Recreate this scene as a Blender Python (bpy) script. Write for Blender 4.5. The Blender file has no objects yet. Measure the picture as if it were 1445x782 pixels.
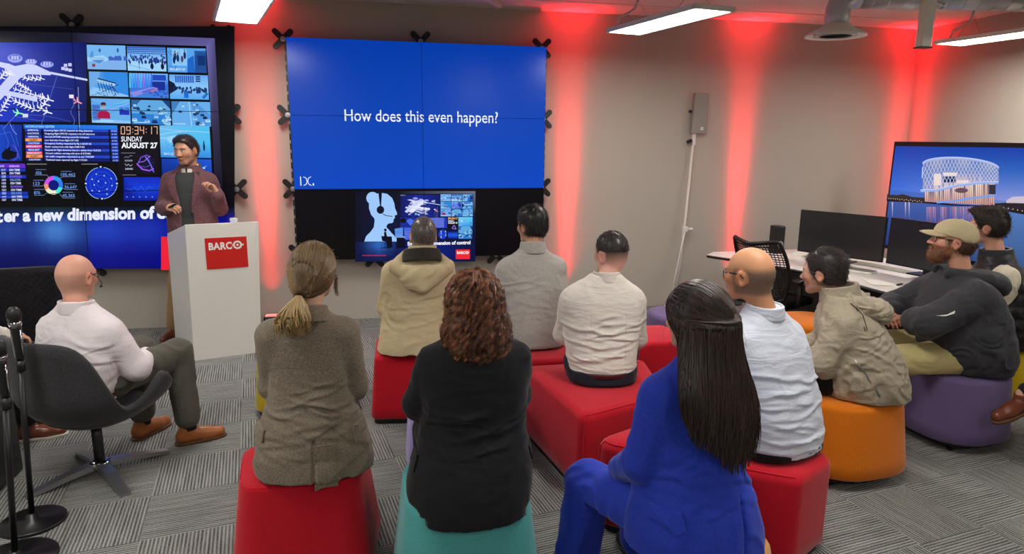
import bpy, bmesh, math, random
import numpy as np
from mathutils import Vector, Matrix

PI = math.pi
SC = bpy.context.scene
COL = SC.collection
rng = random.Random(7)

# ------------------------------------------------------------------ camera
F_PX, YAW, PITCH, ROLL = 950.25, 0.2082, -0.2024, 0.0096
CAM = Vector((0.6964, -6.6785, 1.8176))
_fw = Vector((math.sin(YAW) * math.cos(PITCH), math.cos(YAW) * math.cos(PITCH), math.sin(PITCH)))
_r0 = Vector((math.cos(YAW), -math.sin(YAW), 0))
_u0 = _r0.cross(_fw)
_r = math.cos(ROLL) * _r0 + math.sin(ROLL) * _u0
_u = -math.sin(ROLL) * _r0 + math.cos(ROLL) * _u0
cam_data = bpy.data.cameras.new('camera')
cam_data.sensor_width = 36
cam_data.lens = 36 * F_PX / 1445
cam_data.clip_start = 0.05
cam = bpy.data.objects.new('camera', cam_data)
COL.objects.link(cam)
cam.matrix_world = Matrix(((_r.x, _u.x, -_fw.x, CAM.x), (_r.y, _u.y, -_fw.y, CAM.y), (_r.z, _u.z, -_fw.z, CAM.z), (0, 0, 0, 1)))
SC.camera = cam

# ------------------------------------------------------------------ world, exposure
world = bpy.data.worlds.new('world')
SC.world = world
world.use_nodes = True
world.node_tree.nodes['Background'].inputs[0].default_value = (0.9, 0.95, 1, 1)
world.node_tree.nodes['Background'].inputs[1].default_value = 0.05
SC.view_settings.view_transform = 'Standard'
SC.view_settings.look = 'None'
SC.view_settings.exposure = 0
SC.view_settings.gamma = 1
SC.view_settings.use_curve_mapping = False
SC.cycles.use_denoising = True
SC.cycles.max_bounces = 6
SC.cycles.diffuse_bounces = 4

PANEL_POWER = 35.0       # emission of the suspended ceiling panels
RED_POWER = 520.0        # the red uplighters on the floor along the wall

def lin(c):
    """sRGB 0-255 to linear"""
    return tuple(((v / 255) / 12.92 if v / 255 <= 0.04045 else ((v / 255 + 0.055) / 1.055) ** 2.4) for v in c)

# ------------------------------------------------------------------ materials
def new_mat(name):
    m = bpy.data.materials.new(name)
    m.use_nodes = True
    nt = m.node_tree
    return m, nt, nt.nodes['Principled BSDF']

def N(nt, kind, **kw):
    n = nt.nodes.new(kind)
    for k, v in kw.items():
        setattr(n, k, v)
    return n

def plain(name, c, rough=0.5, metal=0.0, spec=0.5, vary=0.06, vscale=6.0, bump=0.0, bscale=200.0, sheen=0.0, coat=0.0):
    """a solid finish with slight procedural unevenness"""
    m, nt, b = new_mat(name)
    L = lin(c)
    tc = N(nt, 'ShaderNodeTexCoord')
    nz = N(nt, 'ShaderNodeTexNoise')
    nz.inputs['Scale'].default_value = vscale
    nz.inputs['Detail'].default_value = 4
    nt.links.new(tc.outputs['Object'], nz.inputs['Vector'])
    mx = N(nt, 'ShaderNodeMix', data_type='RGBA')
    mx.inputs['A'].default_value = (*[v * (1 - vary) for v in L], 1)
    mx.inputs['B'].default_value = (*[min(1, v * (1 + vary)) for v in L], 1)
    nt.links.new(nz.outputs['Fac'], mx.inputs['Factor'])
    nt.links.new(mx.outputs['Result'], b.inputs['Base Color'])
    b.inputs['Roughness'].default_value = rough
    b.inputs['Metallic'].default_value = metal
    b.inputs['Specular IOR Level'].default_value = spec
    if sheen:
        b.inputs['Sheen Weight'].default_value = sheen
        b.inputs['Sheen Roughness'].default_value = 0.5
    if coat:
        b.inputs['Coat Weight'].default_value = coat
    if bump:
        n2 = N(nt, 'ShaderNodeTexNoise')
        n2.inputs['Scale'].default_value = bscale
        n2.inputs['Detail'].default_value = 2
        nt.links.new(tc.outputs['Object'], n2.inputs['Vector'])
        bp = N(nt, 'ShaderNodeBump')
        bp.inputs['Strength'].default_value = bump
        bp.inputs['Distance'].default_value = 0.004
        nt.links.new(n2.outputs['Fac'], bp.inputs['Height'])
        nt.links.new(bp.outputs['Normal'], b.inputs['Normal'])
    return m

def cloth(name, c, c2=None, weave=0.0, wscale=(260, 260, 90), rough=0.85, fold=0.35, fscale=(9, 9, 16), sheen=0.12, stripes=None, stripe_c=None, spec=0.2):
    """woven cloth: two-tone thread noise, optional woven stripe, fine creases as bump"""
    m, nt, b = new_mat(name)
    A, B = lin(c), lin(c2 or [v * 0.9 for v in c])
    tc = N(nt, 'ShaderNodeTexCoord')
    mp = N(nt, 'ShaderNodeMapping')
    mp.inputs['Scale'].default_value = wscale
    nt.links.new(tc.outputs['Object'], mp.inputs['Vector'])
    nz = N(nt, 'ShaderNodeTexNoise')
    nz.inputs['Scale'].default_value = 1
    nz.inputs['Detail'].default_value = 3
    nt.links.new(mp.outputs['Vector'], nz.inputs['Vector'])
    cr = N(nt, 'ShaderNodeValToRGB')
    lo = 0.5 - 0.22 * (1 - weave) - 0.02
    cr.color_ramp.elements[0].position = lo
    cr.color_ramp.elements[1].position = 1 - lo
    cr.color_ramp.elements[0].color = (*B, 1)
    cr.color_ramp.elements[1].color = (*A, 1)
    nt.links.new(nz.outputs['Fac'], cr.inputs['Fac'])
    out = cr.outputs['Color']
    if stripes:
        wv = N(nt, 'ShaderNodeTexWave', wave_type='BANDS', bands_direction=stripes[0])
        wv.inputs['Scale'].default_value = stripes[1]
        nt.links.new(tc.outputs['Object'], wv.inputs['Vector'])
        mx = N(nt, 'ShaderNodeMix', data_type='RGBA')
        mx.inputs['B'].default_value = (*lin(stripe_c), 1)
        mt = N(nt, 'ShaderNodeMath', operation='MULTIPLY')
        mt.inputs[1].default_value = stripes[2]
        nt.links.new(wv.outputs['Fac'], mt.inputs[0])
        nt.links.new(mt.outputs[0], mx.inputs['Factor'])
        nt.links.new(out, mx.inputs['A'])
        out = mx.outputs['Result']
    nt.links.new(out, b.inputs['Base Color'])
    b.inputs['Roughness'].default_value = rough
    b.inputs['Specular IOR Level'].default_value = spec
    b.inputs['Sheen Weight'].default_value = sheen
    b.inputs['Sheen Roughness'].default_value = 0.4
    mp2 = N(nt, 'ShaderNodeMapping')
    mp2.inputs['Scale'].default_value = fscale
    nt.links.new(tc.outputs['Object'], mp2.inputs['Vector'])
    n2 = N(nt, 'ShaderNodeTexNoise')
    n2.inputs['Scale'].default_value = 1
    n2.inputs['Detail'].default_value = 3
    n2.inputs['Distortion'].default_value = 0.8
    nt.links.new(mp2.outputs['Vector'], n2.inputs['Vector'])
    bp = N(nt, 'ShaderNodeBump')
    bp.inputs['Strength'].default_value = fold
    bp.inputs['Distance'].default_value = 0.02
    nt.links.new(n2.outputs['Fac'], bp.inputs['Height'])
    b2 = N(nt, 'ShaderNodeBump')
    b2.inputs['Strength'].default_value = 0.25
    b2.inputs['Distance'].default_value = 0.002
    nt.links.new(nz.outputs['Fac'], b2.inputs['Height'])
    nt.links.new(bp.outputs['Normal'], b2.inputs['Normal'])
    nt.links.new(b2.outputs['Normal'], b.inputs['Normal'])
    return m

def attr_mat(name, rough=0.5, spec=0.4, sss=0.0, emit=0.0, bump=0.0, bscale=300, aniso=0):
    """colour taken from the mesh's own colour attribute"""
    m, nt, b = new_mat(name)
    at = N(nt, 'ShaderNodeVertexColor', layer_name='Col')
    if emit:
        b.inputs['Base Color'].default_value = (0.003, 0.003, 0.004, 1)
        nt.links.new(at.outputs['Color'], b.inputs['Emission Color'])
        b.inputs['Emission Strength'].default_value = emit
    else:
        nt.links.new(at.outputs['Color'], b.inputs['Base Color'])
    b.inputs['Roughness'].default_value = rough
    b.inputs['Specular IOR Level'].default_value = spec
    if sss:
        b.inputs['Subsurface Weight'].default_value = sss
        b.inputs['Subsurface Radius'].default_value = (0.012, 0.004, 0.002)
        b.inputs['Subsurface Scale'].default_value = 0.5
    if bump:
        tc = N(nt, 'ShaderNodeTexCoord')
        n2 = N(nt, 'ShaderNodeTexNoise')
        n2.inputs['Scale'].default_value = bscale
        nt.links.new(tc.outputs['Object'], n2.inputs['Vector'])
        bp = N(nt, 'ShaderNodeBump')
        bp.inputs['Strength'].default_value = bump
        bp.inputs['Distance'].default_value = 0.002
        nt.links.new(n2.outputs['Fac'], bp.inputs['Height'])
        nt.links.new(bp.outputs['Normal'], b.inputs['Normal'])
    return m

def glow(name, c, s):
    m, nt, b = new_mat(name)
    b.inputs['Base Color'].default_value = (0.8, 0.8, 0.8, 1)
    b.inputs['Emission Color'].default_value = (*lin(c), 1)
    b.inputs['Emission Strength'].default_value = s
    return m

# ------------------------------------------------------------------ mesh helpers
class MB:
    """collects shapes and links them as ONE mesh object"""
    def __init__(s):
        s.v, s.f, s.m, s.s, s.c = [], [], [], [], []
    def add(s, vf, mat=0, smooth=False, T=None, col=None):
        v, f = vf
        o = len(s.v)
        if T is not None:
            v = [T @ Vector(p) for p in v]
        s.v.extend(tuple(p) for p in v)
        s.f.extend(tuple(i + o for i in q) for q in f)
        s.m.extend([mat] * len(f))
        s.s.extend([smooth] * len(f))
        s.c.extend([col] * len(f))
        return s
    def build(s, name, mats, parent=None, world=False):
        me = bpy.data.meshes.new(name)
        v = s.v
        if world and parent is not None:
            mi = parent.matrix_basis.inverted()
            v = [tuple(mi @ Vector(p)) for p in v]
        me.from_pydata(v, [], s.f)
        if not isinstance(mats, (list, tuple)):
            mats = [mats]
        for m in mats:
            me.materials.append(m)
        me.polygons.foreach_set('material_index', s.m)
        me.polygons.foreach_set('use_smooth', s.s)
        if any(c is not None for c in s.c):
            a = me.color_attributes.new('Col', 'FLOAT_COLOR', 'CORNER')
            buf = []
            for q, c in zip(s.f, s.c):
                if c is None:
                    c = (0, 0, 0)
                if isinstance(c[0], (tuple, list)):
                    for k in range(len(q)):
                        buf.extend((*c[k], 1))
                else:
                    for k in range(len(q)):
                        buf.extend((*c, 1))
            a.data.foreach_set('color', buf)
        me.update()
        o = bpy.data.objects.new(name, me)
        COL.objects.link(o)
        if parent is not None:
            o.parent = parent
        return o

def rbox(sx, sy, sz, r=0.0, seg=3, c=(0, 0, 0), taper=None):
    """box of full sizes centred at c with rounded edges; taper = (tx, ty) scale of the top"""
    bm = bmesh.new()
    bmesh.ops.create_cube(bm, size=1)
    for q in bm.verts:
        t = (1, 1) if taper is None or q.co.z < 0 else taper
        q.co = Vector((q.co.x * sx * t[0], q.co.y * sy * t[1], q.co.z * sz))
    if r > 0:
        bmesh.ops.bevel(bm, geom=list(bm.edges), offset=r, segments=seg, profile=0.5, affect='EDGES')
    bm.verts.index_update()
    v = [tuple(q.co + Vector(c)) for q in bm.verts]
    f = [tuple(x.index for x in q.verts) for q in bm.faces]
    bm.free()
    return v, f

def tube(pts, rad, n=8, cap=True, flat=None):
    """swept circle (or ellipse: flat = (a, b) factors) through pts"""
    P = [Vector(p) for p in pts]
    if not isinstance(rad, (list, tuple)):
        rad = [rad] * len(P)
    T = []
    for i in range(len(P)):
        d = P[min(i + 1, len(P) - 1)] - P[max(i - 1, 0)]
        T.append(d.normalized() if d.length > 1e-9 else Vector((0, 0, 1)))
    ref = Vector((0, 0, 1)) if abs(T[0].z) < 0.9 else Vector((1, 0, 0))
    u = (ref - T[0] * ref.dot(T[0])).normalized()
    v, f = [], []
    fa, fb = flat or (1, 1)
    for i, p in enumerate(P):
        u = (u - T[i] * u.dot(T[i])).normalized()
        w = T[i].cross(u)
        for k in range(n):
            a = 2 * PI * k / n
            v.append(tuple(p + rad[i] * (fa * math.cos(a) * u + fb * math.sin(a) * w)))
    for i in range(len(P) - 1):
        for k in range(n):
            k2 = (k + 1) % n
            f.append((i * n + k, i * n + k2, (i + 1) * n + k2, (i + 1) * n + k))
    if cap:
        f.append(tuple(range(n - 1, -1, -1)))
        f.append(tuple((len(P) - 1) * n + k for k in range(n)))
    return v, f

def lathe(prof, n=24, sx=1, sy=1):
    v, f = [], []
    for r, z in prof:
        for k in range(n):
            a = 2 * PI * k / n
            v.append((r * sx * math.cos(a), r * sy * math.sin(a), z))
    for i in range(len(prof) - 1):
        for k in range(n):
            k2 = (k + 1) % n
            f.append((i * n + k, i * n + k2, (i + 1) * n + k2, (i + 1) * n + k))
    f.append(tuple(range(n - 1, -1, -1)))
    f.append(tuple((len(prof) - 1) * n + k for k in range(n)))
    return v, f

def prism(poly, z0, z1):
    n = len(poly)
    v = [(x, y, z0) for x, y in poly] + [(x, y, z1) for x, y in poly]
    f = [tuple(range(n - 1, -1, -1)), tuple(range(n, 2 * n))]
    for i in range(n):
        j = (i + 1) % n
        f.append((i, j, n + j, n + i))
    return v, f

def rings(R, cap=True):
    """loft through equal-length closed rings of points"""
    n = len(R[0])
    v = [tuple(p) for r in R for p in r]
    f = []
    for i in range(len(R) - 1):
        for k in range(n):
            k2 = (k + 1) % n
            f.append((i * n + k, i * n + k2, (i + 1) * n + k2, (i + 1) * n + k))
    if cap:
        f.append(tuple(range(n - 1, -1, -1)))
        f.append(tuple((len(R) - 1) * n + k for k in range(n)))
    return v, f

def TR(x=0, y=0, z=0, rz=0, rx=0, ry=0, s=1):
    return Matrix.Translation((x, y, z)) @ Matrix.Rotation(rz, 4, 'Z') @ Matrix.Rotation(ry, 4, 'Y') @ Matrix.Rotation(rx, 4, 'X') @ Matrix.Scale(s, 4)

def thing(name, label, cat, loc=(0, 0, 0), rz=0, group=None):
    o = bpy.data.objects.new(name, None)
    o.empty_display_size = 0.1
    COL.objects.link(o)
    o.matrix_basis = Matrix.Translation(loc) @ Matrix.Rotation(rz, 4, 'Z')
    return tag(o, label, cat, group)

def tag(o, label, cat, group=None):
    o['label'] = label
    o['category'] = cat
    if group:
        o['group'] = group
    return o

def copy_tree(o, parent=None):
    c = o.copy()
    COL.objects.link(c)
    c.parent = parent
    for ch in list(o.children):
        copy_tree(ch, c)
    return c

def struct(name, mb, mats):
    o = mb.build(name, mats)
    o['kind'] = 'structure'
    return o

def text_mesh(s, size=1.0, bold=0.0, spacing=1.0, shear=0.0):
    """outline lettering as flat triangles: verts in (x, y), faces, width"""
    cu = bpy.data.curves.new('lettering', 'FONT')
    cu.body = s
    cu.size = size
    cu.offset = bold
    cu.space_character = spacing
    cu.shear = shear
    cu.resolution_u = 3
    cu.fill_mode = 'FRONT'
    ob = bpy.data.objects.new('lettering', cu)
    COL.objects.link(ob)
    dg = bpy.context.evaluated_depsgraph_get()
    dg.update()
    me = ob.evaluated_get(dg).to_mesh()
    v = [(p.co.x, p.co.y) for p in me.vertices]
    f = [tuple(q.vertices) for q in me.polygons]
    ob.evaluated_get(dg).to_mesh_clear()
    bpy.data.objects.remove(ob)
    bpy.data.curves.remove(cu)
    w = (max(p[0] for p in v) - min(p[0] for p in v)) if v else 0
    return v, f, w

# ------------------------------------------------------------------ signed distance fields for bodies and clothes
def sm(a, b, x):
    t = np.clip((x - a) / (b - a), 0, 1)
    return t * t * (3 - 2 * t)

_lat = np.random.RandomState(3).rand(32, 32, 32).astype(np.float32)

def vnoise(x, y, z):
    """smooth lattice noise, about -1..1"""
    xi, yi, zi = np.floor(x), np.floor(y), np.floor(z)
    fx, fy, fz = x - xi, y - yi, z - zi
    fx, fy, fz = fx * fx * (3 - 2 * fx), fy * fy * (3 - 2 * fy), fz * fz * (3 - 2 * fz)
    a, b, c = xi.astype(np.int32) & 31, yi.astype(np.int32) & 31, zi.astype(np.int32) & 31
    a1, b1, c1 = (a + 1) & 31, (b + 1) & 31, (c + 1) & 31
    L = _lat
    def lx(bb, cc):
        return L[a, bb, cc] * (1 - fx) + L[a1, bb, cc] * fx
    r = (lx(b, c) * (1 - fy) + lx(b1, c) * fy) * (1 - fz) + (lx(b, c1) * (1 - fy) + lx(b1, c1) * fy) * fz
    return r * 2 - 1

def smin(a, b, k):
    h = np.maximum(k - np.abs(a - b), 0) / k
    return np.minimum(a, b) - h * h * k * 0.25

class SDF:
    def __init__(s, lo, hi, res=0.008):
        s.res = res
        s.lo = np.array(lo, float)
        s.n = np.ceil((np.array(hi, float) - s.lo) / res).astype(int) + 1
        s.d = np.full(s.n, 1.0, np.float32)
        s.ax = [(s.lo[i] + np.arange(s.n[i]) * res).astype(np.float32) for i in range(3)]
        s.M = np.eye(3)
        s.o = np.zeros(3)
    def frame(s, M=None, o=(0, 0, 0)):
        s.M = np.eye(3) if M is None else np.array(M, float)
        s.o = np.array(o, float)
        return s
    def _reg(s, blo, bhi, pad):
        c = np.array([[x, y, z] for x in (blo[0], bhi[0]) for y in (blo[1], bhi[1]) for z in (blo[2], bhi[2])]) @ s.M.T + s.o
        a = np.clip(np.floor((c.min(0) - pad - s.lo) / s.res).astype(int), 0, s.n)
        b = np.clip(np.ceil((c.max(0) + pad - s.lo) / s.res).astype(int) + 1, 0, s.n)
        if np.any(b - a < 1):
            return None, None
        sl = tuple(slice(a[i], b[i]) for i in range(3))
        X, Y, Z = np.meshgrid(*[s.ax[i][sl[i]] - np.float32(s.o[i]) for i in range(3)], indexing='ij')
        if not np.allclose(s.M, np.eye(3)):
            M = s.M.astype(np.float32)
            X, Y, Z = M[0, 0] * X + M[1, 0] * Y + M[2, 0] * Z, M[0, 1] * X + M[1, 1] * Y + M[2, 1] * Z, M[0, 2] * X + M[1, 2] * Y + M[2, 2] * Z
        return sl, (X, Y, Z)
    def op(s, fn, blo, bhi, k=0.02, mode='u'):
        sl, P = s._reg(np.array(blo, float), np.array(bhi, float), (k if k else 0) + 3 * s.res)
        if sl is None:
            return s
        d = fn(*P).astype(np.float32)
        c = s.d[sl]
        if mode == 'u':
            s.d[sl] = smin(c, d, k) if k else np.minimum(c, d)
        elif mode == 's':
            s.d[sl] = -smin(-c, d, k) if k else np.maximum(c, -d)
        elif mode == 'i':
            m = np.full_like(s.d, 1.0)
            m[sl] = d
            s.d = np.maximum(s.d, m)
        elif mode == '+':
            s.d[sl] = c + d
        return s
    def cone(s, a, b, ra, rb, k=0.02, mode='u', sq=None):
        a, b = np.array(a, float), np.array(b, float)
        r = max(ra, rb)
        lo, hi = np.minimum(a, b) - r, np.maximum(a, b) + r
        ab = b - a
        L2 = max(float(ab @ ab), 1e-9)
        def fn(X, Y, Z):
            x, y, z = X - a[0], Y - a[1], Z - a[2]
            t = np.clip((x * ab[0] + y * ab[1] + z * ab[2]) / L2, 0, 1)
            dx, dy, dz = x - t * ab[0], y - t * ab[1], z - t * ab[2]
            if sq:
                dx, dy, dz = dx / sq[0], dy / sq[1], dz / sq[2]
            return np.sqrt(dx * dx + dy * dy + dz * dz) - (ra + (rb - ra) * t)
        if sq:
            lo, hi = np.minimum(a, b) - r * max(sq), np.maximum(a, b) + r * max(sq)
        return s.op(fn, lo, hi, k, mode)
    def chain(s, pts, rad, k=0.02, mode='u'):
        for i in range(len(pts) - 1):
            s.cone(pts[i], pts[i + 1], rad[i], rad[i + 1], k, mode)
        return s
    def ell(s, c, r, k=0.02, mode='u'):
        c, r = np.array(c, float), np.array(r, float)
        def fn(X, Y, Z):
            x, y, z = (X - c[0]) / r[0], (Y - c[1]) / r[1], (Z - c[2]) / r[2]
            k0 = np.sqrt(x * x + y * y + z * z) + 1e-6
            k1 = np.sqrt((x / r[0]) ** 2 + (y / r[1]) ** 2 + (z / r[2]) ** 2) + 1e-6
            return k0 * (k0 - 1) / k1
        return s.op(fn, c - r, c + r, k, mode)
    def box(s, c, h, r=0.01, k=0.02, mode='u'):
        c, h = np.array(c, float), np.array(h, float)
        def fn(X, Y, Z):
            x, y, z = np.abs(X - c[0]) - h[0] + r, np.abs(Y - c[1]) - h[1] + r, np.abs(Z - c[2]) - h[2] + r
            return np.sqrt(np.maximum(x, 0) ** 2 + np.maximum(y, 0) ** 2 + np.maximum(z, 0) ** 2) + np.minimum(np.maximum(x, np.maximum(y, z)), 0) - r
        return s.op(fn, c - h, c + h, k, mode)
    def loft(s, T, k=0.02, mode='u', p=2.4, inset=0.0, fold=None):
        """T rows: z, cx, cy, half width, half depth (ascending z)"""
        T = np.array(sorted(T), float)
        z = T[:, 0]
        lo = np.array([(T[:, 1] - T[:, 3]).min(), (T[:, 2] - T[:, 4]).min(), z[0]]) - 0.02
        hi = np.array([(T[:, 1] + T[:, 3]).max(), (T[:, 2] + T[:, 4]).max(), z[-1]]) + 0.02
        def fn(X, Y, Z):
            zz = Z[0, 0, :] if np.allclose(s.M, np.eye(3)) else Z
            def ip(c):
                # smooth interpolation of a table column
                a = np.interp(zz, z, T[:, c])
                e = 0.03
                return (a + np.interp(zz - e, z, T[:, c]) + np.interp(zz + e, z, T[:, c])) / 3
            a, b = np.maximum(ip(3) - inset, 0.004), np.maximum(ip(4) - inset, 0.004)
            x, y = np.abs(X - ip(1)) / a, np.abs(Y - ip(2)) / b
            q = (x ** p + y ** p + 1e-9) ** (1 / p)
            d = (q - 1) * np.minimum(a, b)
            d = np.maximum(d, np.maximum(z[0] + inset - Z, Z - z[-1] + inset))
            return d
        return s.op(fn, lo, hi, k, mode)
    def wrinkle(s, amp, sc, warp=0.6, ridge=True, mask=None, seed=0.0):
        """displace the field with anisotropic ridged noise; mask(X,Y,Z) -> 0..1"""
        band = np.abs(s.d) < 0.035
        I = np.nonzero(band)
        X, Y, Z = s.ax[0][I[0]], s.ax[1][I[1]], s.ax[2][I[2]]
        w1 = vnoise(X * 7 + seed, Y * 7, Z * 7) * warp
        w2 = vnoise(X * 5 + 9, Y * 5 + seed, Z * 5) * warp
        n = vnoise(X * sc[0] + w1 + seed, Y * sc[1] + w2, Z * sc[2] + w1 * 2 + w2 * 2)
        if ridge:
            n = 1 - 2 * np.abs(n)
        a = amp * n
        if mask is not None:
            a = a * mask(X, Y, Z)
        s.d[I] = s.d[I] - a
        return s
    def folds(s, n, z0, z1, seed=0, amp=.006, w=(.006, .012), slope=.25, bow=.5, side=-1, half=(.05, .16), xr=.16):
        """drawn creases running across the back (side -1) or the front (side 1)"""
        r = np.random.RandomState(seed + 50)
        I = np.nonzero(np.abs(s.d) < .03)
        X, Y, Z = s.ax[0][I[0]], s.ax[1][I[1]], s.ax[2][I[2]]
        out = np.zeros(len(X), np.float32)
        for i in range(n):
            zc, xc = z0 + (z1 - z0) * r.rand(), (r.rand() * 2 - 1) * xr
            sl, bw = (r.rand() * 2 - 1) * slope, (r.rand() * 2 - 1) * bow
            ww, hw = w[0] + (w[1] - w[0]) * r.rand(), half[0] + (half[1] - half[0]) * r.rand()
            u = Z - zc - sl * (X - xc) - bw * (X - xc) ** 2 - .004 * np.sin(X * 40 + i)
            win = np.exp(-((X - xc) / hw) ** 4)
            out += amp * (.5 + .7 * r.rand()) * win * (np.exp(-(u / ww) ** 2) - .55 * np.exp(-((u + 1.7 * ww) / (1.2 * ww)) ** 2))
        out *= sm(.03, -.02, Y * -side)
        s.d[I] = s.d[I] - out
        return s
    def cut(s, fn):
        """keep only where fn(X,Y,Z) < 0"""
        X, Y, Z = np.meshgrid(*s.ax, indexing='ij')
        s.d = np.maximum(s.d, fn(X, Y, Z).astype(np.float32))
        return s
    def mesh(s, smooth_it=1):
        d = s.d.copy()
        d[0], d[-1], d[:, 0], d[:, -1], d[:, :, 0], d[:, :, -1] = [np.maximum(q, 0.01) for q in (d[0], d[-1], d[:, 0], d[:, -1], d[:, :, 0], d[:, :, -1])]
        ins = d < 0
        n = d.shape
        cnt = np.zeros((n[0] - 1, n[1] - 1, n[2] - 1), np.uint8)
        for i in (0, 1):
            for j in (0, 1):
                for k in (0, 1):
                    cnt += ins[i:n[0] - 1 + i, j:n[1] - 1 + j, k:n[2] - 1 + k]
        cells = np.nonzero((cnt > 0) & (cnt < 8))
        nc = len(cells[0])
        idx = np.full(cnt.shape, -1, np.int64)
        idx[cells] = np.arange(nc)
        acc = np.zeros((nc, 3))
        num = np.zeros(nc)
        cv = {}
        for i in (0, 1):
            for j in (0, 1):
                for k in (0, 1):
                    cv[i, j, k] = d[cells[0] + i, cells[1] + j, cells[2] + k]
        E = []
        for a in range(3):
            for p in (0, 1):
                for q in (0, 1):
                    c0 = [0, 0, 0]
                    o = [x for x in range(3) if x != a]
                    c0[o[0]], c0[o[1]] = p, q
                    c1 = list(c0)
                    c1[a] = 1
                    E.append((a, tuple(c0), tuple(c1)))
        for a, c0, c1 in E:
            v0, v1 = cv[c0], cv[c1]
            m = (v0 < 0) != (v1 < 0)
            t = v0[m] / (v0[m] - v1[m])
            P = np.tile(np.array(c0, float), (m.sum(), 1))
            P[:, a] = t
            acc[m] += P
            num[m] += 1
        V = (acc / num[:, None] + np.stack(cells, 1)) * s.res + s.lo
        F = []
        for a in range(3):
            o1, o2 = (a + 1) % 3, (a + 2) % 3
            sl0 = [slice(None)] * 3
            sl1 = [slice(None)] * 3
            sl0[a], sl1[a] = slice(0, n[a] - 1), slice(1, n[a])
            A, B = ins[tuple(sl0)], ins[tuple(sl1)]
            ch = A != B
            I = list(np.nonzero(ch))
            ok = (I[o1] > 0) & (I[o2] > 0) & (I[o1] < n[o1] - 1) & (I[o2] < n[o2] - 1)
            I = [q[ok] for q in I]
            flip = A[tuple(I)]
            def at(d1, d2):
                J = [q.copy() for q in I]
                J[o1] = J[o1] - d1
                J[o2] = J[o2] - d2
                return idx[tuple(J)]
            q = np.stack([at(1, 1), at(0, 1), at(0, 0), at(1, 0)], 1)
            q[~flip] = q[~flip][:, ::-1]
            F.append(q)
        F = np.concatenate(F)
        for _ in range(smooth_it):
            S = np.zeros_like(V)
            C = np.zeros(len(V))
            for i in range(4):
                a, b = F[:, i], F[:, (i + 1) % 4]
                for c in range(3):
                    S[:, c] += np.bincount(a, V[b, c], len(V)) + np.bincount(b, V[a, c], len(V))
                C += np.bincount(a, minlength=len(V)) + np.bincount(b, minlength=len(V))
            V = V * 0.5 + 0.5 * S / np.maximum(C, 1)[:, None]
        return V, F

def np_mesh(name, V, F, mats, parent=None, vcol=None, smooth=True):
    me = bpy.data.meshes.new(name)
    me.vertices.add(len(V))
    me.vertices.foreach_set('co', np.asarray(V, np.float32).ravel())
    k = F.shape[1]
    me.loops.add(F.size)
    me.loops.foreach_set('vertex_index', F.ravel().astype(np.int32))
    me.polygons.add(len(F))
    me.polygons.foreach_set('loop_start', (np.arange(len(F)) * k).astype(np.int32))
    if smooth:
        me.polygons.foreach_set('use_smooth', np.ones(len(F), bool))
    me.update(calc_edges=True)
    me.validate()
    if not isinstance(mats, (list, tuple)):
        mats = [mats]
    for m in mats:
        me.materials.append(m)
    if vcol is not None:
        a = me.color_attributes.new('Col', 'FLOAT_COLOR', 'POINT')
        a.data.foreach_set('color', np.concatenate([vcol, np.ones((len(V), 1))], 1).astype(np.float32).ravel())
    o = bpy.data.objects.new(name, me)
    COL.objects.link(o)
    if parent is not None:
        o.parent = parent
    return o

# ------------------------------------------------------------------ finishes
M = {}
M['wall'] = plain('painted_plaster', (178, 170, 158), rough=0.75, vary=0.02, vscale=1.5, spec=0.25)
M['ceiling'] = plain('ceiling_paint', (205, 198, 192), rough=0.85, vary=0.02, vscale=2, spec=0.2)
M['black'] = plain('black_plastic', (16, 16, 18), rough=0.42)
M['black_metal'] = plain('black_metal', (20, 20, 22), rough=0.35, spec=0.5)
M['bezel'] = plain('bezel', (12, 12, 14), rough=0.3)
M['white'] = plain('white_lacquer', (224, 221, 214), rough=0.4, vary=0.015)
M['offwhite'] = plain('off_white_metal', (236, 236, 224), rough=0.4, vary=0.02)
M['alu'] = plain('brushed_aluminium', (170, 170, 172), rough=0.35, metal=0.9)
M['chrome'] = plain('chrome', (190, 190, 195), rough=0.12, metal=1.0, vary=0.01)
M['duct'] = plain('galvanised_duct', (205, 207, 210), rough=0.32, metal=0.45, vary=0.12, vscale=9)
M['grey_mesh'] = plain('speaker_grille', (146, 143, 134), rough=0.6, vary=0.1, vscale=60)
M['panel_white'] = glow('panel_glow', (255, 252, 246), PANEL_POWER)
M['red_led'] = glow('red_led', (255, 20, 24), 1.5)
M['white_cord'] = plain('white_cord', (225, 222, 215), rough=0.5)
M['wire'] = plain('steel_wire', (180, 180, 180), rough=0.4, metal=0.8)
M['logo_red'] = plain('sign_red', (203, 28, 24), rough=0.4, vary=0.02)
M['logo_white'] = plain('sign_white', (240, 238, 234), rough=0.4, vary=0.01)
M['screen_off'] = plain('switched_off_screen', (10, 11, 15), rough=0.34, vary=0.02, spec=0.9)
M['screen'] = attr_mat('lit_screen', rough=0.24, spec=0.22, emit=1.0)
M['paper'] = plain('paper', (225, 222, 212), rough=0.7)
M['grey_felt'] = cloth('charcoal_felt', (66, 66, 68), (44, 44, 46), weave=0.3, wscale=(220, 220, 220), fold=0.1)
M['quilt'] = cloth('dark_quilt', (44, 44, 50), (30, 30, 36), weave=0.3, fold=0.1)
M['mesh_back'] = plain('mesh_black', (14, 14, 15), rough=0.5)
POUF = {'red': ((196, 22, 40), (172, 14, 32)), 'teal': ((86, 168, 166), (72, 148, 146)), 'orange': ((222, 122, 20), (198, 102, 10)),
        'purple': ((108, 92, 132), (92, 77, 116)), 'yellow': ((212, 184, 24), (190, 162, 14)), 'lavender': ((160, 146, 200), (142, 128, 184)), 'tan': ((206, 150, 90), (186, 130, 70))}
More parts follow.
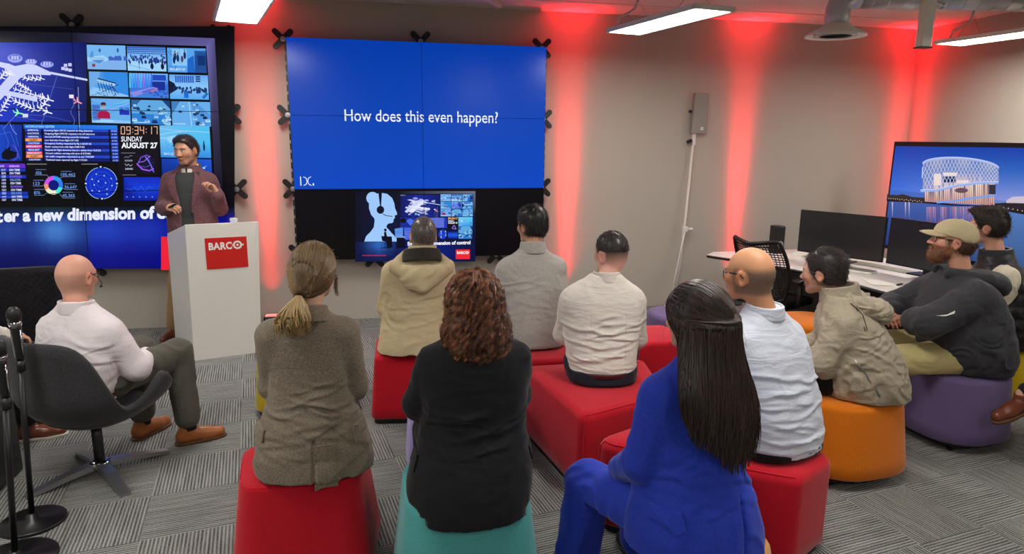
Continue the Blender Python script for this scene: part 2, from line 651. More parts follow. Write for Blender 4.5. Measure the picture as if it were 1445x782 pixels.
for k, (a, b) in POUF.items():
    M['pouf_' + k] = cloth('wool_' + k, a, b, weave=0.2, wscale=(300, 300, 300), fold=0.05, sheen=0.25, rough=0.9)

def carpet_mat():
    m, nt, b = new_mat('carpet_tiles')
    geo = N(nt, 'ShaderNodeNewGeometry')
    sep = N(nt, 'ShaderNodeSeparateXYZ')
    mp = N(nt, 'ShaderNodeMapping')
    mp.inputs['Rotation'].default_value = (0, 0, -0.16)
    mp.inputs['Location'].default_value = (0.28, 0.36, 0)
    mp.inputs['Scale'].default_value = (1 / 0.42, 1 / 0.42, 1)
    nt.links.new(geo.outputs['Position'], mp.inputs['Vector'])
    nt.links.new(mp.outputs['Vector'], sep.inputs['Vector'])
    def mth(op, a, bb=None, cc=None):
        n = N(nt, 'ShaderNodeMath', operation=op)
        for i, q in enumerate((a, bb, cc)):
            if q is None:
                continue
            if isinstance(q, (int, float)):
                n.inputs[i].default_value = q
            else:
                nt.links.new(q, n.inputs[i])
        return n.outputs[0]
    x, y = sep.outputs['X'], sep.outputs['Y']
    ix, iy = mth('FLOOR', x), mth('FLOOR', y)
    par = mth('FLOORED_MODULO', mth('ADD', ix, iy), 2.0)
    # coordinate across the ribs of a tile
    inv = mth('SUBTRACT', 1.0, par)
    across = mth('ADD', mth('MULTIPLY', x, par), mth('MULTIPLY', y, inv))
    along = mth('ADD', mth('MULTIPLY', y, par), mth('MULTIPLY', x, inv))
    comb = N(nt, 'ShaderNodeCombineXYZ')
    nt.links.new(mth('MULTIPLY', across, 25.0), comb.inputs['X'])
    nt.links.new(mth('MULTIPLY', along, 2.0), comb.inputs['Y'])
    nt.links.new(mth('ADD', mth('MULTIPLY', ix, 7.3), mth('MULTIPLY', iy, 3.1)), comb.inputs['Z'])
    nz = N(nt, 'ShaderNodeTexNoise')
    nz.inputs['Scale'].default_value = 1.0
    nz.inputs['Detail'].default_value = 3
    nt.links.new(comb.outputs[0], nz.inputs['Vector'])
    rib = mth('SINE', mth('MULTIPLY', across, 2 * PI * 25))
    tuft = N(nt, 'ShaderNodeTexNoise')
    tuft.inputs['Scale'].default_value = 140
    tuft.inputs['Detail'].default_value = 2
    nt.links.new(geo.outputs['Position'], tuft.inputs['Vector'])
    h = mth('ADD', mth('MULTIPLY', rib, 0.32), mth('ADD', mth('MULTIPLY', mth('SUBTRACT', nz.outputs['Fac'], 0.5), 0.75), mth('MULTIPLY', mth('SUBTRACT', tuft.outputs['Fac'], 0.5), 0.9)))
    h = mth('ADD', h, 0.5)
    cr = N(nt, 'ShaderNodeValToRGB')
    cr.color_ramp.elements[0].position = 0.08
    cr.color_ramp.elements[1].position = 0.92
    cr.color_ramp.elements[0].color = (*lin((66, 66, 65)), 1)
    cr.color_ramp.elements[1].color = (*lin((162, 162, 157)), 1)
    nt.links.new(h, cr.inputs['Fac'])
    nt.links.new(cr.outputs['Color'], b.inputs['Base Color'])
    b.inputs['Roughness'].default_value = 0.95
    b.inputs['Specular IOR Level'].default_value = 0.1
    bp = N(nt, 'ShaderNodeBump')
    bp.inputs['Strength'].default_value = 0.5
    bp.inputs['Distance'].default_value = 0.006
    nt.links.new(h, bp.inputs['Height'])
    nt.links.new(bp.outputs['Normal'], b.inputs['Normal'])
    return m
M['carpet'] = carpet_mat()

# ------------------------------------------------------------------ room shell
WALL_Y, WALL_X, CEIL = 0.16, 6.79, 3.06
def slab(name, x0, x1, y0, y1, z0, z1, mat):
    return struct(name, MB().add(rbox(x1 - x0, y1 - y0, z1 - z0, c=((x0 + x1) / 2, (y0 + y1) / 2, (z0 + z1) / 2))), mat)
slab('floor', -5.2, WALL_X + 0.2, -10.2, 0.4, -0.1, 0, M['carpet'])
slab('ceiling', -5.2, WALL_X + 0.2, -10.2, 0.4, CEIL, CEIL + 0.1, M['ceiling'])
slab('wall_back', -5.2, WALL_X + 0.2, WALL_Y, WALL_Y + 0.2, 0, CEIL, M['wall'])
slab('wall_right', WALL_X, WALL_X + 0.2, -10.2, WALL_Y, 0, CEIL, M['wall'])
slab('wall_left', -5.2, -5.0, -10.2, WALL_Y, 0, CEIL, M['wall'])
slab('wall_rear', -5.2, WALL_X + 0.2, -10.2, -10.0, 0, CEIL, M['wall'])
slab('trim_1', -5.0, WALL_X, -0.36, -0.34, CEIL - 0.006, CEIL, M['ceiling'])
struct('trim_2', MB().add(rbox(0.05, 1.6, 0.05, 0.008, c=(0, 0, 0)), T=TR(1.55, -0.85, CEIL - 0.025, rz=-0.5)), M['ceiling'])

# ------------------------------------------------------------------ suspended light panels
def light_panel(name, x, y, rz, label, w=0.34, l=1.2, z=2.70, cord=True, drop=0.36):
    t = thing(name, label, 'ceiling light', (x, y, z), rz, 'suspended ceiling light panels')
    f = MB()
    for sx in (-1, 1):
        f.add(rbox(0.022, l, 0.035, 0.004, c=(sx * (w / 2 - 0.011), 0, 0.01)))
    for sy in (-1, 1):
        f.add(rbox(w, 0.022, 0.035, 0.004, c=(0, sy * (l / 2 - 0.011), 0.01)))
    f.add(rbox(w - 0.03, l - 0.03, 0.012, c=(0, 0, 0.024)))
    f.build('frame', M['offwhite'], t)
    MB().add(rbox(w - 0.044, l - 0.044, 0.008, c=(0, 0, 0.002))).build('diffuser', M['panel_white'], t)
    for sy in (-1, 1):
        wb = MB()
        for sx in (-1, 1):
            wb.add(tube([(sx * (w / 2 - 0.02), sy * (l / 2 - 0.22), 0.03), (0, sy * (l / 2 - 0.22), drop * 0.62), (0, sy * (l / 2 - 0.22), drop)], 0.0022, 5))
        wb.build('suspension_wire', M['wire'], t)
    if cord:
        p = [(-w / 2 + 0.05, l / 2 - 0.12, 0.03), (-w / 2 + 0.03, l / 2 - 0.16, 0.09), (-0.02, l / 2 - 0.21, 0.16), (0, l / 2 - 0.22, 0.24), (0.01, l / 2 - 0.22, drop)]
        MB().add(tube(p, 0.009, 8), smooth=True).build('power_cord', M['white_cord'], t)
    return t
light_panel('ceiling_light', -0.15, -1.33, 0.24, 'bright rectangular light panel hanging above the top right corner of the left video wall')
light_panel('ceiling_light', 2.94, -1.60, 0.18, 'bright light panel on thin wires, hanging between the blue slide wall and the duct')
light_panel('ceiling_light', 5.98, -1.76, 0.12, 'bright light panel at the right edge, beside the white hanging post')
for (x, y) in ((-0.85, -4.3), (2.42, -4.3), (5.98, -4.6), (-0.25, -7.6), (2.75, -7.6), (-3.05, -1.6), (-3.05, -5.2)):  # unseen panels, added to light the audience and the room
    light_panel('ceiling_light', x, y, 0.15, 'unseen light panel added over the audience for illumination', cord=False)

# hanging white post with its cable loop
t = thing('ceiling_post', 'white rectangular post hanging from the ceiling left of the right-hand light', 'post', (5.165, -1.71, 2.58))
MB().add(rbox(0.105, 0.075, 0.48, 0.012, c=(0, 0, 0.24))).build('post_body', M['offwhite'], t)
MB().add(rbox(0.115, 0.085, 0.012, 0.004, c=(0, 0, 0.0))).build('end_cap', M['black'], t)
MB().add(tube([(0.055, 0, 0.32), (0.12, 0, 0.30), (0.2, 0.02, 0.36), (0.24, 0.05, 0.42), (0.22, 0.03, 0.47)], 0.009, 8), smooth=True).add(
    tube([(0.055, 0, 0.36), (0.15, 0, 0.33), (0.17, 0, 0.42), (0.1, 0, 0.45)], 0.007, 8), smooth=True).build('cable_loop', M['white_cord'], t)

# spiral duct with round diffuser
t = thing('ventilation_duct', 'silver spiral air duct bending down to a round diffuser', 'duct', (4.50, -1.50, 2.67))
d = MB()
el = [(0, 0, 0.06), (0, 0, 0.20)] + [(0.16 - 0.16 * math.cos(a), -0.03 * (1 - math.cos(a)), 0.20 + 0.11 * math.sin(a)) for a in (0.3, 0.6, 0.9, 1.2, 1.5)]
d.add(tube(el, 0.098, 24), smooth=True)
d.build('elbow', M['duct'], t)
d = MB()
d.add(tube([(0.10, -0.02, 0.305), (2.1, -0.35, 0.312)], 0.088, 24), smooth=True)
for k in range(16):
    f = 0.12 + k * 0.125
    q = Vector((f, -0.02 - 0.165 * (f - 0.1), 0.305 + 0.0035 * f))
    d.add(tube([q - Vector((0.006, -0.001, 0)), q + Vector((0.006, -0.001, 0))], 0.0915, 24), smooth=True)
d.build('spiral_pipe', M['duct'], t)
dm = MB().add(lathe([(0.095, 0.10), (0.105, 0.095), (0.13, 0.07), (0.235, 0.012), (0.24, 0.0), (0.225, 0.002), (0.18, 0.02)], 40), smooth=True)
dm.build('diffuser_cone', M['offwhite'], t)
dm = MB()
for r in (0.17, 0.125, 0.08, 0.035):
    dm.add(lathe([(r, 0.002), (r - 0.012, 0.018), (r - 0.03, 0.026), (r - 0.018, 0.012)], 32), smooth=True)
dm.build('diffuser_ring', M['offwhite'], t)

# ------------------------------------------------------------------ red uplighters along the walls
def uplighter(x, y, ang, label, power=1.0):
    t = thing('uplighter', label, 'uplight', (x, y, 0), ang, 'red uplighters along the wall')
    MB().add(rbox(0.15, 0.11, 0.10, 0.012, c=(0, 0, 0.05))).build('housing', M['black_metal'], t)
    MB().add(rbox(0.12, 0.08, 0.006, 0.0, c=(0, 0, 0.103))).build('lens', M['red_led'], t)
    gr = MB()
    for k in range(5):
        gr.add(rbox(0.012, 0.004, 0.07, c=(-0.048 + k * 0.024, -0.056, 0.05)))
    gr.build('grille', M['alu'], t)
    for size, part, tilt in ((58, 0.10, 0.0), (30, 0.4, 0.01), (18, 3.0, 0.02), (11, 6.0, 0.035)):
        l = bpy.data.lights.new('uplighter_lamp', 'SPOT')
        l.color = (1, 0.010, 0.018)
        l.energy = RED_POWER * power * part
        l.spot_size = math.radians(size)
        l.spot_blend = 1.0
        l.shadow_soft_size = 0.03
        lo = bpy.data.objects.new('uplighter_lamp', l)
        COL.objects.link(lo)
        lo.parent = t
        lo.matrix_basis = Matrix.Translation((0, 0, 0.115)) @ Matrix.Rotation(PI - tilt, 4, 'X')
    return t
uplighter(-0.28, 0.05, 0, 'red uplighter on the floor between the two video walls', 0.7)
uplighter(2.72, 0.05, 0, 'red uplighter on the floor at the right end of the blue slide wall')
uplighter(4.68, 0.05, 0, 'red uplighter on the floor behind the mesh office chair')
uplighter(6.60, -0.03, -0.7, 'red uplighter in the room corner behind the large display', 1.1)

# small wall speaker on its white trunking
t = thing('wall_speaker', 'slim grey panel speaker on a thin white floor stand by the wall', 'speaker', (4.08, 0.13, 0))
MB().add(rbox(0.155, 0.05, 0.42, 0.008, c=(0, 0, 0)), T=TR(0.065, -0.02, 2.10, ry=0.05)).build('speaker_panel', M['grey_mesh'], t)
lg = MB()
for i in (0, 1):
    for j in (0, 1):
        lg.add(rbox(0.014, 0.003, 0.014, c=(0.085 + i * 0.017, -0.046, 1.935 + j * 0.017)))
lg.build('logo_mark', M['logo_white'], t)
MB().add(tube([(-0.02, -0.01, 2.12), (-0.05, -0.02, 2.12)], 0.014, 8), smooth=True).build('knob', M['black'], t)
MB().add(tube([(-0.005, -0.01, 1.82), (-0.05, -0.02, 1.80)], 0.018, 8), smooth=True).build('knob', M['black'], t)
MB().add(tube([(0.03, 0, 1.9), (-0.03, -0.04, 1.0), (-0.13, -0.10, 0.012)], 0.013, 10), smooth=True).add(rbox(0.035, 0.04, 0.14, 0.006, c=(0.028, 0, 1.84))).build('pole', M['white_cord'], t)
MB().add(lathe([(0.115, 0.0), (0.115, 0.012), (0.10, 0.018), (0.02, 0.024)], 36), T=TR(-0.13, -0.10, 0), smooth=True).build('base', M['white_cord'], t)
MB().add(rbox(0.05, 0.05, 0.06, 0.006, c=(-0.03, -0.045, 0.87))).add(tube([(0.0, -0.055, 0.87), (0.05, -0.06, 0.87)], 0.016, 10), smooth=True).build('clamp', M['white_cord'], t)
MB().add(tube([(-0.03, -0.06, 0.85), (-0.09, -0.08, 0.6), (-0.15, -0.10, 0.3), (-0.17, -0.10, 0.02)], 0.006, 6), smooth=True).build('cable', M['white_cord'], t)

# ------------------------------------------------------------------ poufs
def round_poly(P, r, n=7):
    out = []
    k = len(P)
    for i in range(k):
        a, p, c = Vector(P[i - 1]), Vector(P[i]), Vector(P[(i + 1) % k])
        u, w = (a - p).normalized(), (c - p).normalized()
        half = u.angle(w) / 2
        t = r / math.tan(half)
        cen = p + (u + w).normalized() * (r / math.sin(half))
        s, e = p + u * t - cen, p + w * t - cen
        a0 = math.atan2(s.y, s.x)
        da = math.atan2(e.y, e.x) - a0
        while da > PI: da -= 2 * PI
        while da < -PI: da += 2 * PI
        for j in range(n):
            q = a0 + da * j / (n - 1)
            out.append((cen.x + r * math.cos(q), cen.y + r * math.sin(q)))
    return out

def inset_straight(poly, d):
    """offset a convex polygon (counter-clockwise) inwards"""
    n = len(poly)
    out = []
    for i in range(n):
        a, p, c = Vector(poly[i - 1]), Vector(poly[i]), Vector(poly[(i + 1) % n])
        u, w = (p - a).normalized(), (c - p).normalized()
        n1, n2 = Vector((-u.y, u.x)), Vector((-w.y, w.x))
        b = n1 + n2
        out.append(tuple(p + b * (d / (1 + n1.dot(n2)))))
    return out

def pouf(poly, r, color, label, h=0.45, flare=0.03, casters=False, seams=(), base=0.035, edge=0.035, rim=False):
    cx = sum(p[0] for p in poly) / len(poly)
    cy = sum(p[1] for p in poly) / len(poly)
    base_poly = [(x - cx, y - cy) for x, y in poly]
    P = round_poly(base_poly, r)
    def inset(_, d):      # smaller outline with the same number of points
        return round_poly(inset_straight(base_poly, d), max(0.012, r - d * 0.6))
    t = thing('pouf', label, 'pouf', (cx, cy, 0), 0, 'upholstered poufs')
    R = []
    def ring(d, z):
        R.append([(x, y, z) for x, y in inset(P, d)])
    z0 = base
    ring(0.012, z0); ring(0.0, z0 + 0.012)
    for k in range(1, 6):
        f = k / 5
        ring(flare * f, z0 + 0.012 + (h - edge - z0 - 0.012) * f)
    for k in range(1, 6):
        a = PI / 2 * k / 5
        ring(flare + edge * (1 - math.cos(a)), h - edge + edge * math.sin(a))
    top = inset(P, flare + edge)
    for f, dz in ((0.6, 0.004), (0.2, 0.006)):
        R.append([(x * f, y * f, h + dz) for x, y in top])
    MB().add(rings(R), smooth=True).build('upholstery', M['pouf_' + color], t)
    pb = MB().add(prism(inset(P, 0.05 if casters else 0.02), 0.03 if casters else 0.0, base + 0.004))
    pb.build('plinth', M['black'], t)
    if casters:
        for k in range(4):
            q = inset(P, 0.07)[(k * len(P)) // 4 + 3]
            c = MB().add(tube([(q[0] - 0.02, q[1], 0.03), (q[0] + 0.02, q[1], 0.03)], 0.03, 14), smooth=True)
            c.build('caster', M['black'], t)
    if rim:
        q = inset(P, flare + edge * 0.35 - 0.0005)
        MB().add(tube([(x, y, h - edge * 0.30) for x, y in q + q[:1]], 0.003, 6), smooth=True).build('piping', M['pouf_' + color], t)
    for i in seams:      # corner piping: up the corner, then along the front of the top edge
        j = i * 7 + 3
        pt = [(*inset(P, flare * f - 0.001)[j], z0 + 0.012 + (h - edge - z0 - 0.012) * f) for f in (0.02, 0.35, 0.7, 1.0)]
        for k in range(1, 4):
            a = PI / 2 * k / 5
            pt.append((*inset(P, flare + edge * (1 - math.cos(a)) - 0.001)[j], h - edge + edge * math.sin(a)))
        nx = (i + 1) * 7 % len(P) + 3
        a = PI / 2 * 3 / 5
        qq = inset(P, flare + edge * (1 - math.cos(a)) - 0.001)
        m = j + 1
        while m != nx + 1:
            pt.append((*qq[m % len(P)], h - edge + edge * math.sin(a)))
            m += 1
            if m - j > 12: break
        MB().add(tube(pt, 0.0035, 6), smooth=True).build('piping', M['pouf_' + color], t)
    return t

def blob(cx, cy, w, d, rot=0.0):
    c, s = math.cos(rot), math.sin(rot)
    return [(cx + x * c - y * s, cy + x * s + y * c) for x, y in ((-w / 2, -d / 2), (w / 2, -d / 2), (w / 2, d / 2), (-w / 2, d / 2))]

pouf([(0.10, -4.13), (0.66, -4.13), (0.71, -3.60), (0.04, -3.60)], 0.13, 'red', 'red pouf under the woman in the brown tweed blazer', flare=0.05, rim=True, edge=0.022)
pouf([(0.745, -4.44), (1.325, -4.44), (1.345, -3.86), (0.745, -3.86)], 0.15, 'teal', 'teal pouf under the curly-haired woman in black', flare=0.045)
pouf([(0.655, -2.53), (1.32, -2.60), (1.32, -2.02), (0.68, -1.98)], 0.06, 'red', 'red pouf under the man in the beige hooded coat', casters=False)
pouf([(1.70, -3.66), (2.28, -3.44), (2.40, -2.80), (1.575, -2.80)], 0.055, 'red', 'large angular red pouf under the man in the white shirt', flare=0.01, seams=(0,), edge=0.045)
pouf([(1.57, -2.785), (2.02, -2.785), (2.02, -2.10), (1.47, -2.06)], 0.055, 'red', 'red pouf under the man in the grey sweater', edge=0.045)
pouf(blob(2.64, -2.30, 0.50, 0.52), 0.08, 'red', 'empty red pouf half hidden to the right of the white-shirt man')
pouf([(1.64, -3.90), (2.40, -4.42), (2.67, -4.27), (2.71, -3.82), (1.95, -3.76)], 0.07, 'red', 'red pouf under the bald man in the pale blue shirt', flare=0.0, seams=(0,), edge=0.045)
pouf(blob(1.88, -4.645, 0.44, 0.42, 0.2), 0.14, 'tan', 'tan pouf almost hidden under the woman in the blue suit', h=0.41)
pouf(blob(1.13, -3.12, 0.56, 0.5), 0.14, 'lavender', 'pale lavender pouf mostly hidden behind the curly-haired woman')
pouf(blob(0.20, -2.05, 0.60, 0.55), 0.16, 'yellow', 'yellow pouf peeking out left of the tweed blazer')
pouf(blob(3.14, -1.76, 0.56, 0.55), 0.2, 'purple', 'small purple pouf behind the long-haired woman, near the wall')
pouf(blob(4.05, -2.12, 0.56, 0.56), 0.22, 'orange', 'orange pouf beside the mesh chair, behind the bald man', casters=True, base=0.06)
pouf(blob(3.27, -3.56, 0.66, 0.62, 0.1), 0.26, 'orange', 'orange pouf on casters under the man in the taupe windbreaker', casters=True, base=0.06, flare=0.04, h=0.455)
pouf(blob(4.24, -3.33, 0.58, 0.60, 0.1), 0.22, 'purple', 'purple pouf on casters under the man in the tan cap', casters=True, base=0.06, h=0.455)
pouf(blob(5.04, -2.92, 0.62, 0.56), 0.22, 'yellow', 'yellow pouf under the man in the black vest', casters=True, base=0.06)

# ------------------------------------------------------------------ lectern
t = thing('lectern', 'white lectern with a red logo sign, in front of the presenter', 'lectern', (-0.7, -0.6, 0))
def wpt(mb, name, mat):
    return mb.build(name, mat, t, world=True)
FL, FR, BL, BR = (-0.765, -0.955), (-0.262, -0.815), (-1.03, -0.47), (-0.50, -0.30)
FLt, FRt, BLt = (-0.745, -0.955), (-0.215, -0.815), (-1.015, -0.47)
zf, zb = 1.125, 0.995
def plate(a, b, at, bt, za, zbb, th):
    """upright plate from a to b with tops at, bt and thickness th (inwards normal)"""
    d = Vector((b[0] - a[0], b[1] - a[1])).normalized()
    n = Vector((-d.y, d.x)) * th
    v = [(a[0], a[1], 0), (b[0], b[1], 0), (bt[0], bt[1], zbb), (at[0], at[1], za)]
    v += [(p[0] + n.x, p[1] + n.y, p[2]) for p in v]
    f = [(0, 1, 2, 3), (7, 6, 5, 4), (0, 4, 5, 1), (1, 5, 6, 2), (2, 6, 7, 3), (3, 7, 4, 0)]
    return v, f
wpt(MB().add(plate(FL, FR, FLt, FRt, zf, zf, 0.025)), 'front_panel', M['white'])
wpt(MB().add(plate(BL, FL, BLt, FLt, zb, zf, 0.025)), 'side_panel', M['white'])
wpt(MB().add(plate(FR, BR, FRt, BR, zf, zb, 0.025)), 'side_panel', M['white'])
sh = MB()
sv = [(FL[0] + .03, FL[1] + .04, 1.03), (FR[0] - .01, FR[1] + .04, 1.03), (BR[0] - .02, BR[1], .93), (BL[0] + .03, BL[1] + .01, .93)]
sh.add((sv + [(x, y, z - .02) for x, y, z in sv], [(0, 1, 2, 3), (7, 6, 5, 4), (0, 4, 5, 1), (1, 5, 6, 2), (2, 6, 7, 3), (3, 7, 4, 0)]))
wpt(sh, 'top_shelf', M['white'])
# the sign, in the plane of the front panel
fd = Vector((FRt[0] - FLt[0], FRt[1] - FLt[1], 0)).normalized()
fn = Vector((fd.y, -fd.x, 0))
o0 = Vector((FLt[0], FLt[1], 0)) + fn * 0.004
def SP(x, z, d=0.0):
    return o0 + fd * x + Vector((0, 0, z)) + fn * d
W0, W1, Z0, Z1 = 0.132, 0.447, 0.755, 1.010
sg = MB()
q = [SP(W0, Z0), SP(W1, Z0), SP(W1, Z1), SP(W0, Z1)]
q2 = [p - fn * 0.005 for p in q]
sg.add(([tuple(p) for p in q + q2], [(0, 1, 2, 3), (0, 4, 5, 1), (1, 5, 6, 2), (2, 6, 7, 3), (3, 7, 4, 0)]))
sign = wpt(sg, 'sign', M['logo_red'])
def barco(place, W, H):
    """the lettering of the sign in a W x H field: four letters and a ring with a bar through it"""
    out = MB()
    v, f, w = text_mesh('BARC', 1.0, 0.038, 1.06)
    xs = [p[0] for p in v]
    hh = max(p[1] for p in v)
    k = W * 0.66 / w
    ky = H / hh
    out.add(([tuple(place((p[0] - min(xs)) * k, p[1] * ky)) for p in v], f))
    cx, cy, ro, ri = W * 0.82, H / 2, H * 0.60, H * 0.36
    n = 28
    vv = []
    for i in range(n):
        a = 2 * PI * i / n
        vv += [tuple(place(cx + ro * math.cos(a), cy + ro * math.sin(a))), tuple(place(cx + ri * math.cos(a), cy + ri * math.sin(a)))]
    out.add((vv, [(2 * i, 2 * i + 1, (2 * i + 3) % (2 * n), (2 * i + 2) % (2 * n)) for i in range(n)]))
    out.add(([tuple(place(cx + H * .16 * math.cos(2 * PI * i / 12), cy + H * .16 * math.sin(2 * PI * i / 12))) for i in range(12)], [tuple(range(12))]))
    for x0, x1 in ((W * 0.66, cx - ri), (cx + ri, W)):
        out.add(([tuple(place(x, y)) for x, y in ((x0, cy - H * .1), (x1, cy - H * .1), (x1, cy + H * .1), (x0, cy + H * .1))], [(0, 1, 2, 3)]))
    return out
lt = barco(lambda x, y: SP(W0 + 0.025 + x, 0.915 + y, 0.0015), 0.265, 0.058)
lo = lt.build('lettering', M['logo_white'], t, world=True)
lo.parent = sign
# a clear glass on the lectern's rear corner
t = thing('drinking_glass', 'small clear glass standing on the lectern behind its front panel', 'glass', (-0.42, -0.735, 1.026))
mg, nt, b = new_mat('clear_glass')
b.inputs['Base Color'].default_value = (0.9, 0.92, 0.92, 1)
b.inputs['Alpha'].default_value = 0.22
b.inputs['Roughness'].default_value = 0.05
MB().add(lathe([(0.028, 0), (0.033, 0.125), (0.031, 0.125), (0.026, 0.008)], 24), smooth=True).build('tumbler', mg, t)

# ------------------------------------------------------------------ swivel tub chair
def tub_chair(loc, rz, label):
    t = thing('swivel_chair', label, 'chair', loc, rz)
    # shell: wrapped surface, angle 0 at the back; seat pan, tall back, arms that curl up at the front
    A = np.linspace(-2.25, 2.25, 61)
    def top(a):
        a = abs(a)
        back = 0.385 + 0.445 * (1 / (1 + math.exp((a - 1.12) * 7.5)))
        arm = 0.19 * math.exp(-((a - 2.0) / 0.33) ** 2)
        return back + arm
    K = 14
    outer, inner = [], []
    for a in A:
        zt = top(a)
        co, ci = [], []
        for k in range(K + 1):
            f = k / K
            z = 0.305 + (zt - 0.305) * f ** 1.25
            g = min(1, (z - 0.305) / 0.24)
            r = 0.11 + 0.245 * math.sin(g * PI / 2) ** 0.75 + 0.02 * max(0, z - 0.50) / 0.25
            fr = 1 + 0.16 * max(0, abs(a) - 1.2)
            co.append((r * fr * math.sin(a), -r * fr * math.cos(a) * 0.95, z))
            r2 = max(0.02, r - 0.045)
            ci.append((r2 * fr * math.sin(a), -r2 * fr * math.cos(a) * 0.95, max(z, 0.33) if f < 0.9 else z))
        outer.append(co); inner.append(ci)
    sec = []
    for co, ci in zip(outer, inner):
        tipo, tipi = Vector(co[-1]), Vector(ci[-1])
        mid = (tipo + tipi) / 2 + Vector((0, 0, 0.02))
        sec.append(co + [tuple((tipo + mid) / 2 + Vector((0, 0, .006))), tuple(mid), tuple((tipi + mid) / 2 + Vector((0, 0, .006)))] + ci[::-1])
    n = len(sec[0])
    v = [p for s in sec for p in s]
    f = []
    for i in range(len(sec) - 1):
        for k in range(n - 1):
            f.append((i * n + k, (i + 1) * n + k, (i + 1) * n + k + 1, i * n + k + 1))
    f.append(tuple(range(n)))
    f.append(tuple((len(sec) - 1) * n + k for k in range(n - 1, -1, -1)))
    mb = MB().add((v, f), smooth=True)
    mb.build('shell', M['grey_felt'], t)
    pb = MB().add(lathe([(0.14, 0.335), (0.20, 0.345), (0.25, 0.36), (0.255, 0.374), (0.23, 0.385), (0.1, 0.388)], 36, sx=0.95, sy=1.0), smooth=True, T=TR(0, 0.03, 0))
    pb.build('seat_cushion', M['grey_felt'], t)
    MB().add(tube([(0, 0, 0.06), (0, 0, 0.31)], 0.026, 20), smooth=True).build('column', M['black_metal'], t)
    b = MB().add(lathe([(0.05, 0.045), (0.055, 0.055), (0.05, 0.08), (0.03, 0.085)], 24), smooth=True)
    b.build('hub', M['chrome'], t)
    for k in range(4):
        lg = MB()
        R = []
        for d, w, z0, z1 in ((0.03, 0.030, 0.045, 0.078), (0.15, 0.028, 0.032, 0.062), (0.27, 0.026, 0.012, 0.036), (0.35, 0.024, 0.0, 0.018)):
            R.append([(d, -w, z0), (d, w, z0), (d, w, z1), (d, -w, z1)])
        lg.add(rings(R), T=TR(rz=k * PI / 2 + PI / 4 + 0.46))
        lg.build('leg', M['alu'], t)
    return t
tub_chair((-0.79, -2.90, 0), -0.60, 'charcoal felt swivel chair on a chrome four-star base under the bald man')

# quilted lounge chair further back
t = thing('lounge_chair', 'dark quilted high-back chair at the left edge, behind the bald head', 'chair', (-1.60, -1.58, 0), 0.16)
R = []
for k in range(13):
    f = k / 12
    z = 0.42 + 0.56 * f
    w = 0.20 + 0.07 * math.sin(min(1, f * 1.25) * PI / 2) - (0.04 * max(0, f - 0.86) / 0.14)
    yc = -0.20 - 0.14 * f
    ring = []
    for j in range(24):
        a = 2 * PI * j / 24
        ca, sa = math.cos(a), math.sin(a)
        x = w * math.copysign(abs(ca) ** 0.6, ca)
        y = yc + 0.035 * math.copysign(abs(sa) ** 0.8, sa) + 0.25 * x * x
        ring.append((x, y, z))
    R.append(ring)
MB().add(rings(R), smooth=True).build('backrest', M['quilt'], t)
qs = MB()
for k in range(-14, 15):
    for sgn in (-1, 1):
        pts = []
        for j in range(29):
            f = j / 28
            z = 0.55 + 0.41 * f
            x = k * 0.042 + sgn * (f - 0.5) * 0.36
            w = 0.20 + 0.07 * math.sin(min(1, (z - .42) / .56 * 1.25) * PI / 2) - 0.035
            if abs(x) < w:
                ff = (z - .42) / .56
                pts.append((x, -0.20 - 0.14 * ff - 0.0345 + 0.25 * x * x, z))
        if len(pts) > 2:
            qs.add(tube(pts, 0.0022, 5), smooth=True)
qs.build('quilt_stitching', M['black'], t)
MB().add(rbox(0.50, 0.48, 0.11, 0.05, 4, c=(0, 0.02, 0.40)), smooth=True).build('seat', M['quilt'], t)
MB().add(tube([(0, 0, 0.07), (0, 0, 0.36)], 0.028, 16), smooth=True).build('column', M['black_metal'], t)
for k in range(5):
    R = [[(d, -w, z0), (d, w, z0), (d, w, z1), (d, -w, z1)] for d, w, z0, z1 in ((0.0, 0.03, 0.05, 0.09), (0.18, 0.026, 0.045, 0.075), (0.33, 0.022, 0.045, 0.06))]
    lg = MB().add(rings(R), T=TR(rz=k * 2 * PI / 5 - 0.25)).build('leg', M['black_metal'], t)
    MB().add(tube([(0.31, -0.018, 0.024), (0.31, 0.018, 0.024)], 0.024, 12), smooth=True, T=TR(rz=k * 2 * PI / 5 - 0.25)).build('caster', M['black'], t)

# ------------------------------------------------------------------ mesh office chair
t = thing('office_chair', 'black mesh-back office chair drawn up to the white desk', 'chair', (4.13, -1.46, 0), -1.15)
def back_pt(u, w):
    """u -1..1 across, w 0..1 up; the back seen from behind (-y)"""
    half = (0.20 + 0.055 * math.sin(w * PI * 0.75)) * (1 - 0.10 * w * w)
    z = 0.46 + 0.55 * w - (0.035 * (1 - abs(u)) * w if w > 0.9 else 0)
    y = -0.20 - 0.16 * w + 0.10 * math.sin(w * PI) * 0.6 + 0.09 * u * u
    return Vector((half * u, y, z))
fr = [back_pt(-1, w) for w in np.linspace(0.05, 0.97, 14)] + [back_pt(u, 1.0) for u in np.linspace(-0.88, 0.88, 11)] + [back_pt(1, w) for w in np.linspace(0.97, 0.05, 14)] + [back_pt(u, 0.02) for u in np.linspace(0.8, -0.8, 7)]
fr.append(fr[0])
MB().add(tube([tuple(p) for p in fr], 0.016, 8), smooth=True).build('back_frame', M['mesh_back'], t)
net = MB()
for i in range(-9, 10):
    net.add(tube([tuple(back_pt(i / 10, w)) for w in np.linspace(0.03, 0.99, 22)], 0.0042, 4))
for j in range(1, 27):
    net.add(tube([tuple(back_pt(u, j / 27)) for u in np.linspace(-0.98, 0.98, 13)], 0.0036, 4))
net.build('back_mesh', M['mesh_back'], t)
MB().add(rbox(0.50, 0.48, 0.07, 0.03, 3, c=(0, 0.06, 0.44)), smooth=True).build('seat', M['black'], t)
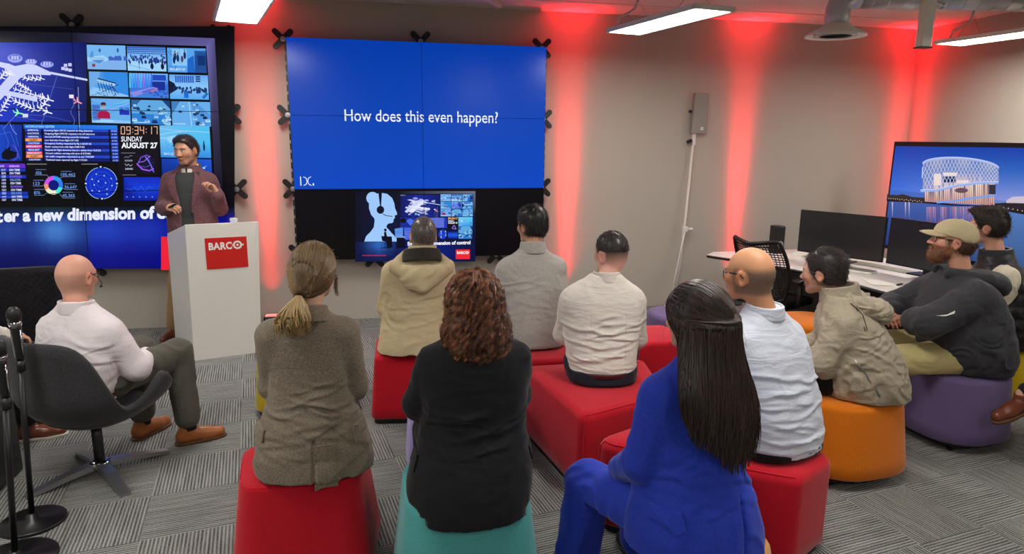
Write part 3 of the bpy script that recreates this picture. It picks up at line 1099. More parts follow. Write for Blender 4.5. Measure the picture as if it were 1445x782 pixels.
MB().add(tube([(0, -0.02, 0.40), (0, -0.22, 0.36), (0, -0.30, 0.50), (0, -0.33, 0.66)], [0.03, 0.032, 0.028, 0.02], 10), smooth=True).build('back_support', M['black'], t)
for s in (-1, 1):
    MB().add(tube([(s * 0.24, 0.0, 0.42), (s * 0.30, -0.02, 0.46), (s * 0.30, -0.03, 0.64)], 0.02, 8), smooth=True).add(rbox(0.085, 0.27, 0.035, 0.015, 3, c=(s * 0.30, 0.02, 0.665)), smooth=True).build('armrest', M['black'], t)
MB().add(tube([(0, 0, 0.08), (0, 0, 0.41)], 0.03, 16), smooth=True).build('column', M['black_metal'], t)
for k in range(5):
    R = [[(d, -w, z0), (d, w, z0), (d, w, z1), (d, -w, z1)] for d, w, z0, z1 in ((0.0, 0.035, 0.06, 0.11), (0.18, 0.028, 0.055, 0.085), (0.33, 0.022, 0.055, 0.07))]
    MB().add(rings(R), T=TR(rz=k * 2 * PI / 5)).build('leg', M['black_metal'], t)
    MB().add(tube([(0.31, -0.022, 0.03), (0.31, 0.022, 0.03)], 0.03, 12), smooth=True, T=TR(rz=k * 2 * PI / 5)).build('caster', M['black'], t)

# ------------------------------------------------------------------ control desk
t = thing('desk', 'long white operator desk with curved front edge along the right side', 'desk', (4.7, -1.6, 0))
DP = [(3.86, -0.80), (4.02, -1.08), (4.16, -1.34), (4.28, -1.68), (4.36, -2.06), (4.40, -2.60), (5.55, -2.60), (5.55, -1.40), (5.10, -0.64), (4.0, -0.66)]
MB().add(prism(DP, 0.715, 0.742)).build('desktop', M['white'], t, world=True)
e = [(x, y, 0.724) for x, y in DP[:6]]
MB().add(tube(e, 0.0125, 8), smooth=True).build('edge_band', M['black'], t, world=True)
MB().add(prism([(4.60, -1.55), (4.68, -2.05), (4.70, -2.36), (4.76, -2.36), (4.74, -2.03), (4.66, -1.52)], 0.0, 0.714)).build('modesty_panel', M['black'], t, world=True)
MB().add(prism([(4.62, -0.78), (5.05, -0.78), (5.35, -1.3), (5.35, -1.42), (4.70, -1.42)], 0.0, 0.714)).build('pedestal', M['black'], t, world=True)
MB().add(prism([(4.66, -0.98), (5.00, -1.60), (5.12, -2.15), (5.12, -2.58), (5.17, -2.58), (5.17, -2.14), (5.05, -1.58), (4.71, -0.95)], 0.743, 0.775)).build('monitor_rail', M['offwhite'], t, world=True)

def monitor(x0, y0, x1, y1, zb, h, label):
    cx, cy = (x0 + x1) / 2, (y0 + y1) / 2
    w = math.hypot(x1 - x0, y1 - y0)
    a = math.atan2(y1 - y0, x1 - x0)
    t = thing('monitor', label, 'monitor', (cx, cy, 0.776), a)
    z = zb - 0.776
    MB().add(rbox(w, 0.028, h, 0.005, c=(0, 0.016, z + h / 2))).build('casing', M['bezel'], t)
    MB().add(rbox(w - 0.016, 0.003, h - 0.022, 0, c=(0, 0.001, z + h / 2 + 0.003))).build('screen', M['screen_off'], t)
    MB().add(rbox(0.06, 0.03, 0.3, 0.01, c=(0, 0.05, 0.14 + 0.012))).add(rbox(0.24, 0.16, 0.012, 0.004, c=(0, 0.05, 0.006))).build('stand', M['black'], t)
    return t
monitor(4.545, -1.20, 4.895, -1.86, 0.825, 0.385, 'wide switched-off monitor at the far end of the desk, next to the mesh chair')
monitor(4.91, -1.88, 5.03, -2.55, 0.825, 0.385, 'switched-off monitor in front of the man in the tan cap')
t = thing('desk_speaker', 'small black speaker on the desk just left of the far monitor', 'speaker', (4.58, -0.82, 0.7445))
MB().add(rbox(0.10, 0.12, 0.27, 0.012, c=(0, 0, 0.135))).build('cabinet', M['black'], t)
MB().add(lathe([(0.035, 0), (0.03, 0.006), (0.008, 0.002)], 20), T=TR(0, -0.061, 0.09, rx=PI / 2), smooth=True).build('driver', M['grey_mesh'], t)
t = thing('keyboard', 'slim grey keyboard on the desk below the far monitor', 'keyboard', (4.70, -1.72, 0.743), math.atan2(-0.66, 0.35))
MB().add(rbox(0.42, 0.13, 0.014, 0.004, c=(0, 0, 0.007))).build('case', M['offwhite'], t)
ky = MB()
for i in range(14):
    for j in range(5):
        ky.add(rbox(0.024, 0.019, 0.006, 0.0, c=(-0.188 + i * 0.0289, -0.046 + j * 0.023, 0.017)))
ky.build('keys', M['grey_mesh'], t)
for k, (x, y, a, lab) in enumerate(((4.60, -2.33, 0.3, 'loose white paper sheet on the desk corner, uppermost of three'), (4.66, -2.45, 1.0, 'loose white paper sheet on the desk corner, nearest the man in the cap'), (4.55, -2.24, -0.4, 'loose white paper sheet on the desk corner, furthest from the cap'))):
    tag(MB().add(rbox(0.15, 0.21, 0.0012, c=(0, 0, 0))).build('paper_sheet', M['paper']), lab, 'paper', 'paper sheets on the desk').matrix_basis = TR(x, y, 0.7435 + 0.0015 * k, rz=a)
t = tag(MB().add(rbox(0.07, 0.02, 0.012, 0.004, c=(0, 0, 0.006))).build('pen', M['black']), 'short black pen lying among the papers on the desk', 'pen')
t.matrix_basis = TR(4.64, -2.36, 0.7485, rz=0.4)

# ------------------------------------------------------------------ left cabinet and microphone stands
t = thing('cabinet', 'low white cabinet with a black glass side at the lower left edge', 'cabinet', (-1.55, -3.0, 0))
MB().add(rbox(0.72, 0.80, 0.645, 0.004, c=(-1.60, -3.16, 0.325))).build('carcass', M['white'], t, world=True)
MB().add(rbox(0.75, 0.83, 0.022, 0.004, c=(-1.60, -3.16, 0.659))).build('cabinet_top', M['offwhite'], t, world=True)
MB().add(rbox(0.012, 0.36, 0.63, 0.002, c=(-1.233, -2.95, 0.325))).build('glass_door', plain('black_glass', (20, 20, 23), rough=0.12), t, world=True)
MB().add(rbox(0.02, 0.015, 0.10, 0.004, c=(-1.222, -2.83, 0.52))).build('handle', M['alu'], t, world=True)

def mic_stand(x, y, zt, lean, label, base_r=0.14, mic=True):
    t = thing('microphone_stand', label, 'microphone stand', (x, y, 0))
    MB().add(lathe([(base_r, 0.0), (base_r, 0.012), (base_r - 0.006, 0.017), (0.03, 0.022), (0.022, 0.05)], 48), smooth=True).build('base', M['black_metal'], t)
    MB().add(tube([(0, 0, 0.02), (lean[0] * 0.95, lean[1] * 0.95, zt - 0.22)], 0.0125, 14), smooth=True).build('pole', M['black_metal'], t)
    MB().add(tube([(lean[0] * .95, lean[1] * .95, zt - 0.27), (lean[0], lean[1], zt - 0.222)], 0.019, 14), smooth=True).build('clip', M['black'], t)
    tx, ty = lean[0], lean[1]
    m = thing('microphone', 'black handheld microphone held upright in the ' + ('front' if base_r > 0.15 else 'rear') + ' stand at the left edge', 'microphone', (tx + x, ty + y, zt - 0.2))
    MB().add(lathe([(0.014, -0.02), (0.019, 0.0), (0.0225, 0.13), (0.024, 0.14)], 20), smooth=True).build('handle', M['black_metal'], m)
    MB().add(tube([(0.021, -0.012, 0.005), (0.0235, -0.012, 0.125)], 0.004, 6), smooth=True).build('silver_strip', M['chrome'], m)
    MB().add(lathe([(0.0245, 0.142), (0.0265, 0.15), (0.0265, 0.156), (0.0245, 0.162)], 20), smooth=True).build('ring', M['chrome'], m)
    MB().add(lathe([(0.024, 0.16), (0.029, 0.175), (0.03, 0.195), (0.026, 0.215), (0.014, 0.228), (0.003, 0.231)], 20), smooth=True).build('grille', M['mesh_back'], m)
    return t
mic_stand(-0.93, -3.36, 1.03, (0.045, 0.0), 'black microphone stand with round base, standing closer to the swivel chair')
mic_stand(-0.86, -3.68, 0.97, (0.055, 0.0), 'black microphone stand with round base, lowest at the left edge', base_r=0.16)

# ------------------------------------------------------------------ lit screens: flat graphics built as thin layers on the panel
PH_EYE = Vector((0.6964, -6.6785, 1.8176))      # where the photograph's rays start; measures the pictures shown on the panels
PH_F, PH_R, PH_U = Vector((0.2024797, 0.9584323, -0.2010209)), Vector((0.9787584, -0.2048015, 0.0094039)), Vector((0.0321564, 0.1986550, 0.9795418))

def on_plane(px, py, P0, n):
    d = PH_F + PH_R * ((px - 722.5) / 950.25) - PH_U * ((py - 391) / 950.25)
    return PH_EYE + d * ((P0 - PH_EYE).dot(n) / d.dot(n))

class Slide:
    def __init__(s, place):
        s.place, s.mb, s.layer, s.tint = place, MB(), 0, None
    def up(s, k=1):
        s.layer += k
        return s
    def _P(s, x, y):
        return tuple(s.place(x, y, 0.0015 + 0.00035 * s.layer))
    def poly(s, pts, col):
        if isinstance(col[0], (tuple, list)):
            c = [lin(q) for q in col]
        else:
            c = [lin(col)] * len(pts)
        if s.tint:
            c = [tuple(v * t for v, t in zip(q, s.tint)) for q in c]
        s.mb.add(([s._P(*p) for p in pts], [tuple(range(len(pts)))]), col=c)
    def rect(s, x0, y0, x1, y1, col):
        s.poly([(x0, y0), (x1, y0), (x1, y1), (x0, y1)], col)
    def grid(s, xs, ys, fn):
        for i in range(len(xs) - 1):
            for j in range(len(ys) - 1):
                q = [(xs[i], ys[j]), (xs[i + 1], ys[j]), (xs[i + 1], ys[j + 1]), (xs[i], ys[j + 1])]
                s.poly(q, [fn(*p) for p in q])
    def ell(s, cx, cy, rx, ry, col, n=20):
        s.poly([(cx + rx * math.cos(2 * PI * i / n), cy + ry * math.sin(2 * PI * i / n)) for i in range(n)], col)
    def arc(s, cx, cy, r0, r1, a0, a1, col, n=20, sy=1.0):
        for i in range(n):
            a, b = a0 + (a1 - a0) * i / n, a0 + (a1 - a0) * (i + 1) / n
            s.poly([(cx + r0 * math.cos(a), cy + sy * r0 * math.sin(a)), (cx + r1 * math.cos(a), cy + sy * r1 * math.sin(a)), (cx + r1 * math.cos(b), cy + sy * r1 * math.sin(b)), (cx + r0 * math.cos(b), cy + sy * r0 * math.sin(b))], col)
    def line(s, pts, w, col):
        for (x0, y0), (x1, y1) in zip(pts, pts[1:]):
            L = math.hypot(x1 - x0, y1 - y0) or 1
            nx, ny = -(y1 - y0) / L * w / 2, (x1 - x0) / L * w / 2
            s.poly([(x0 + nx, y0 + ny), (x1 + nx, y1 + ny), (x1 - nx, y1 - ny), (x0 - nx, y0 - ny)], col)
    def text(s, body, x, y, w=None, h=None, col=(255, 255, 255), bold=0.0, slope=0.0, spacing=1.0, align='l', x_h=False):
        v, f, tw = text_mesh(body, 1.0, bold, spacing)
        if not v:
            return
        mx, my = min(p[0] for p in v), (0 if not x_h else 0)
        mh = 0.70
        k = (w / tw) if w else h / mh
        ky = (h / mh) if h else k
        dx = 0 if align == 'l' else (-tw * k if align == 'r' else -tw * k / 2)
        P = []
        for p in v:
            gx, gy = (p[0] - mx) * k + dx, p[1] * ky
            P.append(s._P(x + gx, y - gy + slope * gx))
        s.mb.add((P, f), col=lin(col))
    def sub(s, TL, TRr, BRr, BL):
        def pl(u, v, d):
            x = TL[0] * (1 - u) * (1 - v) + TRr[0] * u * (1 - v) + BRr[0] * u * v + BL[0] * (1 - u) * v
            y = TL[1] * (1 - u) * (1 - v) + TRr[1] * u * (1 - v) + BRr[1] * u * v + BL[1] * (1 - u) * v
            return s.place(x, y, d)
        q = Slide(pl)
        q.mb, q.layer = s.mb, s.layer
        return q
    def fix(s):
        """face the viewer's side: -y, or whatever the plane's own front is"""
        return s

def plane_at(x, y, d):
    return on_plane(x, y, Vector((0, 0 - d, 0)), Vector((0, 1, 0)))

def thumb(q, kind, r):
    """a camera thumbnail in its own 0..1 square"""
    q.tint = (.50, .80, 1.0)
    def R(a, b):
        return a + (b - a) * r.random()
    sky = (150, 205, 245)
    if kind == 'plane':
        q.grid([0, 1], [0, .45, .55, 1], lambda x, y: (160, 200, 240) if y < .5 else (170, 195, 235))
        q.up()
        for k in range(18):
            x = R(.55, 1); q.rect(x, R(.42, .5), x + .05, .62, (60 + R(0, 60), 110, 190))
        q.poly([(0, .5), (.42, .42), (.56, .58), (.5, .66), (0, .68)], (215, 232, 250))
        q.up(); q.poly([(.05, .52), (.12, .25), (.16, .25), (.17, .5)], (120, 165, 220))
        q.poly([(.1, .62), (.45, .6), (.3, .76)], (120, 150, 205))
        for k in range(10): q.rect(.08 + k * .038, .53, .095 + k * .038, .56, (60, 90, 160))
        q.rect(.12, .78, .2, .9, (200, 60, 70)); q.ell(.33, .22, .03, .08, (60, 110, 170)); q.ell(.8, .2, .03, .09, (60, 110, 170))
    elif kind == 'crowd':
        q.grid([0, 1], [0, .3, .6, 1], lambda x, y: (90, 130, 205) if y < .2 else ((150, 190, 240) if y < .5 else (215, 232, 252)))
        q.up()
        for k in range(4): q.line([(0, .06 + k * .07), (1, .02 + k * .09)], .025, (40, 70, 150))
        for k in range(70):
            x, y = R(.02, .98), R(.36, .66); s = .03 + .05 * (y - .3)
            q.ell(x, y, s * .5, s * 1.6, (R(20, 70), R(40, 90), R(110, 170)), 8)
        for x in (.63, .9): q.ell(x, .8, .045, .13, (15, 25, 60), 10); q.ell(x, .64, .025, .05, (15, 25, 60), 8)
        q.line([(.02, .75), (.55, .95)], .012, (60, 90, 160)); q.line([(.3, .62), (.3, .95)], .012, (60, 90, 160))
    elif kind == 'security':
        q.grid([0, 1], [0, 1], lambda x, y: (120, 180, 235)); q.up()
        for k in range(14): q.line([(R(0, .4), R(0, 1)), (R(0, .4), R(0, 1))], .02, (70, 130, 200))
        q.rect(.12, .05, .5, .72, (190, 220, 245)); q.up()
        for x, y in ((.2, .35), (.27, .42), (.45, .3), (.17, .5)): q.ell(x, y, .035, .16, (25, 45, 100), 10); q.ell(x, y - .2, .022, .05, (150, 120, 130), 8)
        q.ell(.38, .45, .035, .14, (110, 60, 110), 10)
        q.poly([(.52, .45), (.68, .3), (.7, 1), (.5, 1)], (40, 110, 200)); q.rect(.7, .1, 1, 1, (45, 85, 150)); q.rect(.78, .3, .98, .7, (25, 40, 80)); q.poly([(.7, .15), (1, .05), (1, .2), (.7, .3)], (90, 160, 225))
        q.text('SECURITY 07', .05, .92, w=.4, h=.08, col=(225, 240, 255), bold=.02)
    elif kind == 'bridge':
        q.grid([0, .4, 1], [0, 1], lambda x, y: (60, 150, 225) if x > .3 else (150, 200, 240)); q.up()
        q.poly([(0, 0), (.3, 0), (.18, .5), (0, .8)], (150, 185, 230)); q.poly([(0, .62), (.4, .7), (1, .95), (1, 1), (0, 1)], (190, 215, 245)); q.up()
        q.poly([(.2, .28), (.68, .46), (.66, .6), (.2, .45)], (205, 225, 248)); q.up()
        for k in range(6): q.line([(.22 + k * .07, .38 + k * .02), (.27 + k * .08, .78 + k * .03)], .018, (30, 50, 100))
        q.line([(.3, .85), (.75, .5)], .02, (35, 55, 110)); q.line([(.55, .5), (.75, .9)], .02, (35, 55, 110)); q.poly([(.2, .3), (.24, .26), (.7, .44), (.68, .48)], (25, 40, 80))
        for k in range(16): q.ell(R(.05, .9), R(.86, .97), .02, .02, (60, 90, 150), 6)
    elif kind == 'belt':
        q.grid([0, 1], [0, .5, 1], lambda x, y: (170, 205, 245) if y < .2 else ((70, 120, 215) if y < .7 else (90, 140, 220))); q.up()
        for k in range(9):
            x = k * .07; q.poly([(x, 0), (x + .03, 0), (x + .03 + R(0, .02), .6), (x - .01, .6)], (R(60, 200), R(110, 210), 240))
        q.rect(.58, .33, .92, .68, (25, 50, 150)); q.rect(.6, 0.05, .95, .28, (40, 80, 190)); q.up()
        q.poly([(0, .8), (.6, .55), (.75, .6), (.1, .98)], (185, 150, 225)); q.poly([(.3, .75), (.62, .6), (.66, .64), (.36, .82)], (60, 90, 200)); q.poly([(.5, .72), (.7, .62), (.74, .68), (.55, .78)], (240, 120, 170))
        for k in range(18): q.ell(R(.5, 1), R(.72, .98), .03, .03, (R(30, 90), R(60, 120), R(150, 210)), 7)
    elif kind == 'hall':
        q.grid([0, 1], [0, .45, 1], lambda x, y: (140, 185, 240) if y < .2 else ((185, 215, 248) if y < .6 else (120, 185, 240))); q.up()
        for k in range(9): q.rect(.15 + k * .055, .04, .19 + k * .055, .32, (60, 100, 190))
        for k in range(3): q.rect(.68, .04 + k * .09, .8, .1 + k * .09, (25, 45, 120))
        for k in range(45): x = R(.1, 1); q.ell(x, R(.52, .72), .025, .06, (R(25, 60), R(45, 80), R(90, 130)), 8)
        q.poly([(0, .25), (.12, .35), (.2, .6), (.1, .7), (0, .8)], (20, 30, 60)); q.rect(.36, .66, .48, .95, (40, 120, 210)); q.poly([(.82, .9), (.95, .7), (1, .76), (.88, .98)], (50, 120, 200))
    elif kind == 'guide':
        q.grid([0, 1], [0, 1], lambda x, y: (140, 190, 235)); q.up()
        for k in range(9): q.line([(0, .05 + k * .1), (1, R(.0, .5))], .035, (R(90, 210), R(150, 230), 240))
        q.rect(.02, .25, .22, .9, (90, 110, 190)); q.rect(.72, .35, .98, .65, (40, 50, 180)); q.poly([(0, .82), (1, .9), (1, 1), (0, 1)], (190, 215, 245)); q.up()
        q.poly([(.15, .82), (.16, .6), (.24, .5), (.4, .5), (.47, .6), (.48, .82)], (226, 20, 70)); q.ell(.31, .3, .07, .13, (225, 185, 180)); q.up(); q.poly([(.24, .27), (.25, .18), (.31, .14), (.38, .18), (.38, .27)], (60, 40, 50))
        q.line([(.24, .3), (.38, .3)], .02, (40, 40, 60)); q.rect(.1, .9, .55, .94, (235, 245, 255))
    elif kind in ('road', 'road2'):
        q.grid([0, 1], [0, 1], lambda x, y: (130, 185, 225) if kind == 'road' else (140, 190, 235)); q.up()
        if kind == 'road':
            q.poly([(.0, .0), (.25, 0), (.1, .25), (0, .3)], (60, 110, 160)); q.poly([(.8, 0), (1, .0), (1, .35)], (30, 70, 120)); q.poly([(0, .55), (1, .6), (1, 1), (0, 1)], (60, 140, 210))
            cars = [(R(.05, .95), R(.2, .95)) for k in range(26)]
        else:
            q.poly([(.5, 0), (.62, 0), (1, .55), (1, 1), (.6, 1)], (110, 165, 220)); q.poly([(0, 0), (.22, 0), (.02, .5), (0, .5)], (90, 140, 190)); q.up(); q.line([(.45, 0), (.5, 1)], .02, (225, 240, 255))
            cars = [(R(.55, .62 + .4 * y), y) for y in [R(.08, .95) for k in range(16)]] + [(.22, .42), (.3, .2)]
        q.up()
        for x, y in sorted(cars, key=lambda c: c[1]):
            s = .025 + .05 * y; c = r.choice([(235, 245, 255), (205, 225, 245), (40, 60, 100), (25, 40, 80)])
            q.poly([(x - s, y), (x - s * .7, y - s), (x + s * .7, y - s), (x + s, y), (x + s, y + s * .9), (x - s, y + s * .9)], c); q.rect(x - s * .6, y - s * .7, x + s * .6, y - s * .1, (60, 90, 140))
        q.rect(.04, .9, .35, .94, (225, 240, 255))
    elif kind == 'heli':
        q.grid([0, .5, 1], [0, .5, 1], lambda x, y: (150 - 40 * x, 210, 240) if y < .8 else (70, 150, 225)); q.up()
        q.line([(0, .3), (.2, .22), (.55, .16), (1, .2)], .02, (225, 240, 250)); q.line([(.0, .1), (.55, .18)], .03, (190, 225, 245))
        q.poly([(.1, .38), (.3, .3), (.46, .42), (.4, .55), (.2, .55)], (215, 235, 250)); q.poly([(0, .36), (.2, .38), (.2, .44), (0, .42)], (190, 220, 245)); q.up(); q.poly([(.34, .36), (.44, .42), (.42, .5), (.34, .48)], (50, 90, 150))
        for k in range(12): q.line([(R(0, 1), R(.5, 1)), (R(0, 1), R(.5, 1))], .02, (110, 190, 240))
        q.ell(.87, .65, .02, .15, (20, 40, 90), 8); q.ell(.87, .5, .012, .035, (20, 40, 90), 8); q.text('GATE 02', .06, .92, w=.2, h=.07, col=(225, 240, 255), bold=.02)

def airport(q, full=False):
    """terminal map in its own square"""
    ph = 0.0
    W = (202, 210, 255)
    q.poly([(0, .25), (.1, .27), (.17, .30), (.30, .27), (.40, .28), (.57, .37), (.57, .41), (.30, .40), (.22, .46), (.02, .72), (-.10, .86), (-.18, .80), (.12, .40), (.05, .33), (-.1, .28)], W)
    q.poly([(-.15, .58), (.10, .62), (.42, .69), (.41, .755), (.14, .69), (-.15, .66)], W)
    q.poly([(.57, .365), (.98, .45), (.98, .475), (.57, .395)], W)
    q.up()
    for x, y, a, b, c in ((.17, .20, .085, .055, (150, 160, 235)), (.35, .24, .065, .038, (165, 172, 240)), (.53, .27, .075, .042, (150, 160, 240))):
        q.ell(x, y, a, b, c); q.up(); q.ell(x, y - .012, a * .8, b * .7, (90, 100, 215)); q.up()
        for k in range(3): q.rect(x - .04 + k * .03, y - .03, x - .02 + k * .03, y + .015, (190, 196, 250))
    for x, y in ((.72, .26), (.77, .25), (.69, .30), (.73, .31), (.77, .32)): q.rect(x, y, x + .038, y + .04, (200, 205, 250))
    def jet(x, y, s=1.0, c=(235, 236, 255), a=0.35):
        ca, sa = math.cos(a), math.sin(a)
        def rt(u, v): return (x + (u * ca - v * sa) * s, y + (u * sa + v * ca) * s)
        q.poly([rt(-.045, -.006), rt(.05, -.006), rt(.06, 0), rt(.05, .008), rt(-.045, .006)], c)
        q.poly([rt(.012, 0), rt(-.022, -.05), rt(-.032, -.05), rt(-.01, 0)], c); q.poly([rt(.012, 0), rt(-.018, .045), rt(-.028, .045), rt(-.01, 0)], c)
        q.poly([rt(-.035, 0), rt(-.052, -.022), rt(-.058, -.02), rt(-.045, 0)], c)
    for k in range(6): jet(.02 + k * .022, .45 - k * .035 if k < 3 else .40, .8)
    for k in range(5): jet(.28 + k * .045, .45 + .012 * (k % 2), .8); jet(.20 + k * .03, .52 + .02 * k, .7)
    for k in range(6): jet(.18 + k * .055, .60 + .018 * k, .75); jet(.18 + k * .04, .755 + .02 * k, .9)
    for k in range(6): q.line([(.17 + k * .05, .70 + .01 * k), (.165 + k * .05, .75 + .01 * k), (.185 + k * .05, .77 + .01 * k)], .008, W)
    for k in range(5): jet(.03 + .02 * k, .86 - .04 * k, .8); jet(-.02, .92, .9)
    for x, y in ((.48, .70), (.54, .72), (.46, .84), (.52, .88), (.50, .78)): jet(x, y, 1.1)
    jet(.20, .90, 1.1, (150, 255, 180), .2); jet(.86, .74, 1.0, (255, 170, 190), .5)
    q.rect(.25, .91, .31, .955, (215, 220, 250)); q.rect(.77, .655, .82, .70, (235, 225, 250))
    for k in range(24):
        a = k / 23
        q.rect(.30 + .5 * a, .52 + .06 * a, .306 + .5 * a, .526 + .06 * a, (120, 140, 220))
        q.rect(.87, .56 + .5 * a, .877, .57 + .5 * a, (210, 215, 250)); q.rect(.80 + .02 * math.sin(a * 9), .70 + .33 * a, .806 + .02 * math.sin(a * 9), .707 + .33 * a, (150, 165, 235))
        q.rect(.33 + .44 * a, .92 + .08 * a * a, .336 + .44 * a, .927 + .08 * a * a, (130, 150, 225))
    q.line([(.64, .42), (.44, 1.1)], .004, (110, 130, 210)); q.line([(.16, .95), (.04, 1.1)], .004, (130, 150, 220)); q.line([(.18, .95), (.46, 1.0)], .003, (110, 130, 210))

KINDS = ['plane', 'crowd', 'security', 'bridge', 'belt', 'hall', 'guide', 'road', 'road2']

def left_slide():
    s = Slide(plane_at)
    r = random.Random(5)
    s.grid([-420, 0, 331], [37, 379], lambda x, y: (7, 7, 12))
    s.up()
    # bevelled frame drawn in the slide
    s.poly([(-400, 34), (100, 46), (303, 54), (291, 65), (100, 60), (-400, 52)], [(16, 16, 22), (24, 24, 36), (92, 88, 150), (96, 92, 158), (22, 22, 40), (14, 14, 20)])
    s.poly([(303, 54), (310, 190), (300, 190), (291, 65)], [(80, 76, 130), (40, 38, 62), (46, 44, 76), (112, 108, 178)])
    s.poly([(310, 190), (316, 300), (305, 300), (300, 190)], [(40, 38, 62), (10, 10, 14), (10, 10, 16), (46, 44, 76)])
    # airport map
    s.grid([-300, 0, 60, 122], [60, 115, 172], lambda x, y: (34, 58, 196) if x <= 0 else ((22, 42, 150) if x < 100 else (14, 26, 98)))
    s.up()
    airport(s.sub((0, 60), (124, 62), (128, 172), (0, 170)))
    s.up(5)
    # nine camera thumbnails
    k = 0
    for j in range(3):
        for i in range(3):
            x0, y0 = 122.2 + 56.7 * i + 3.1 * j, 62.8 + 37.8 * j + 2.1 * i + .3
            w, h = 54.6, 34.4
            kind = KINDS[k]; k += 1
            thumb(s.sub((x0, y0), (x0 + w, y0 + 1.3), (x0 + w + 1.5, y0 + h + 1.3), (x0 + 1.5, y0 + h)), kind, r)
    # little coast map
    s.grid([-60, 0, 31], [176, 227], lambda x, y: (22, 66, 190) if x < 20 else (14, 46, 150))
    s.up()
    for q in ([(0, 190), (14, 186), (20, 200), (28, 224)], [(2, 176), (12, 200), (10, 212)], [(18, 176), (26, 206)]): s.line(q, .4, (80, 130, 230))
    s.poly([(2, 217), (8, 210), (15, 207), (14, 212), (24, 215), (22, 222), (12, 226), (3, 224)], (8, 10, 20))
    s.line([(18, 204), (25, 214), (25, 222), (18, 227)], .9, (120, 70, 240)); s.line([(14, 174), (18, 184), (24, 190)], .6, (150, 160, 240))
    # notification list
    s.poly([(33, 175.5), (165, 177), (166, 183), (33.5, 181.5)], [(24, 104, 214), (40, 130, 235), (36, 120, 228), (18, 92, 200)])
    s.up(); s.text('NOTIFICATION CENTER', 36, 180, w=41, h=3, col=(150, 215, 255), bold=.03, slope=.008); s.up(-1)
    rows = [('ARRIVAL', 0, 'Incoming flight AB123 requests landing clearance', '10 SEC'), ('CAUTION', 0, 'Outgoing flight DF0155 requests take off clearance', '20 SEC'), ('ARRIVAL', 0, 'Aircraft BY5789 entering controlled airspace', '10 SEC'), ('ALERT', 1, 'Low fuel alert from flight DF1105.', '20 SEC'),
            ('CAUTION', 0, 'Emergency landing requested by flight (ALB112)', '10 SEC'), ('EMERGENCY', 2, 'Radar contact lost with flight IN809-IN', '20 SEC'), ('REQUEST', 0, 'Request for flight diversion due to weather from YU3123', '10 SEC'), ('EMERGENCY', 2, 'Ground collision warning with aircraft DT0406', '20 SEC'),
            ('ALERT', 1, 'Air traffic congestion reported in sector TW5789', '10 SEC'), ('CAUTION', 0, 'Technical issue reported by flight YZ1234', '20 SEC')]
    for n, (lab, c, tx, tm) in enumerate(rows):
        y = 183.6 + 4.62 * n
        x = 35 + .25 * n
        bc = [(30, 56, 176), (250, 158, 92), (240, 62, 112)][c] if n % 2 == 0 or c else (16, 30, 110)
        s.rect(x, y - 2.1, x + 23, y + 2.0, bc)
        s.poly([(x + 25.5, y - 2.1), (x + 118, y - .9), (x + 118, y + 3.0), (x + 25.5, y + 2.0)], [(24, 46, 170), (34, 70, 200), (34, 70, 200), (24, 46, 170)] if n % 2 == 0 else [(12, 22, 92), (16, 30, 110), (16, 30, 110), (12, 22, 92)])
        s.poly([(x + 120.5, y - .9), (x + 131, y - .8), (x + 131, y + 3.1), (x + 120.5, y + 3.1)], (36, 76, 205) if n % 2 == 0 else (20, 40, 130))
        s.up()
        s.text(lab, x + 11.5, y + 1.2, h=2.3, w=min(20, 2.3 * len(lab)), col=(205, 215, 250) if c != 1 else (70, 30, 10), bold=.03, align='c')
        s.text(tx, x + 27.5, y + 1.4, w=1.42 * len(tx), h=2.3, col=(205, 215, 255), bold=.03, slope=.01)
        s.text(tm, x + 122, y + 2.2, w=8, h=2.0, col=(150, 175, 250), bold=.03)
        s.up(-1)
    # clock and date
    def seg(x, y, w, h, d, col):
        T = .9
        on = {'0': 'abcdef', '1': 'bc', '2': 'abged', '3': 'abgcd', '4': 'fgbc', '5': 'afgcd', '6': 'afgedc', '7': 'abc', '8': 'abcdefg', '9': 'abcdfg'}[d]
        S = {'a': (0, 0, w, T), 'd': (0, h - T, w, h), 'g': (0, h / 2 - T / 2, w, h / 2 + T / 2), 'f': (0, 0, T, h / 2), 'b': (w - T, 0, w, h / 2), 'e': (0, h / 2, T, h), 'c': (w - T, h / 2, w, h)}
        for k in on:
            a = S[k]; s.rect(x + a[0] + (.25 if k in 'adg' else 0), y + a[1] + (.25 if k in 'bcef' else 0), x + a[2] - (.25 if k in 'adg' else 0), y + a[3] - (.25 if k in 'bcef' else 0), col)
    s.rect(167, 177, 224, 246, (16, 12, 22)); s.up()
    x = 170.5
    for ch in '09:34:17':
        if ch == ':':
            s.rect(x + .5, 181.5, x + 1.5, 182.8, (255, 196, 160)); s.rect(x + .5, 186, x + 1.5, 187.3, (255, 196, 160)); x += 3.2
        else:
            seg(x, 178.4, 5.8, 11.2, ch, (255, 196, 160)); x += 7.9
    s.text('SUNDAY', 171, 199.6, w=30, h=7, col=(240, 244, 255), bold=.015); s.text('AUGUST 27', 171.3, 208.8, w=51, h=7.4, col=(245, 248, 255), bold=.035)
    s.rect(171, 215.5, 191, 216.4, (120, 118, 130))
    s.line([(175, 223), (178, 221), (181, 222.5), (184, 219.5), (187, 220)], .5, (150, 160, 190)); s.line([(176, 231), (179, 234), (181, 231.5), (184, 234.5), (187, 232)], .6, (190, 200, 220))
    s.text('030000', 176, 227.8, w=11, h=2.3, col=(150, 160, 190), bold=.03); s.text('240400', 176.5, 239.6, w=11, h=2.5, col=(180, 190, 215), bold=.03)
    s.ell(206, 231, 13, 14, (22, 16, 50), 24); s.up()
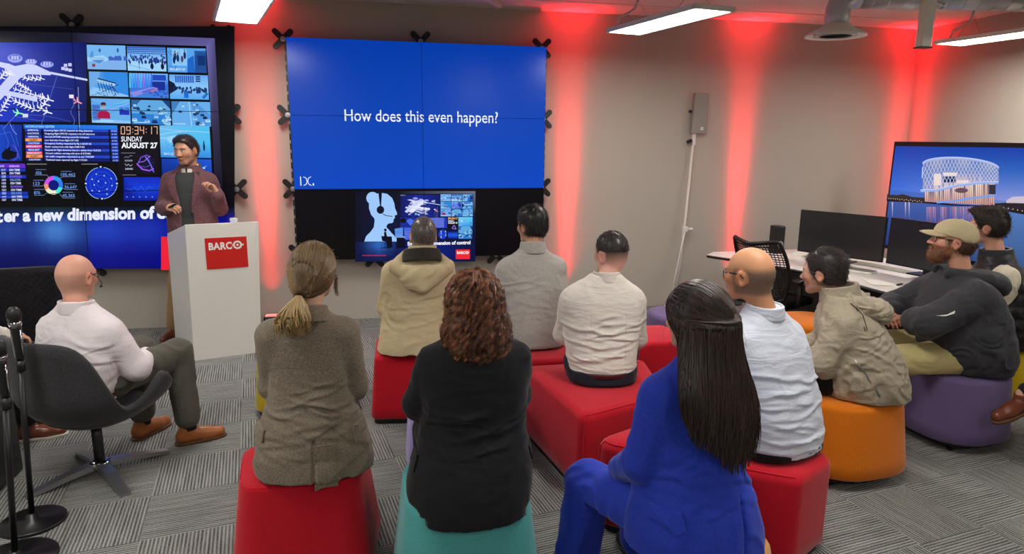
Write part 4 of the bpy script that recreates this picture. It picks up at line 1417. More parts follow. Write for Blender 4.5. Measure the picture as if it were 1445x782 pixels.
    s.line([(193.5, 233), (199, 222), (207, 219), (212, 222)], 1.2, (130, 80, 220)); s.line([(205, 221), (212, 231), (217, 243)], 1.6, (110, 110, 235)); s.line([(193, 231), (201, 239), (211, 241), (217, 238)], 1.8, (160, 90, 230)); s.line([(194, 234), (205, 236), (212, 233), (210, 224)], .7, (90, 90, 220)); s.line([(196, 229), (203, 228), (212, 220)], .7, (180, 130, 250))
    s.up(-1)
    # helicopter picture and panel below
    thumb(s.sub((225, 177), (295.5, 178), (298, 223), (227, 222)), 'heli', r)
    s.poly([(228, 224), (298, 225), (300, 262), (229, 262)], [(18, 60, 170), (30, 90, 210), (14, 44, 140), (10, 30, 110)])
    s.up(); s.line([(262, 240), (275, 236), (283, 238), (292, 234)], 1, (90, 150, 240)); s.ell(288, 237, 1.5, 1.5, (190, 225, 255), 8); s.up(-1)
    # graph
    s.rect(173, 246.5, 192, 247.4, (120, 118, 130))
    s.grid([174.5, 195, 216, 226], [250, 266, 283], lambda x, y: (16, 40, 190) if y < 260 else ((14, 60, 215) if y < 275 and x > 180 else (10, 24, 150)))
    s.up(); s.line([(178, 266), (184, 268), (190, 264), (194, 270), (199, 262), (204, 270), (210, 263), (216, 266)], .5, (60, 110, 240))
    for k in range(5): s.line([(176, 254 + 6 * k), (220, 254 + 6 * k)], .15, (40, 80, 220)); s.rect(178 + 9 * k, 277, 180 + 9 * k, 279, (80, 130, 245))
    s.up(-1)
    # departures table
    s.poly([(-60, 230), (35, 231), (36.5, 237), (-60, 236)], (98, 38, 196))
    dep = ['ON TIME', 'ON TIME', 'BOARDING', 'DELAYED', 'ON TIME', 'BOARDING', 'ON TIME', 'DELAYED', 'ON TIME', 'ON TIME']
    s.up(); s.text('GATE', 6, 236, h=2.8, w=8, col=(190, 190, 250), bold=.03, align='r'); s.text('REMARK', 13, 236, h=2.8, w=15, col=(210, 160, 250), bold=.03); s.up(-1)
    for n, tx in enumerate(dep):
        y = 237.2 + 4.7 * n
        if n in (0, 2, 7, 8):
            s.poly([(-60, y), (36 + n * .5, y + .5), (36 + n * .5, y + 5), (-60, y + 4.5)], (24, 50, 170) if n != 8 else (20, 70, 205))
        s.up(); s.text(tx, 13 + n * .4, y + 4, w=2.15 * len(tx), h=2.8, col={'ON TIME': (215, 220, 255), 'BOARDING': (130, 90, 225), 'DELAYED': (110, 150, 225)}[tx], bold=.035)
        s.text(['D17', 'B03', 'C05', 'G04', 'H20', 'H04', 'G21', 'G02', 'H04', 'H07'][n], 8 + n * .1, y + 4, w=6, h=2.8, col=(190, 200, 250), bold=.03, align='r'); s.up(-1)
    # donut chart with figures
    s.rect(38, 231.2, 66, 232.1, (150, 148, 160)); s.rect(115, 231.2, 138, 232.1, (150, 148, 160))
    for a0, a1, c in ((-1.6, -.6, (40, 150, 235)), (-.6, .3, (50, 120, 240)), (.3, 1.2, (70, 225, 205)), (1.2, 2.6, (236, 238, 205)), (2.6, 3.3, (240, 150, 110)), (3.3, 4.68, (205, 80, 230))):
        s.arc(75.6, 261.5, 7.4, 13.2, a0, a1, c)
    s.ell(75.6, 261.5, 7.2, 7.2, (8, 20, 120), 24)
    for tx, x, y, ln in (('456', 50, 246, [(49, 247), (66, 247), (70, 251)]), ('123', 47, 261, [(46, 262.5), (60, 262.5), (64, 260)]), ('876', 48, 274, [(48, 275.5), (62, 275.5), (68, 271)]), ('105,462', 86, 248.5, [(106, 249.5), (88, 249.5), (83, 253)]), ('56,647', 91, 266, [(110, 267.5), (92, 267.5), (88, 265)]), ('45,365', 88, 278, [(106, 279.5), (89, 279.5), (83, 272)])):
        s.text(tx, x, y, w=2.9 * len(tx), h=4.2, col=(120, 170, 245)); s.line(ln, .4, (150, 170, 220)); s.rect(x, y - 7, x + 15, y - 6.2, (100, 120, 190))
    # radar
    cx, cy = 143, 258.5
    s.ell(cx, cy, 22, 21.5, (12, 44, 190), 32); s.up()
    for q in (6, 11, 16): s.arc(cx, cy, q, q + .35, 0, 2 * PI, (60, 110, 240), 28)
    s.arc(cx, cy, 22, 22.8, .15, 1.4, (150, 190, 255)); s.arc(cx, cy, 22, 22.8, 1.75, 2.95, (150, 190, 255)); s.arc(cx, cy, 22, 22.8, 3.3, 4.5, (150, 190, 255)); s.arc(cx, cy, 22, 22.8, 4.85, 6.1, (150, 190, 255))
    for x, y in ((136, 246), (147, 248), (130, 253), (139, 256), (157, 252), (149, 258), (133, 261), (158, 262), (151, 267), (140, 270), (130, 269), (151, 274)): s.ell(x, y, 1.1, 1.1, (150, 205, 255), 8)
    for x, y in ((142, 235.5), (121, 259), (165, 259), (144, 280.5)): s.rect(x - 1.2, y - 1, x + 1.2, y + 1, (210, 225, 255))
    s.up(-1)
    # lower glow, then the headline
    def gl(x, y):
        f = max(0, (y - 296) / 82)
        g = sum(a * math.exp(-((x - c) / w) ** 2) for c, w, a in ((-150, 60, .6), (8, 30, .5), (78, 34, 1.0), (150, 40, .45), (214, 30, .3)))
        e = math.exp(-((y - 326) / 26) ** 2)
        return (6 + 60 * g * e, 8 + 110 * g * e + 6 * (1 - f), 12 + min(1, (y - 292) / 18 if y > 292 else 0) * (88 - 20 * f + 40 * (x > 120)) + 110 * g * e)
    xs = [-420, -200, -120, -60, -30] + [k * 12 for k in range(-1, 28)] + [331]
    s.grid(xs, [292, 300, 308, 316, 324, 334, 346, 360, 379], gl)
    s.up(2)
    s.text('er a new dimension of', 5.5, 312.6, w=213, h=16.4, col=(232, 236, 255), bold=.042, slope=-.022)
    s.text('Ent', 4, 313, w=32, h=16.4, col=(232, 236, 255), bold=.042, slope=-.022, align='r')
    s.text('control', 221.5, 308, w=74, h=16.4, col=(232, 236, 255), bold=.042, slope=-.022)
    s.rect(227.5, 334, 290, 381, (236, 36, 58))
    s.up(2)
    # gaps between the tiled panels
    for pts in ([(100, 38), (109, 160), (117, 262), (126, 380)], [(-420, 148), (0, 153.5), (320, 158)], [(-420, 282), (0, 276.5), (326, 264.5)]):
        s.line(pts, .9, (3, 4, 12))
    return s

def right_slide():
    s = Slide(plane_at)
    P = lambda u, v: None
    def uv(u, v, d):      # u in metres from the left edge, v metres down from the top
        return Vector((u, -d, 2.699 - v))
    q = Slide(uv)
    W, H1, H = 2.4266, 1.368, 2.052
    q.grid([0, W / 2, W], [0, H1 / 2, H1], lambda u, v: (0, 58, 170) if v < .3 else ((2, 66, 180) if v < 1 else (4, 70, 192)))
    q.grid([0, W], [H1, H], lambda u, v: (3, 3, 6))
    q.up(2)
    a, b = plane_at(486.5, 170, 0), plane_at(702.5, 170, 0)
    q.text('How does this even happen?', a.x, 2.699 - a.z + .004, w=b.x - a.x, h=.108, col=(236, 244, 255), bold=.004)
    # small mark in the corner: bar, two bowed strokes, dot
    c = plane_at(424, 262, 0)
    x, y = c.x, 2.699 - c.z
    q.rect(x, y - .085, x + .009, y, (235, 242, 255))
    q.line([(x + .03, y - .083), (x + .055, y - .07), (x + .062, y - .042), (x + .055, y - .014), (x + .03, y - .001)], .007, (225, 235, 255))
    q.line([(x + .10, y - .083), (x + .076, y - .07), (x + .068, y - .042), (x + .076, y - .014), (x + .10, y - .001)], .007, (225, 235, 255))
    q.rect(x + .112, y - .022, x + .124, y, (235, 242, 255))
    # small copy of the presentation on the lowest row
    s.mb, s.layer = q.mb, 4
    r = random.Random(9)
    K = lambda x, y: (500 + x / 7.11, 265 + y / 7.11)
    t = Slide(lambda x, y, d: plane_at(*K(x, y), d)); t.mb, t.layer = q.mb, 4
    t.grid([10, 250, 640, 1215], [35, 400, 545], lambda x, y: (8, 12, 30) if x < 200 or y < 200 else (10, 18, 56))
    def fl(x, y):
        g = math.exp(-((x - 240) / 130) ** 2) * math.exp(-((y - 560) / 110) ** 2)
        g2 = math.exp(-((x - 760) / 260) ** 2)
        return (8 + 40 * g, 16 + 90 * g + 14 * g2, 60 + 130 * g + 70 * g2)
    t.grid([10, 80, 150, 240, 330, 420, 540, 700, 900, 1100, 1215], [545, 590, 640, 690, 740], fl)
    t.up()
    t.poly([(440, 35), (1215, 35), (1190, 62), (440, 62)], [(12, 14, 26), (120, 126, 150), (90, 96, 120), (12, 14, 30)]); t.poly([(1215, 35), (1215, 260), (1188, 260), (1190, 62)], [(110, 116, 140), (18, 20, 32), (16, 18, 30), (80, 86, 112)])
    LB = (158, 200, 250)
    t.ell(182, 104, 62, 62, LB, 28)
    t.poly([(146, 130), (160, 90), (200, 62), (243, 57), (262, 190), (268, 190), (276, 52), (330, 62), (380, 104), (402, 160), (408, 205), (430, 258), (428, 270), (404, 280), (408, 300), (392, 320), (394, 340), (380, 354), (345, 358), (326, 376), (322, 396), (196, 396), (204, 330), (200, 308), (168, 270), (148, 210)], LB)
    t.poly([(196, 396), (322, 396), (380, 460), (420, 500), (432, 540), (100, 540), (118, 486), (165, 440)], LB)
    t.up(); t.poly([(241, 50), (277, 50), (268, 192), (258, 192)], (10, 14, 40)); t.ell(262, 222, 38, 40, (10, 14, 40), 24); t.line([(285, 262), (320, 280), (382, 288)], 7, (10, 14, 40))
    t.ell(311, 424, 14, 15, (8, 12, 30), 14); t.poly([(298, 445), (318, 440), (328, 490), (300, 500)], (8, 12, 30)); t.poly([(270, 485), (376, 490), (384, 600), (330, 612), (318, 540), (280, 535)], (8, 12, 30)); t.line([(309, 540), (309, 606)], 6, (8, 12, 30)); t.line([(266, 606), (330, 600)], 7, (8, 12, 30)); t.rect(424, 500, 512, 606, (8, 12, 30)); t.rect(398, 488, 520, 500, (130, 170, 220))
    t.up(); t.poly([(404, 412), (488, 395), (490, 488), (410, 492)], (70, 130, 220)); t.poly([(492, 380), (640, 370), (640, 520), (512, 524)], (60, 90, 210))
    for k in range(8): t.rect(412, 418 + 9 * k, 480, 421 + 9 * k, (170, 205, 250)); t.rect(500, 390 + 16 * k, 636, 396 + 16 * k, (130, 150, 245))
    t.rect(462, 70, 512, 82, (110, 120, 140))
    t.grid([462, 660, 862], [72, 180, 290], lambda x, y: (20, 40, 150) if 500 < x < 800 else (12, 24, 96)); t.up()
    c = t.sub((560, 60), (870, 72), (870, 290), (560, 285)); airport(c)
    t.poly([(540, 240), (690, 120), (720, 130), (590, 250)], (225, 230, 255)); t.poly([(540, 175), (760, 205), (755, 225), (545, 190)], (225, 230, 255))
    t.up(6)
    k = 0
    for j in range(3):
        for i in range(3):
            x0, y0 = 866 + 109 * i, 66 + 75 * j
            thumb(t.sub((x0, y0), (x0 + 104, y0), (x0 + 104, y0 + 70), (x0, y0 + 70)), KINDS[k], r); k += 1
    t.poly([(462, 298), (690, 298), (690, 400), (462, 400)], (20, 44, 150)); t.poly([(690, 298), (930, 298), (930, 405), (690, 405)], (30, 54, 180)); t.up()
    for k in range(9): t.rect(700, 304 + 11 * k, 900, 309 + 11 * k, (130, 150, 240))
    t.poly([(520, 330), (560, 310), (600, 330), (640, 315), (660, 340), (560, 380)], (70, 110, 230)); t.ell(490, 330, 30, 24, (8, 10, 24))
    t.rect(936, 296, 1042, 405, (14, 12, 18)); t.up(); t.text('09:34:17', 940, 318, w=98, h=22, col=(255, 196, 150), bold=.02); t.text('SUNDAY', 940, 340, w=60, h=14, col=(240, 244, 255), bold=.03); t.text('AUGUST 27', 940, 360, w=96, h=15, col=(240, 244, 255), bold=.04)
    t.line([(980, 405), (1002, 375), (1022, 415), (980, 408)], 7, (140, 120, 220)); t.ell(886, 468, 42, 48, (20, 60, 200), 24); t.up()
    for k in range(12): t.ell(886 + 30 * math.cos(k * 2.1), 468 + 34 * math.sin(k * 1.7), 4, 4, (210, 230, 255), 8)
    t.grid([940, 990, 1036], [440, 475, 510], lambda x, y: (30, 90, 230) if y == 475 else (10, 20, 110))
    thumb(t.sub((1044, 294), (1186, 292), (1186, 385), (1044, 388)), 'heli', r); thumb(t.sub((1044, 388), (1186, 385), (1180, 512), (1044, 512)), 'road', r)
    t.up(2); t.text('Enter a new dimension of control', 535, 578, w=630, h=34, col=(240, 244, 255), bold=.04, slope=-.02)
    t.rect(1018, 620, 1160, 716, (236, 40, 52)); t.text('www.operator-experience.com', 78, 684, w=240, h=14, col=(200, 50, 110), bold=.02)
    t.up()
    lb = barco(lambda x, y: Vector(t._P(1030 + x, 664 - y)), 124, 26)
    for f in lb.f: t.mb.add(([lb.v[i] for i in f], [tuple(range(len(f)))]), col=lin((250, 245, 245)))
    # tiled-panel gaps
    q.layer = 30
    g = (1, 26, 96)
    q.rect(W / 2 - .0025, 0, W / 2 + .0025, H1, g); q.rect(0, H1 / 2 - .0025, W, H1 / 2 + .0025, g); q.rect(0, H1 - .004, W, H1 + .004, (2, 20, 70)); q.rect(W / 2 - .002, H1, W / 2 + .002, H, (2, 2, 6))
    return q

def bracket(parent, x, z, y=0.075):
    """black X-shaped wall bracket with a steel disc"""
    b = MB()
    for k in range(4):
        a = PI / 4 + k * PI / 2
        n = 10
        pl = [(-0.026, 0.0), (0.026, 0.0)] + [(0.105 * 0 + 0.026 * math.cos(q), 0.095 + 0.026 * math.sin(q)) for q in np.linspace(0, PI, n)]
        b.add(prism(pl, -0.012, 0.012), T=TR(x, y, z, rx=PI / 2) @ Matrix.Rotation(a, 4, 'Z'))
    b.add(rbox(0.05, 0.09, 0.05, 0.006, c=(x, y + 0.045, z)))
    o = b.build('mounting_bracket', M['black'], parent, world=True)
    d = MB().add(lathe([(0.024, 0), (0.024, 0.005), (0.008, 0.006), (0.008, 0.012)], 24), T=TR(x, y - 0.012, z, rx=PI / 2)).build('steel_disc', M['alu'], parent, world=True)
    d.parent = o
    return o

def video_wall(label, x0, cols, z0, slide, brs, frame_w=0.012):
    W, H = cols * 1.2133, 3 * 0.684
    t = thing('video_wall', label, 'video wall', (x0 + W / 2, 0.0, z0))
    for i in range(cols):
        for j in range(3):
            MB().add(rbox(1.2103, 0.085, 0.681, 0.003, 1, c=(x0 + 1.2133 * (i + .5), 0.0435, z0 + 0.684 * (j + .5)))).build('display_panel', M['bezel'], t, world=True)
    for sx in (-0.014, W + 0.014):
        fr = MB().add(rbox(0.03, 0.05, H - 0.02, 0.0, c=(x0 + sx, 0.115, z0 + H / 2)))
        for k in range(22):
            fr.add(rbox(0.014, 0.054, 0.03, 0.0, c=(x0 + sx + (0.010 if sx > 0 else -0.010), 0.115, z0 + 0.06 + k * (H - 0.1) / 22)), mat=1)
        fr.build('side_rail', [M['black'], M['grey_mesh']], t, world=True)
    for x, z in brs:
        bracket(t, x, z)
    im = slide.mb.build('displayed_image', M['screen'], t, world=True)
    return t

ZB = 0.647
video_wall('video wall showing the blue slide that asks how this even happens', 0.0, 2, ZB, right_slide(),
           [(-0.035, 2.69), (1.2133, 2.715), (2.40, 2.695), (-0.03, 2.015), (-0.02, 1.331), (2.425, 2.015), (2.425, 1.331), (0.0, 0.70), (0.72, 0.645), (1.95, 0.645)])
lw = left_slide()
video_wall('video wall of the airport control dashboard at the left edge, behind the presenter', -0.60 - 3 * 1.2133, 3, ZB, lw,
           [(-0.56, 2.70), (-1.76, 2.74), (-0.535, 2.015), (-0.525, 1.331), (-1.81, 0.63), (-0.54, 0.66)])

# ------------------------------------------------------------------ large display on a floor stand near the right wall
TV0, TVD = Vector((5.935, -0.63, 0)), Vector((0.075, -1, 0)).normalized()
TVN = Vector((-TVD.y, TVD.x, 0)) * -1      # faces the room (-x side)
TVW, TVT, TVB = 1.94, 1.828, 0.735
t = thing('large_display', 'large display at the right edge showing a round lattice building at dusk', 'television', tuple(TV0 + TVD * TVW / 2))
ang = math.atan2(TVD.y, TVD.x)
Tm = TR(0, 0, 0, rz=ang)
MB().add(rbox(TVW, 0.06, TVT - TVB, 0.006, c=(0, 0.033, (TVT + TVB) / 2)), T=Tm).build('casing', M['bezel'], t)
st = MB()
for sx in (-0.5, 0.5):
    st.add(rbox(0.07, 0.05, 1.3, 0.006, c=(sx, 0.10, 0.70)), T=Tm).add(rbox(0.07, 0.62, 0.05, 0.01, c=(sx, 0.10, 0.025)), T=Tm)
st.add(rbox(1.1, 0.04, 0.08, 0.006, c=(0, 0.08, 1.2)), T=Tm)
st.build('floor_stand', M['black_metal'], t)
n_front = Tm.to_3x3() @ Vector((0, -1, 0))
P_tv = TV0 + n_front * 0.002
K = lambda x, y: (1240 + x / 4.888, 190 + y / 4.888)
s = Slide(lambda x, y, d: on_plane(*K(x, y), P_tv + n_front * d, n_front))
def inner(u, v, d):      # picture area in metres
    return P_tv + TVD * (0.03 + u) + Vector((0, 0, TVT - 0.045 - v)) + n_front * d
q = Slide(inner); q.mb = s.mb
PW, PH = TVW - 0.06, TVT - TVB - 0.085
def sky(u, v):
    f = v / PH / 0.5
    g = min(1, u / 1.3)
    return (18 + 150 * max(0, f - .3) * g + 40 * f, 62 + 90 * f * (0.6 + .5 * g), 168 + 56 * f)
q.grid(np.linspace(0, PW, 9), np.linspace(0, PH * .52, 7), sky)
def water(u, v):
    f = (v / PH - .5) / .5
    g = min(1, u / 1.1)
    return (62 - 34 * f + 70 * max(0, g - .7), 96 - 40 * f + 90 * max(0, g - .7), 172 - 56 * f + 40 * max(0, g - .6))
q.grid(np.linspace(0, PW, 9), np.linspace(PH * .44, PH, 7), water)
s.up()
# shore and clouds
s.poly([(880, 455), (920, 430), (1010, 425), (1100, 440), (1250, 450), (1250, 480), (880, 472)], (205, 190, 205))
s.poly([(58, 412), (130, 418), (165, 410), (230, 430), (320, 436), (320, 470), (200, 462), (55, 450)], (44, 44, 48)); s.poly([(55, 440), (330, 462), (520, 480), (700, 488), (1002, 530), (1500, 600), (1500, 640), (1002, 552), (700, 496), (500, 490), (300, 472), (55, 460)], (24, 24, 30))
s.poly([(800, 474), (900, 468), (1100, 478), (1500, 520), (1500, 620), (1002, 532), (800, 498)], (38, 34, 40))
s.up()
for k in range(16): s.ell(70 + k * 15, 440 + k * 1.4 + 3 * math.sin(k * 3), 2.5, 3, (255, 220, 170), 8); s.ell(830 + k * 32, 496 + k * 6, 3, 4, (255, 225, 180), 8)
# the drum
TOP = lambda x: 222 - 62 * math.sqrt(max(0, 1 - ((x - 566) / 266) ** 2)) + (x - 566) * .06
MID = lambda x: 385 - (x - 290) * .113
LOW = lambda x: 462 + (x - 310) * .055
xs = np.linspace(303, 828, 40)
rr = random.Random(4)
for a, b in zip(xs, xs[1:]):
    f = (a - 303) / 525
    c1 = (96 + 60 * math.sin(f * 9) ** 2, 118 + 40 * math.sin(f * 9) ** 2, 184)
    warm = (236, 196, 186) if .15 < f < .75 and rr.random() < .6 else (150, 150, 196)
    ms = lambda x: (TOP(x) + MID(x)) / 2
    s.poly([(a, TOP(a)), (b, TOP(b)), (b, ms(b)), (a, ms(a))], [c1, c1, (110, 130, 190), (110, 130, 190)])
    s.poly([(a, ms(a)), (b, ms(b)), (b, MID(b)), (a, MID(a))], [(110, 130, 190), (110, 130, 190), warm, warm])
    if 312 < a < 800:
        w = (238, 196 + 30 * rr.random(), 178 + 40 * rr.random()) if rr.random() < .75 else (120, 120, 150)
        s.poly([(a, MID(a)), (b, MID(b)), (b, LOW(b)), (a, LOW(a))], [w, w, (200, 150, 140), (200, 150, 140)])
s.up()
for x0, y0, x1, y1 in ((445, 262, 540, 285), (540, 315, 620, 335), (380, 270, 430, 350)): s.rect(x0, y0, x1, y1, (250, 222, 205))
s.rect(450, 290, 530, 330, (24, 34, 70)); s.rect(760, 345, 806, 412, (40, 44, 56)); s.ell(570, 385, 46, 18, (110, 80, 90), 18)
s.up()
for k in range(-6, 24):      # lattice: two families of slanted bars
    for sg in (-1, 1):
        pts = []
        for j in range(9):
            f = j / 8
            x = 303 + 24.5 * (k + sg * f * 3.5 + (3.5 if sg < 0 else 0) * 1.0)
            if 304 < x < 827:
                pts.append((x, TOP(x) + 14 + (MID(x) - TOP(x) - 18) * f))
        if len(pts) > 1: s.line(pts, 3.4, (196, 208, 240))
for k in range(34):
    x = 316 + k * 14.6
    s.line([(x, MID(x)), (x + 1, LOW(x))], 2.4, (70, 60, 80))
s.up()
s.line([(x, TOP(x) + 5) for x in xs], 13, (170, 184, 232)); s.line([(x, TOP(x) - 3) for x in xs], 4, (214, 222, 246))
s.line([(288, 388), (400, 384), (540, 352), (700, 332), (826, 330)], 17, (150, 176, 236)); s.line([(288, 381), (400, 377), (540, 345), (700, 326), (826, 324)], 4, (222, 230, 250))
s.line([(400, 468), (520, 458), (660, 436), (808, 420)], 14, (120, 158, 232)); s.line([(300, 300), (303, 225)], 8, (190, 204, 240))
# reflections
for k in range(46):
    x = 300 + k * 12 + 4 * rr.random()
    c = rr.choice([(214, 150, 150), (180, 132, 160), (110, 90, 140), (150, 120, 170)])
    if 320 < x < 820: s.poly([(x, 498), (x + 8, 499), (x + 7, 600 + 90 * rr.random()), (x, 600)], [c, c, (60, 76, 150), (60, 76, 150)])
for x in (90, 180, 205): s.poly([(x, 466), (x + 9, 466), (x + 7, 580), (x + 2, 580)], [(200, 190, 205), (200, 190, 205), (60, 84, 160), (60, 84, 160)])
im = s.mb.build('displayed_image', M['screen'], t, world=True)

# ------------------------------------------------------------------ people: builders
def rot(yaw=0, pitch=0, roll=0):
    """yaw turns left, pitch > 0 looks up, roll leans to the own right"""
    return np.array(Matrix.Rotation(yaw, 3, 'Z') @ Matrix.Rotation(pitch, 3, 'X') @ Matrix.Rotation(roll, 3, 'Y'))

def sample(S, P):
    """distance and gradient at points"""
    def at(Q):
        g = (Q - S.lo) / S.res
        g = np.clip(g, 0, S.n - 1.001)
        i = g.astype(int)
        f = g - i
        d = 0
        for a in (0, 1):
            for b in (0, 1):
                for c in (0, 1):
                    w = (f[:, 0] if a else 1 - f[:, 0]) * (f[:, 1] if b else 1 - f[:, 1]) * (f[:, 2] if c else 1 - f[:, 2])
                    d = d + w * S.d[i[:, 0] + a, i[:, 1] + b, i[:, 2] + c]
        return d
    e = S.res
    d = at(P)
    g = np.stack([at(P + np.array(v)) - at(P - np.array(v)) for v in ((e, 0, 0), (0, e, 0), (0, 0, e))], 1)
    g /= np.maximum(np.linalg.norm(g, axis=1), 1e-6)[:, None]
    return d, g

def normals(V, F):
    n = np.zeros_like(V)
    a = np.cross(V[F[:, 2]] - V[F[:, 0]], V[F[:, 3]] - V[F[:, 1]])
    for i in range(4):
        for c in range(3):
            n[:, c] += np.bincount(F[:, i], a[:, c], len(V))
    return n / np.maximum(np.linalg.norm(n, axis=1), 1e-9)[:, None]

def trace(S, P0, field, K, step, off=0.0, pull=0.8, grav=0.0, free=None):
    """follow a direction field along the zero surface of S"""
    P = P0.copy()
    out = [P.copy()]
    prev = None
    for k in range(K - 1):
        d, n = sample(S, P)
        t = field(P, k)
        near = np.clip(1 - np.maximum(d - off, 0) / 0.04, 0, 1)[:, None]
        t = t - n * (np.sum(n * t, 1)[:, None]) * near
        t /= np.maximum(np.linalg.norm(t, axis=1), 1e-6)[:, None]
        if prev is not None:
            t = 0.55 * t + 0.45 * prev
            t /= np.maximum(np.linalg.norm(t, axis=1), 1e-6)[:, None]
        prev = t
        P = P + t * (step if np.isscalar(step) else step[:, None])
        d, n = sample(S, P)
        corr = np.clip(d - off, -0.02, 0.02)
        if free is not None:
            corr = np.where(corr > 0, corr * free, corr)
        P = P - n * (corr * pull)[:, None]
        out.append(P.copy())
    return np.stack(out, 1)

def strand_mesh(P, r0, r1, col, sides=3, rj=None):
    """tapering hair tubes; P (N, K, 3), col (N, 3)"""
    Nn, K, _ = P.shape
    T = np.gradient(P, axis=1)
    T /= np.maximum(np.linalg.norm(T, axis=2), 1e-9)[..., None]
    ref = np.where(np.abs(T[..., 2:3]) < 0.9, np.array([0, 0, 1.0]), np.array([1.0, 0, 0]))
    U = np.cross(T, ref)
    U /= np.maximum(np.linalg.norm(U, axis=2), 1e-9)[..., None]
    W = np.cross(T, U)
    f = np.linspace(0, 1, K)
    r = (r0 + (r1 - r0) * f ** 1.5)[None, :, None]
    if rj is not None:
        r = r * rj[:, None, None]
    V = np.stack([P + r * (math.cos(2 * PI * k / sides) * U + math.sin(2 * PI * k / sides) * W) for k in range(sides)], 2)
    idx = np.arange(Nn * K * sides).reshape(Nn, K, sides)
    F = np.concatenate([np.stack([idx[:, :-1, k], idx[:, :-1, (k + 1) % sides], idx[:, 1:, (k + 1) % sides], idx[:, 1:, k]], -1).reshape(-1, 4) for k in range(sides)])
    return V.reshape(-1, 3), F, np.repeat(col, K * sides, 0)

def join(parts):
    V, F, C, o = [], [], [], 0
    for v, f, c in parts:
        V.append(v); F.append(f + o); C.append(c)
        o += len(v)
    return np.concatenate(V), np.concatenate(F), np.concatenate(C)

M['skin'] = attr_mat('skin', rough=0.48, spec=0.35, bump=0.15, bscale=180)
M['hair'] = attr_mat('hair', rough=0.36, spec=0.6)
M['lens_frame'] = plain('spectacle_frame', (20, 20, 24), rough=0.25)

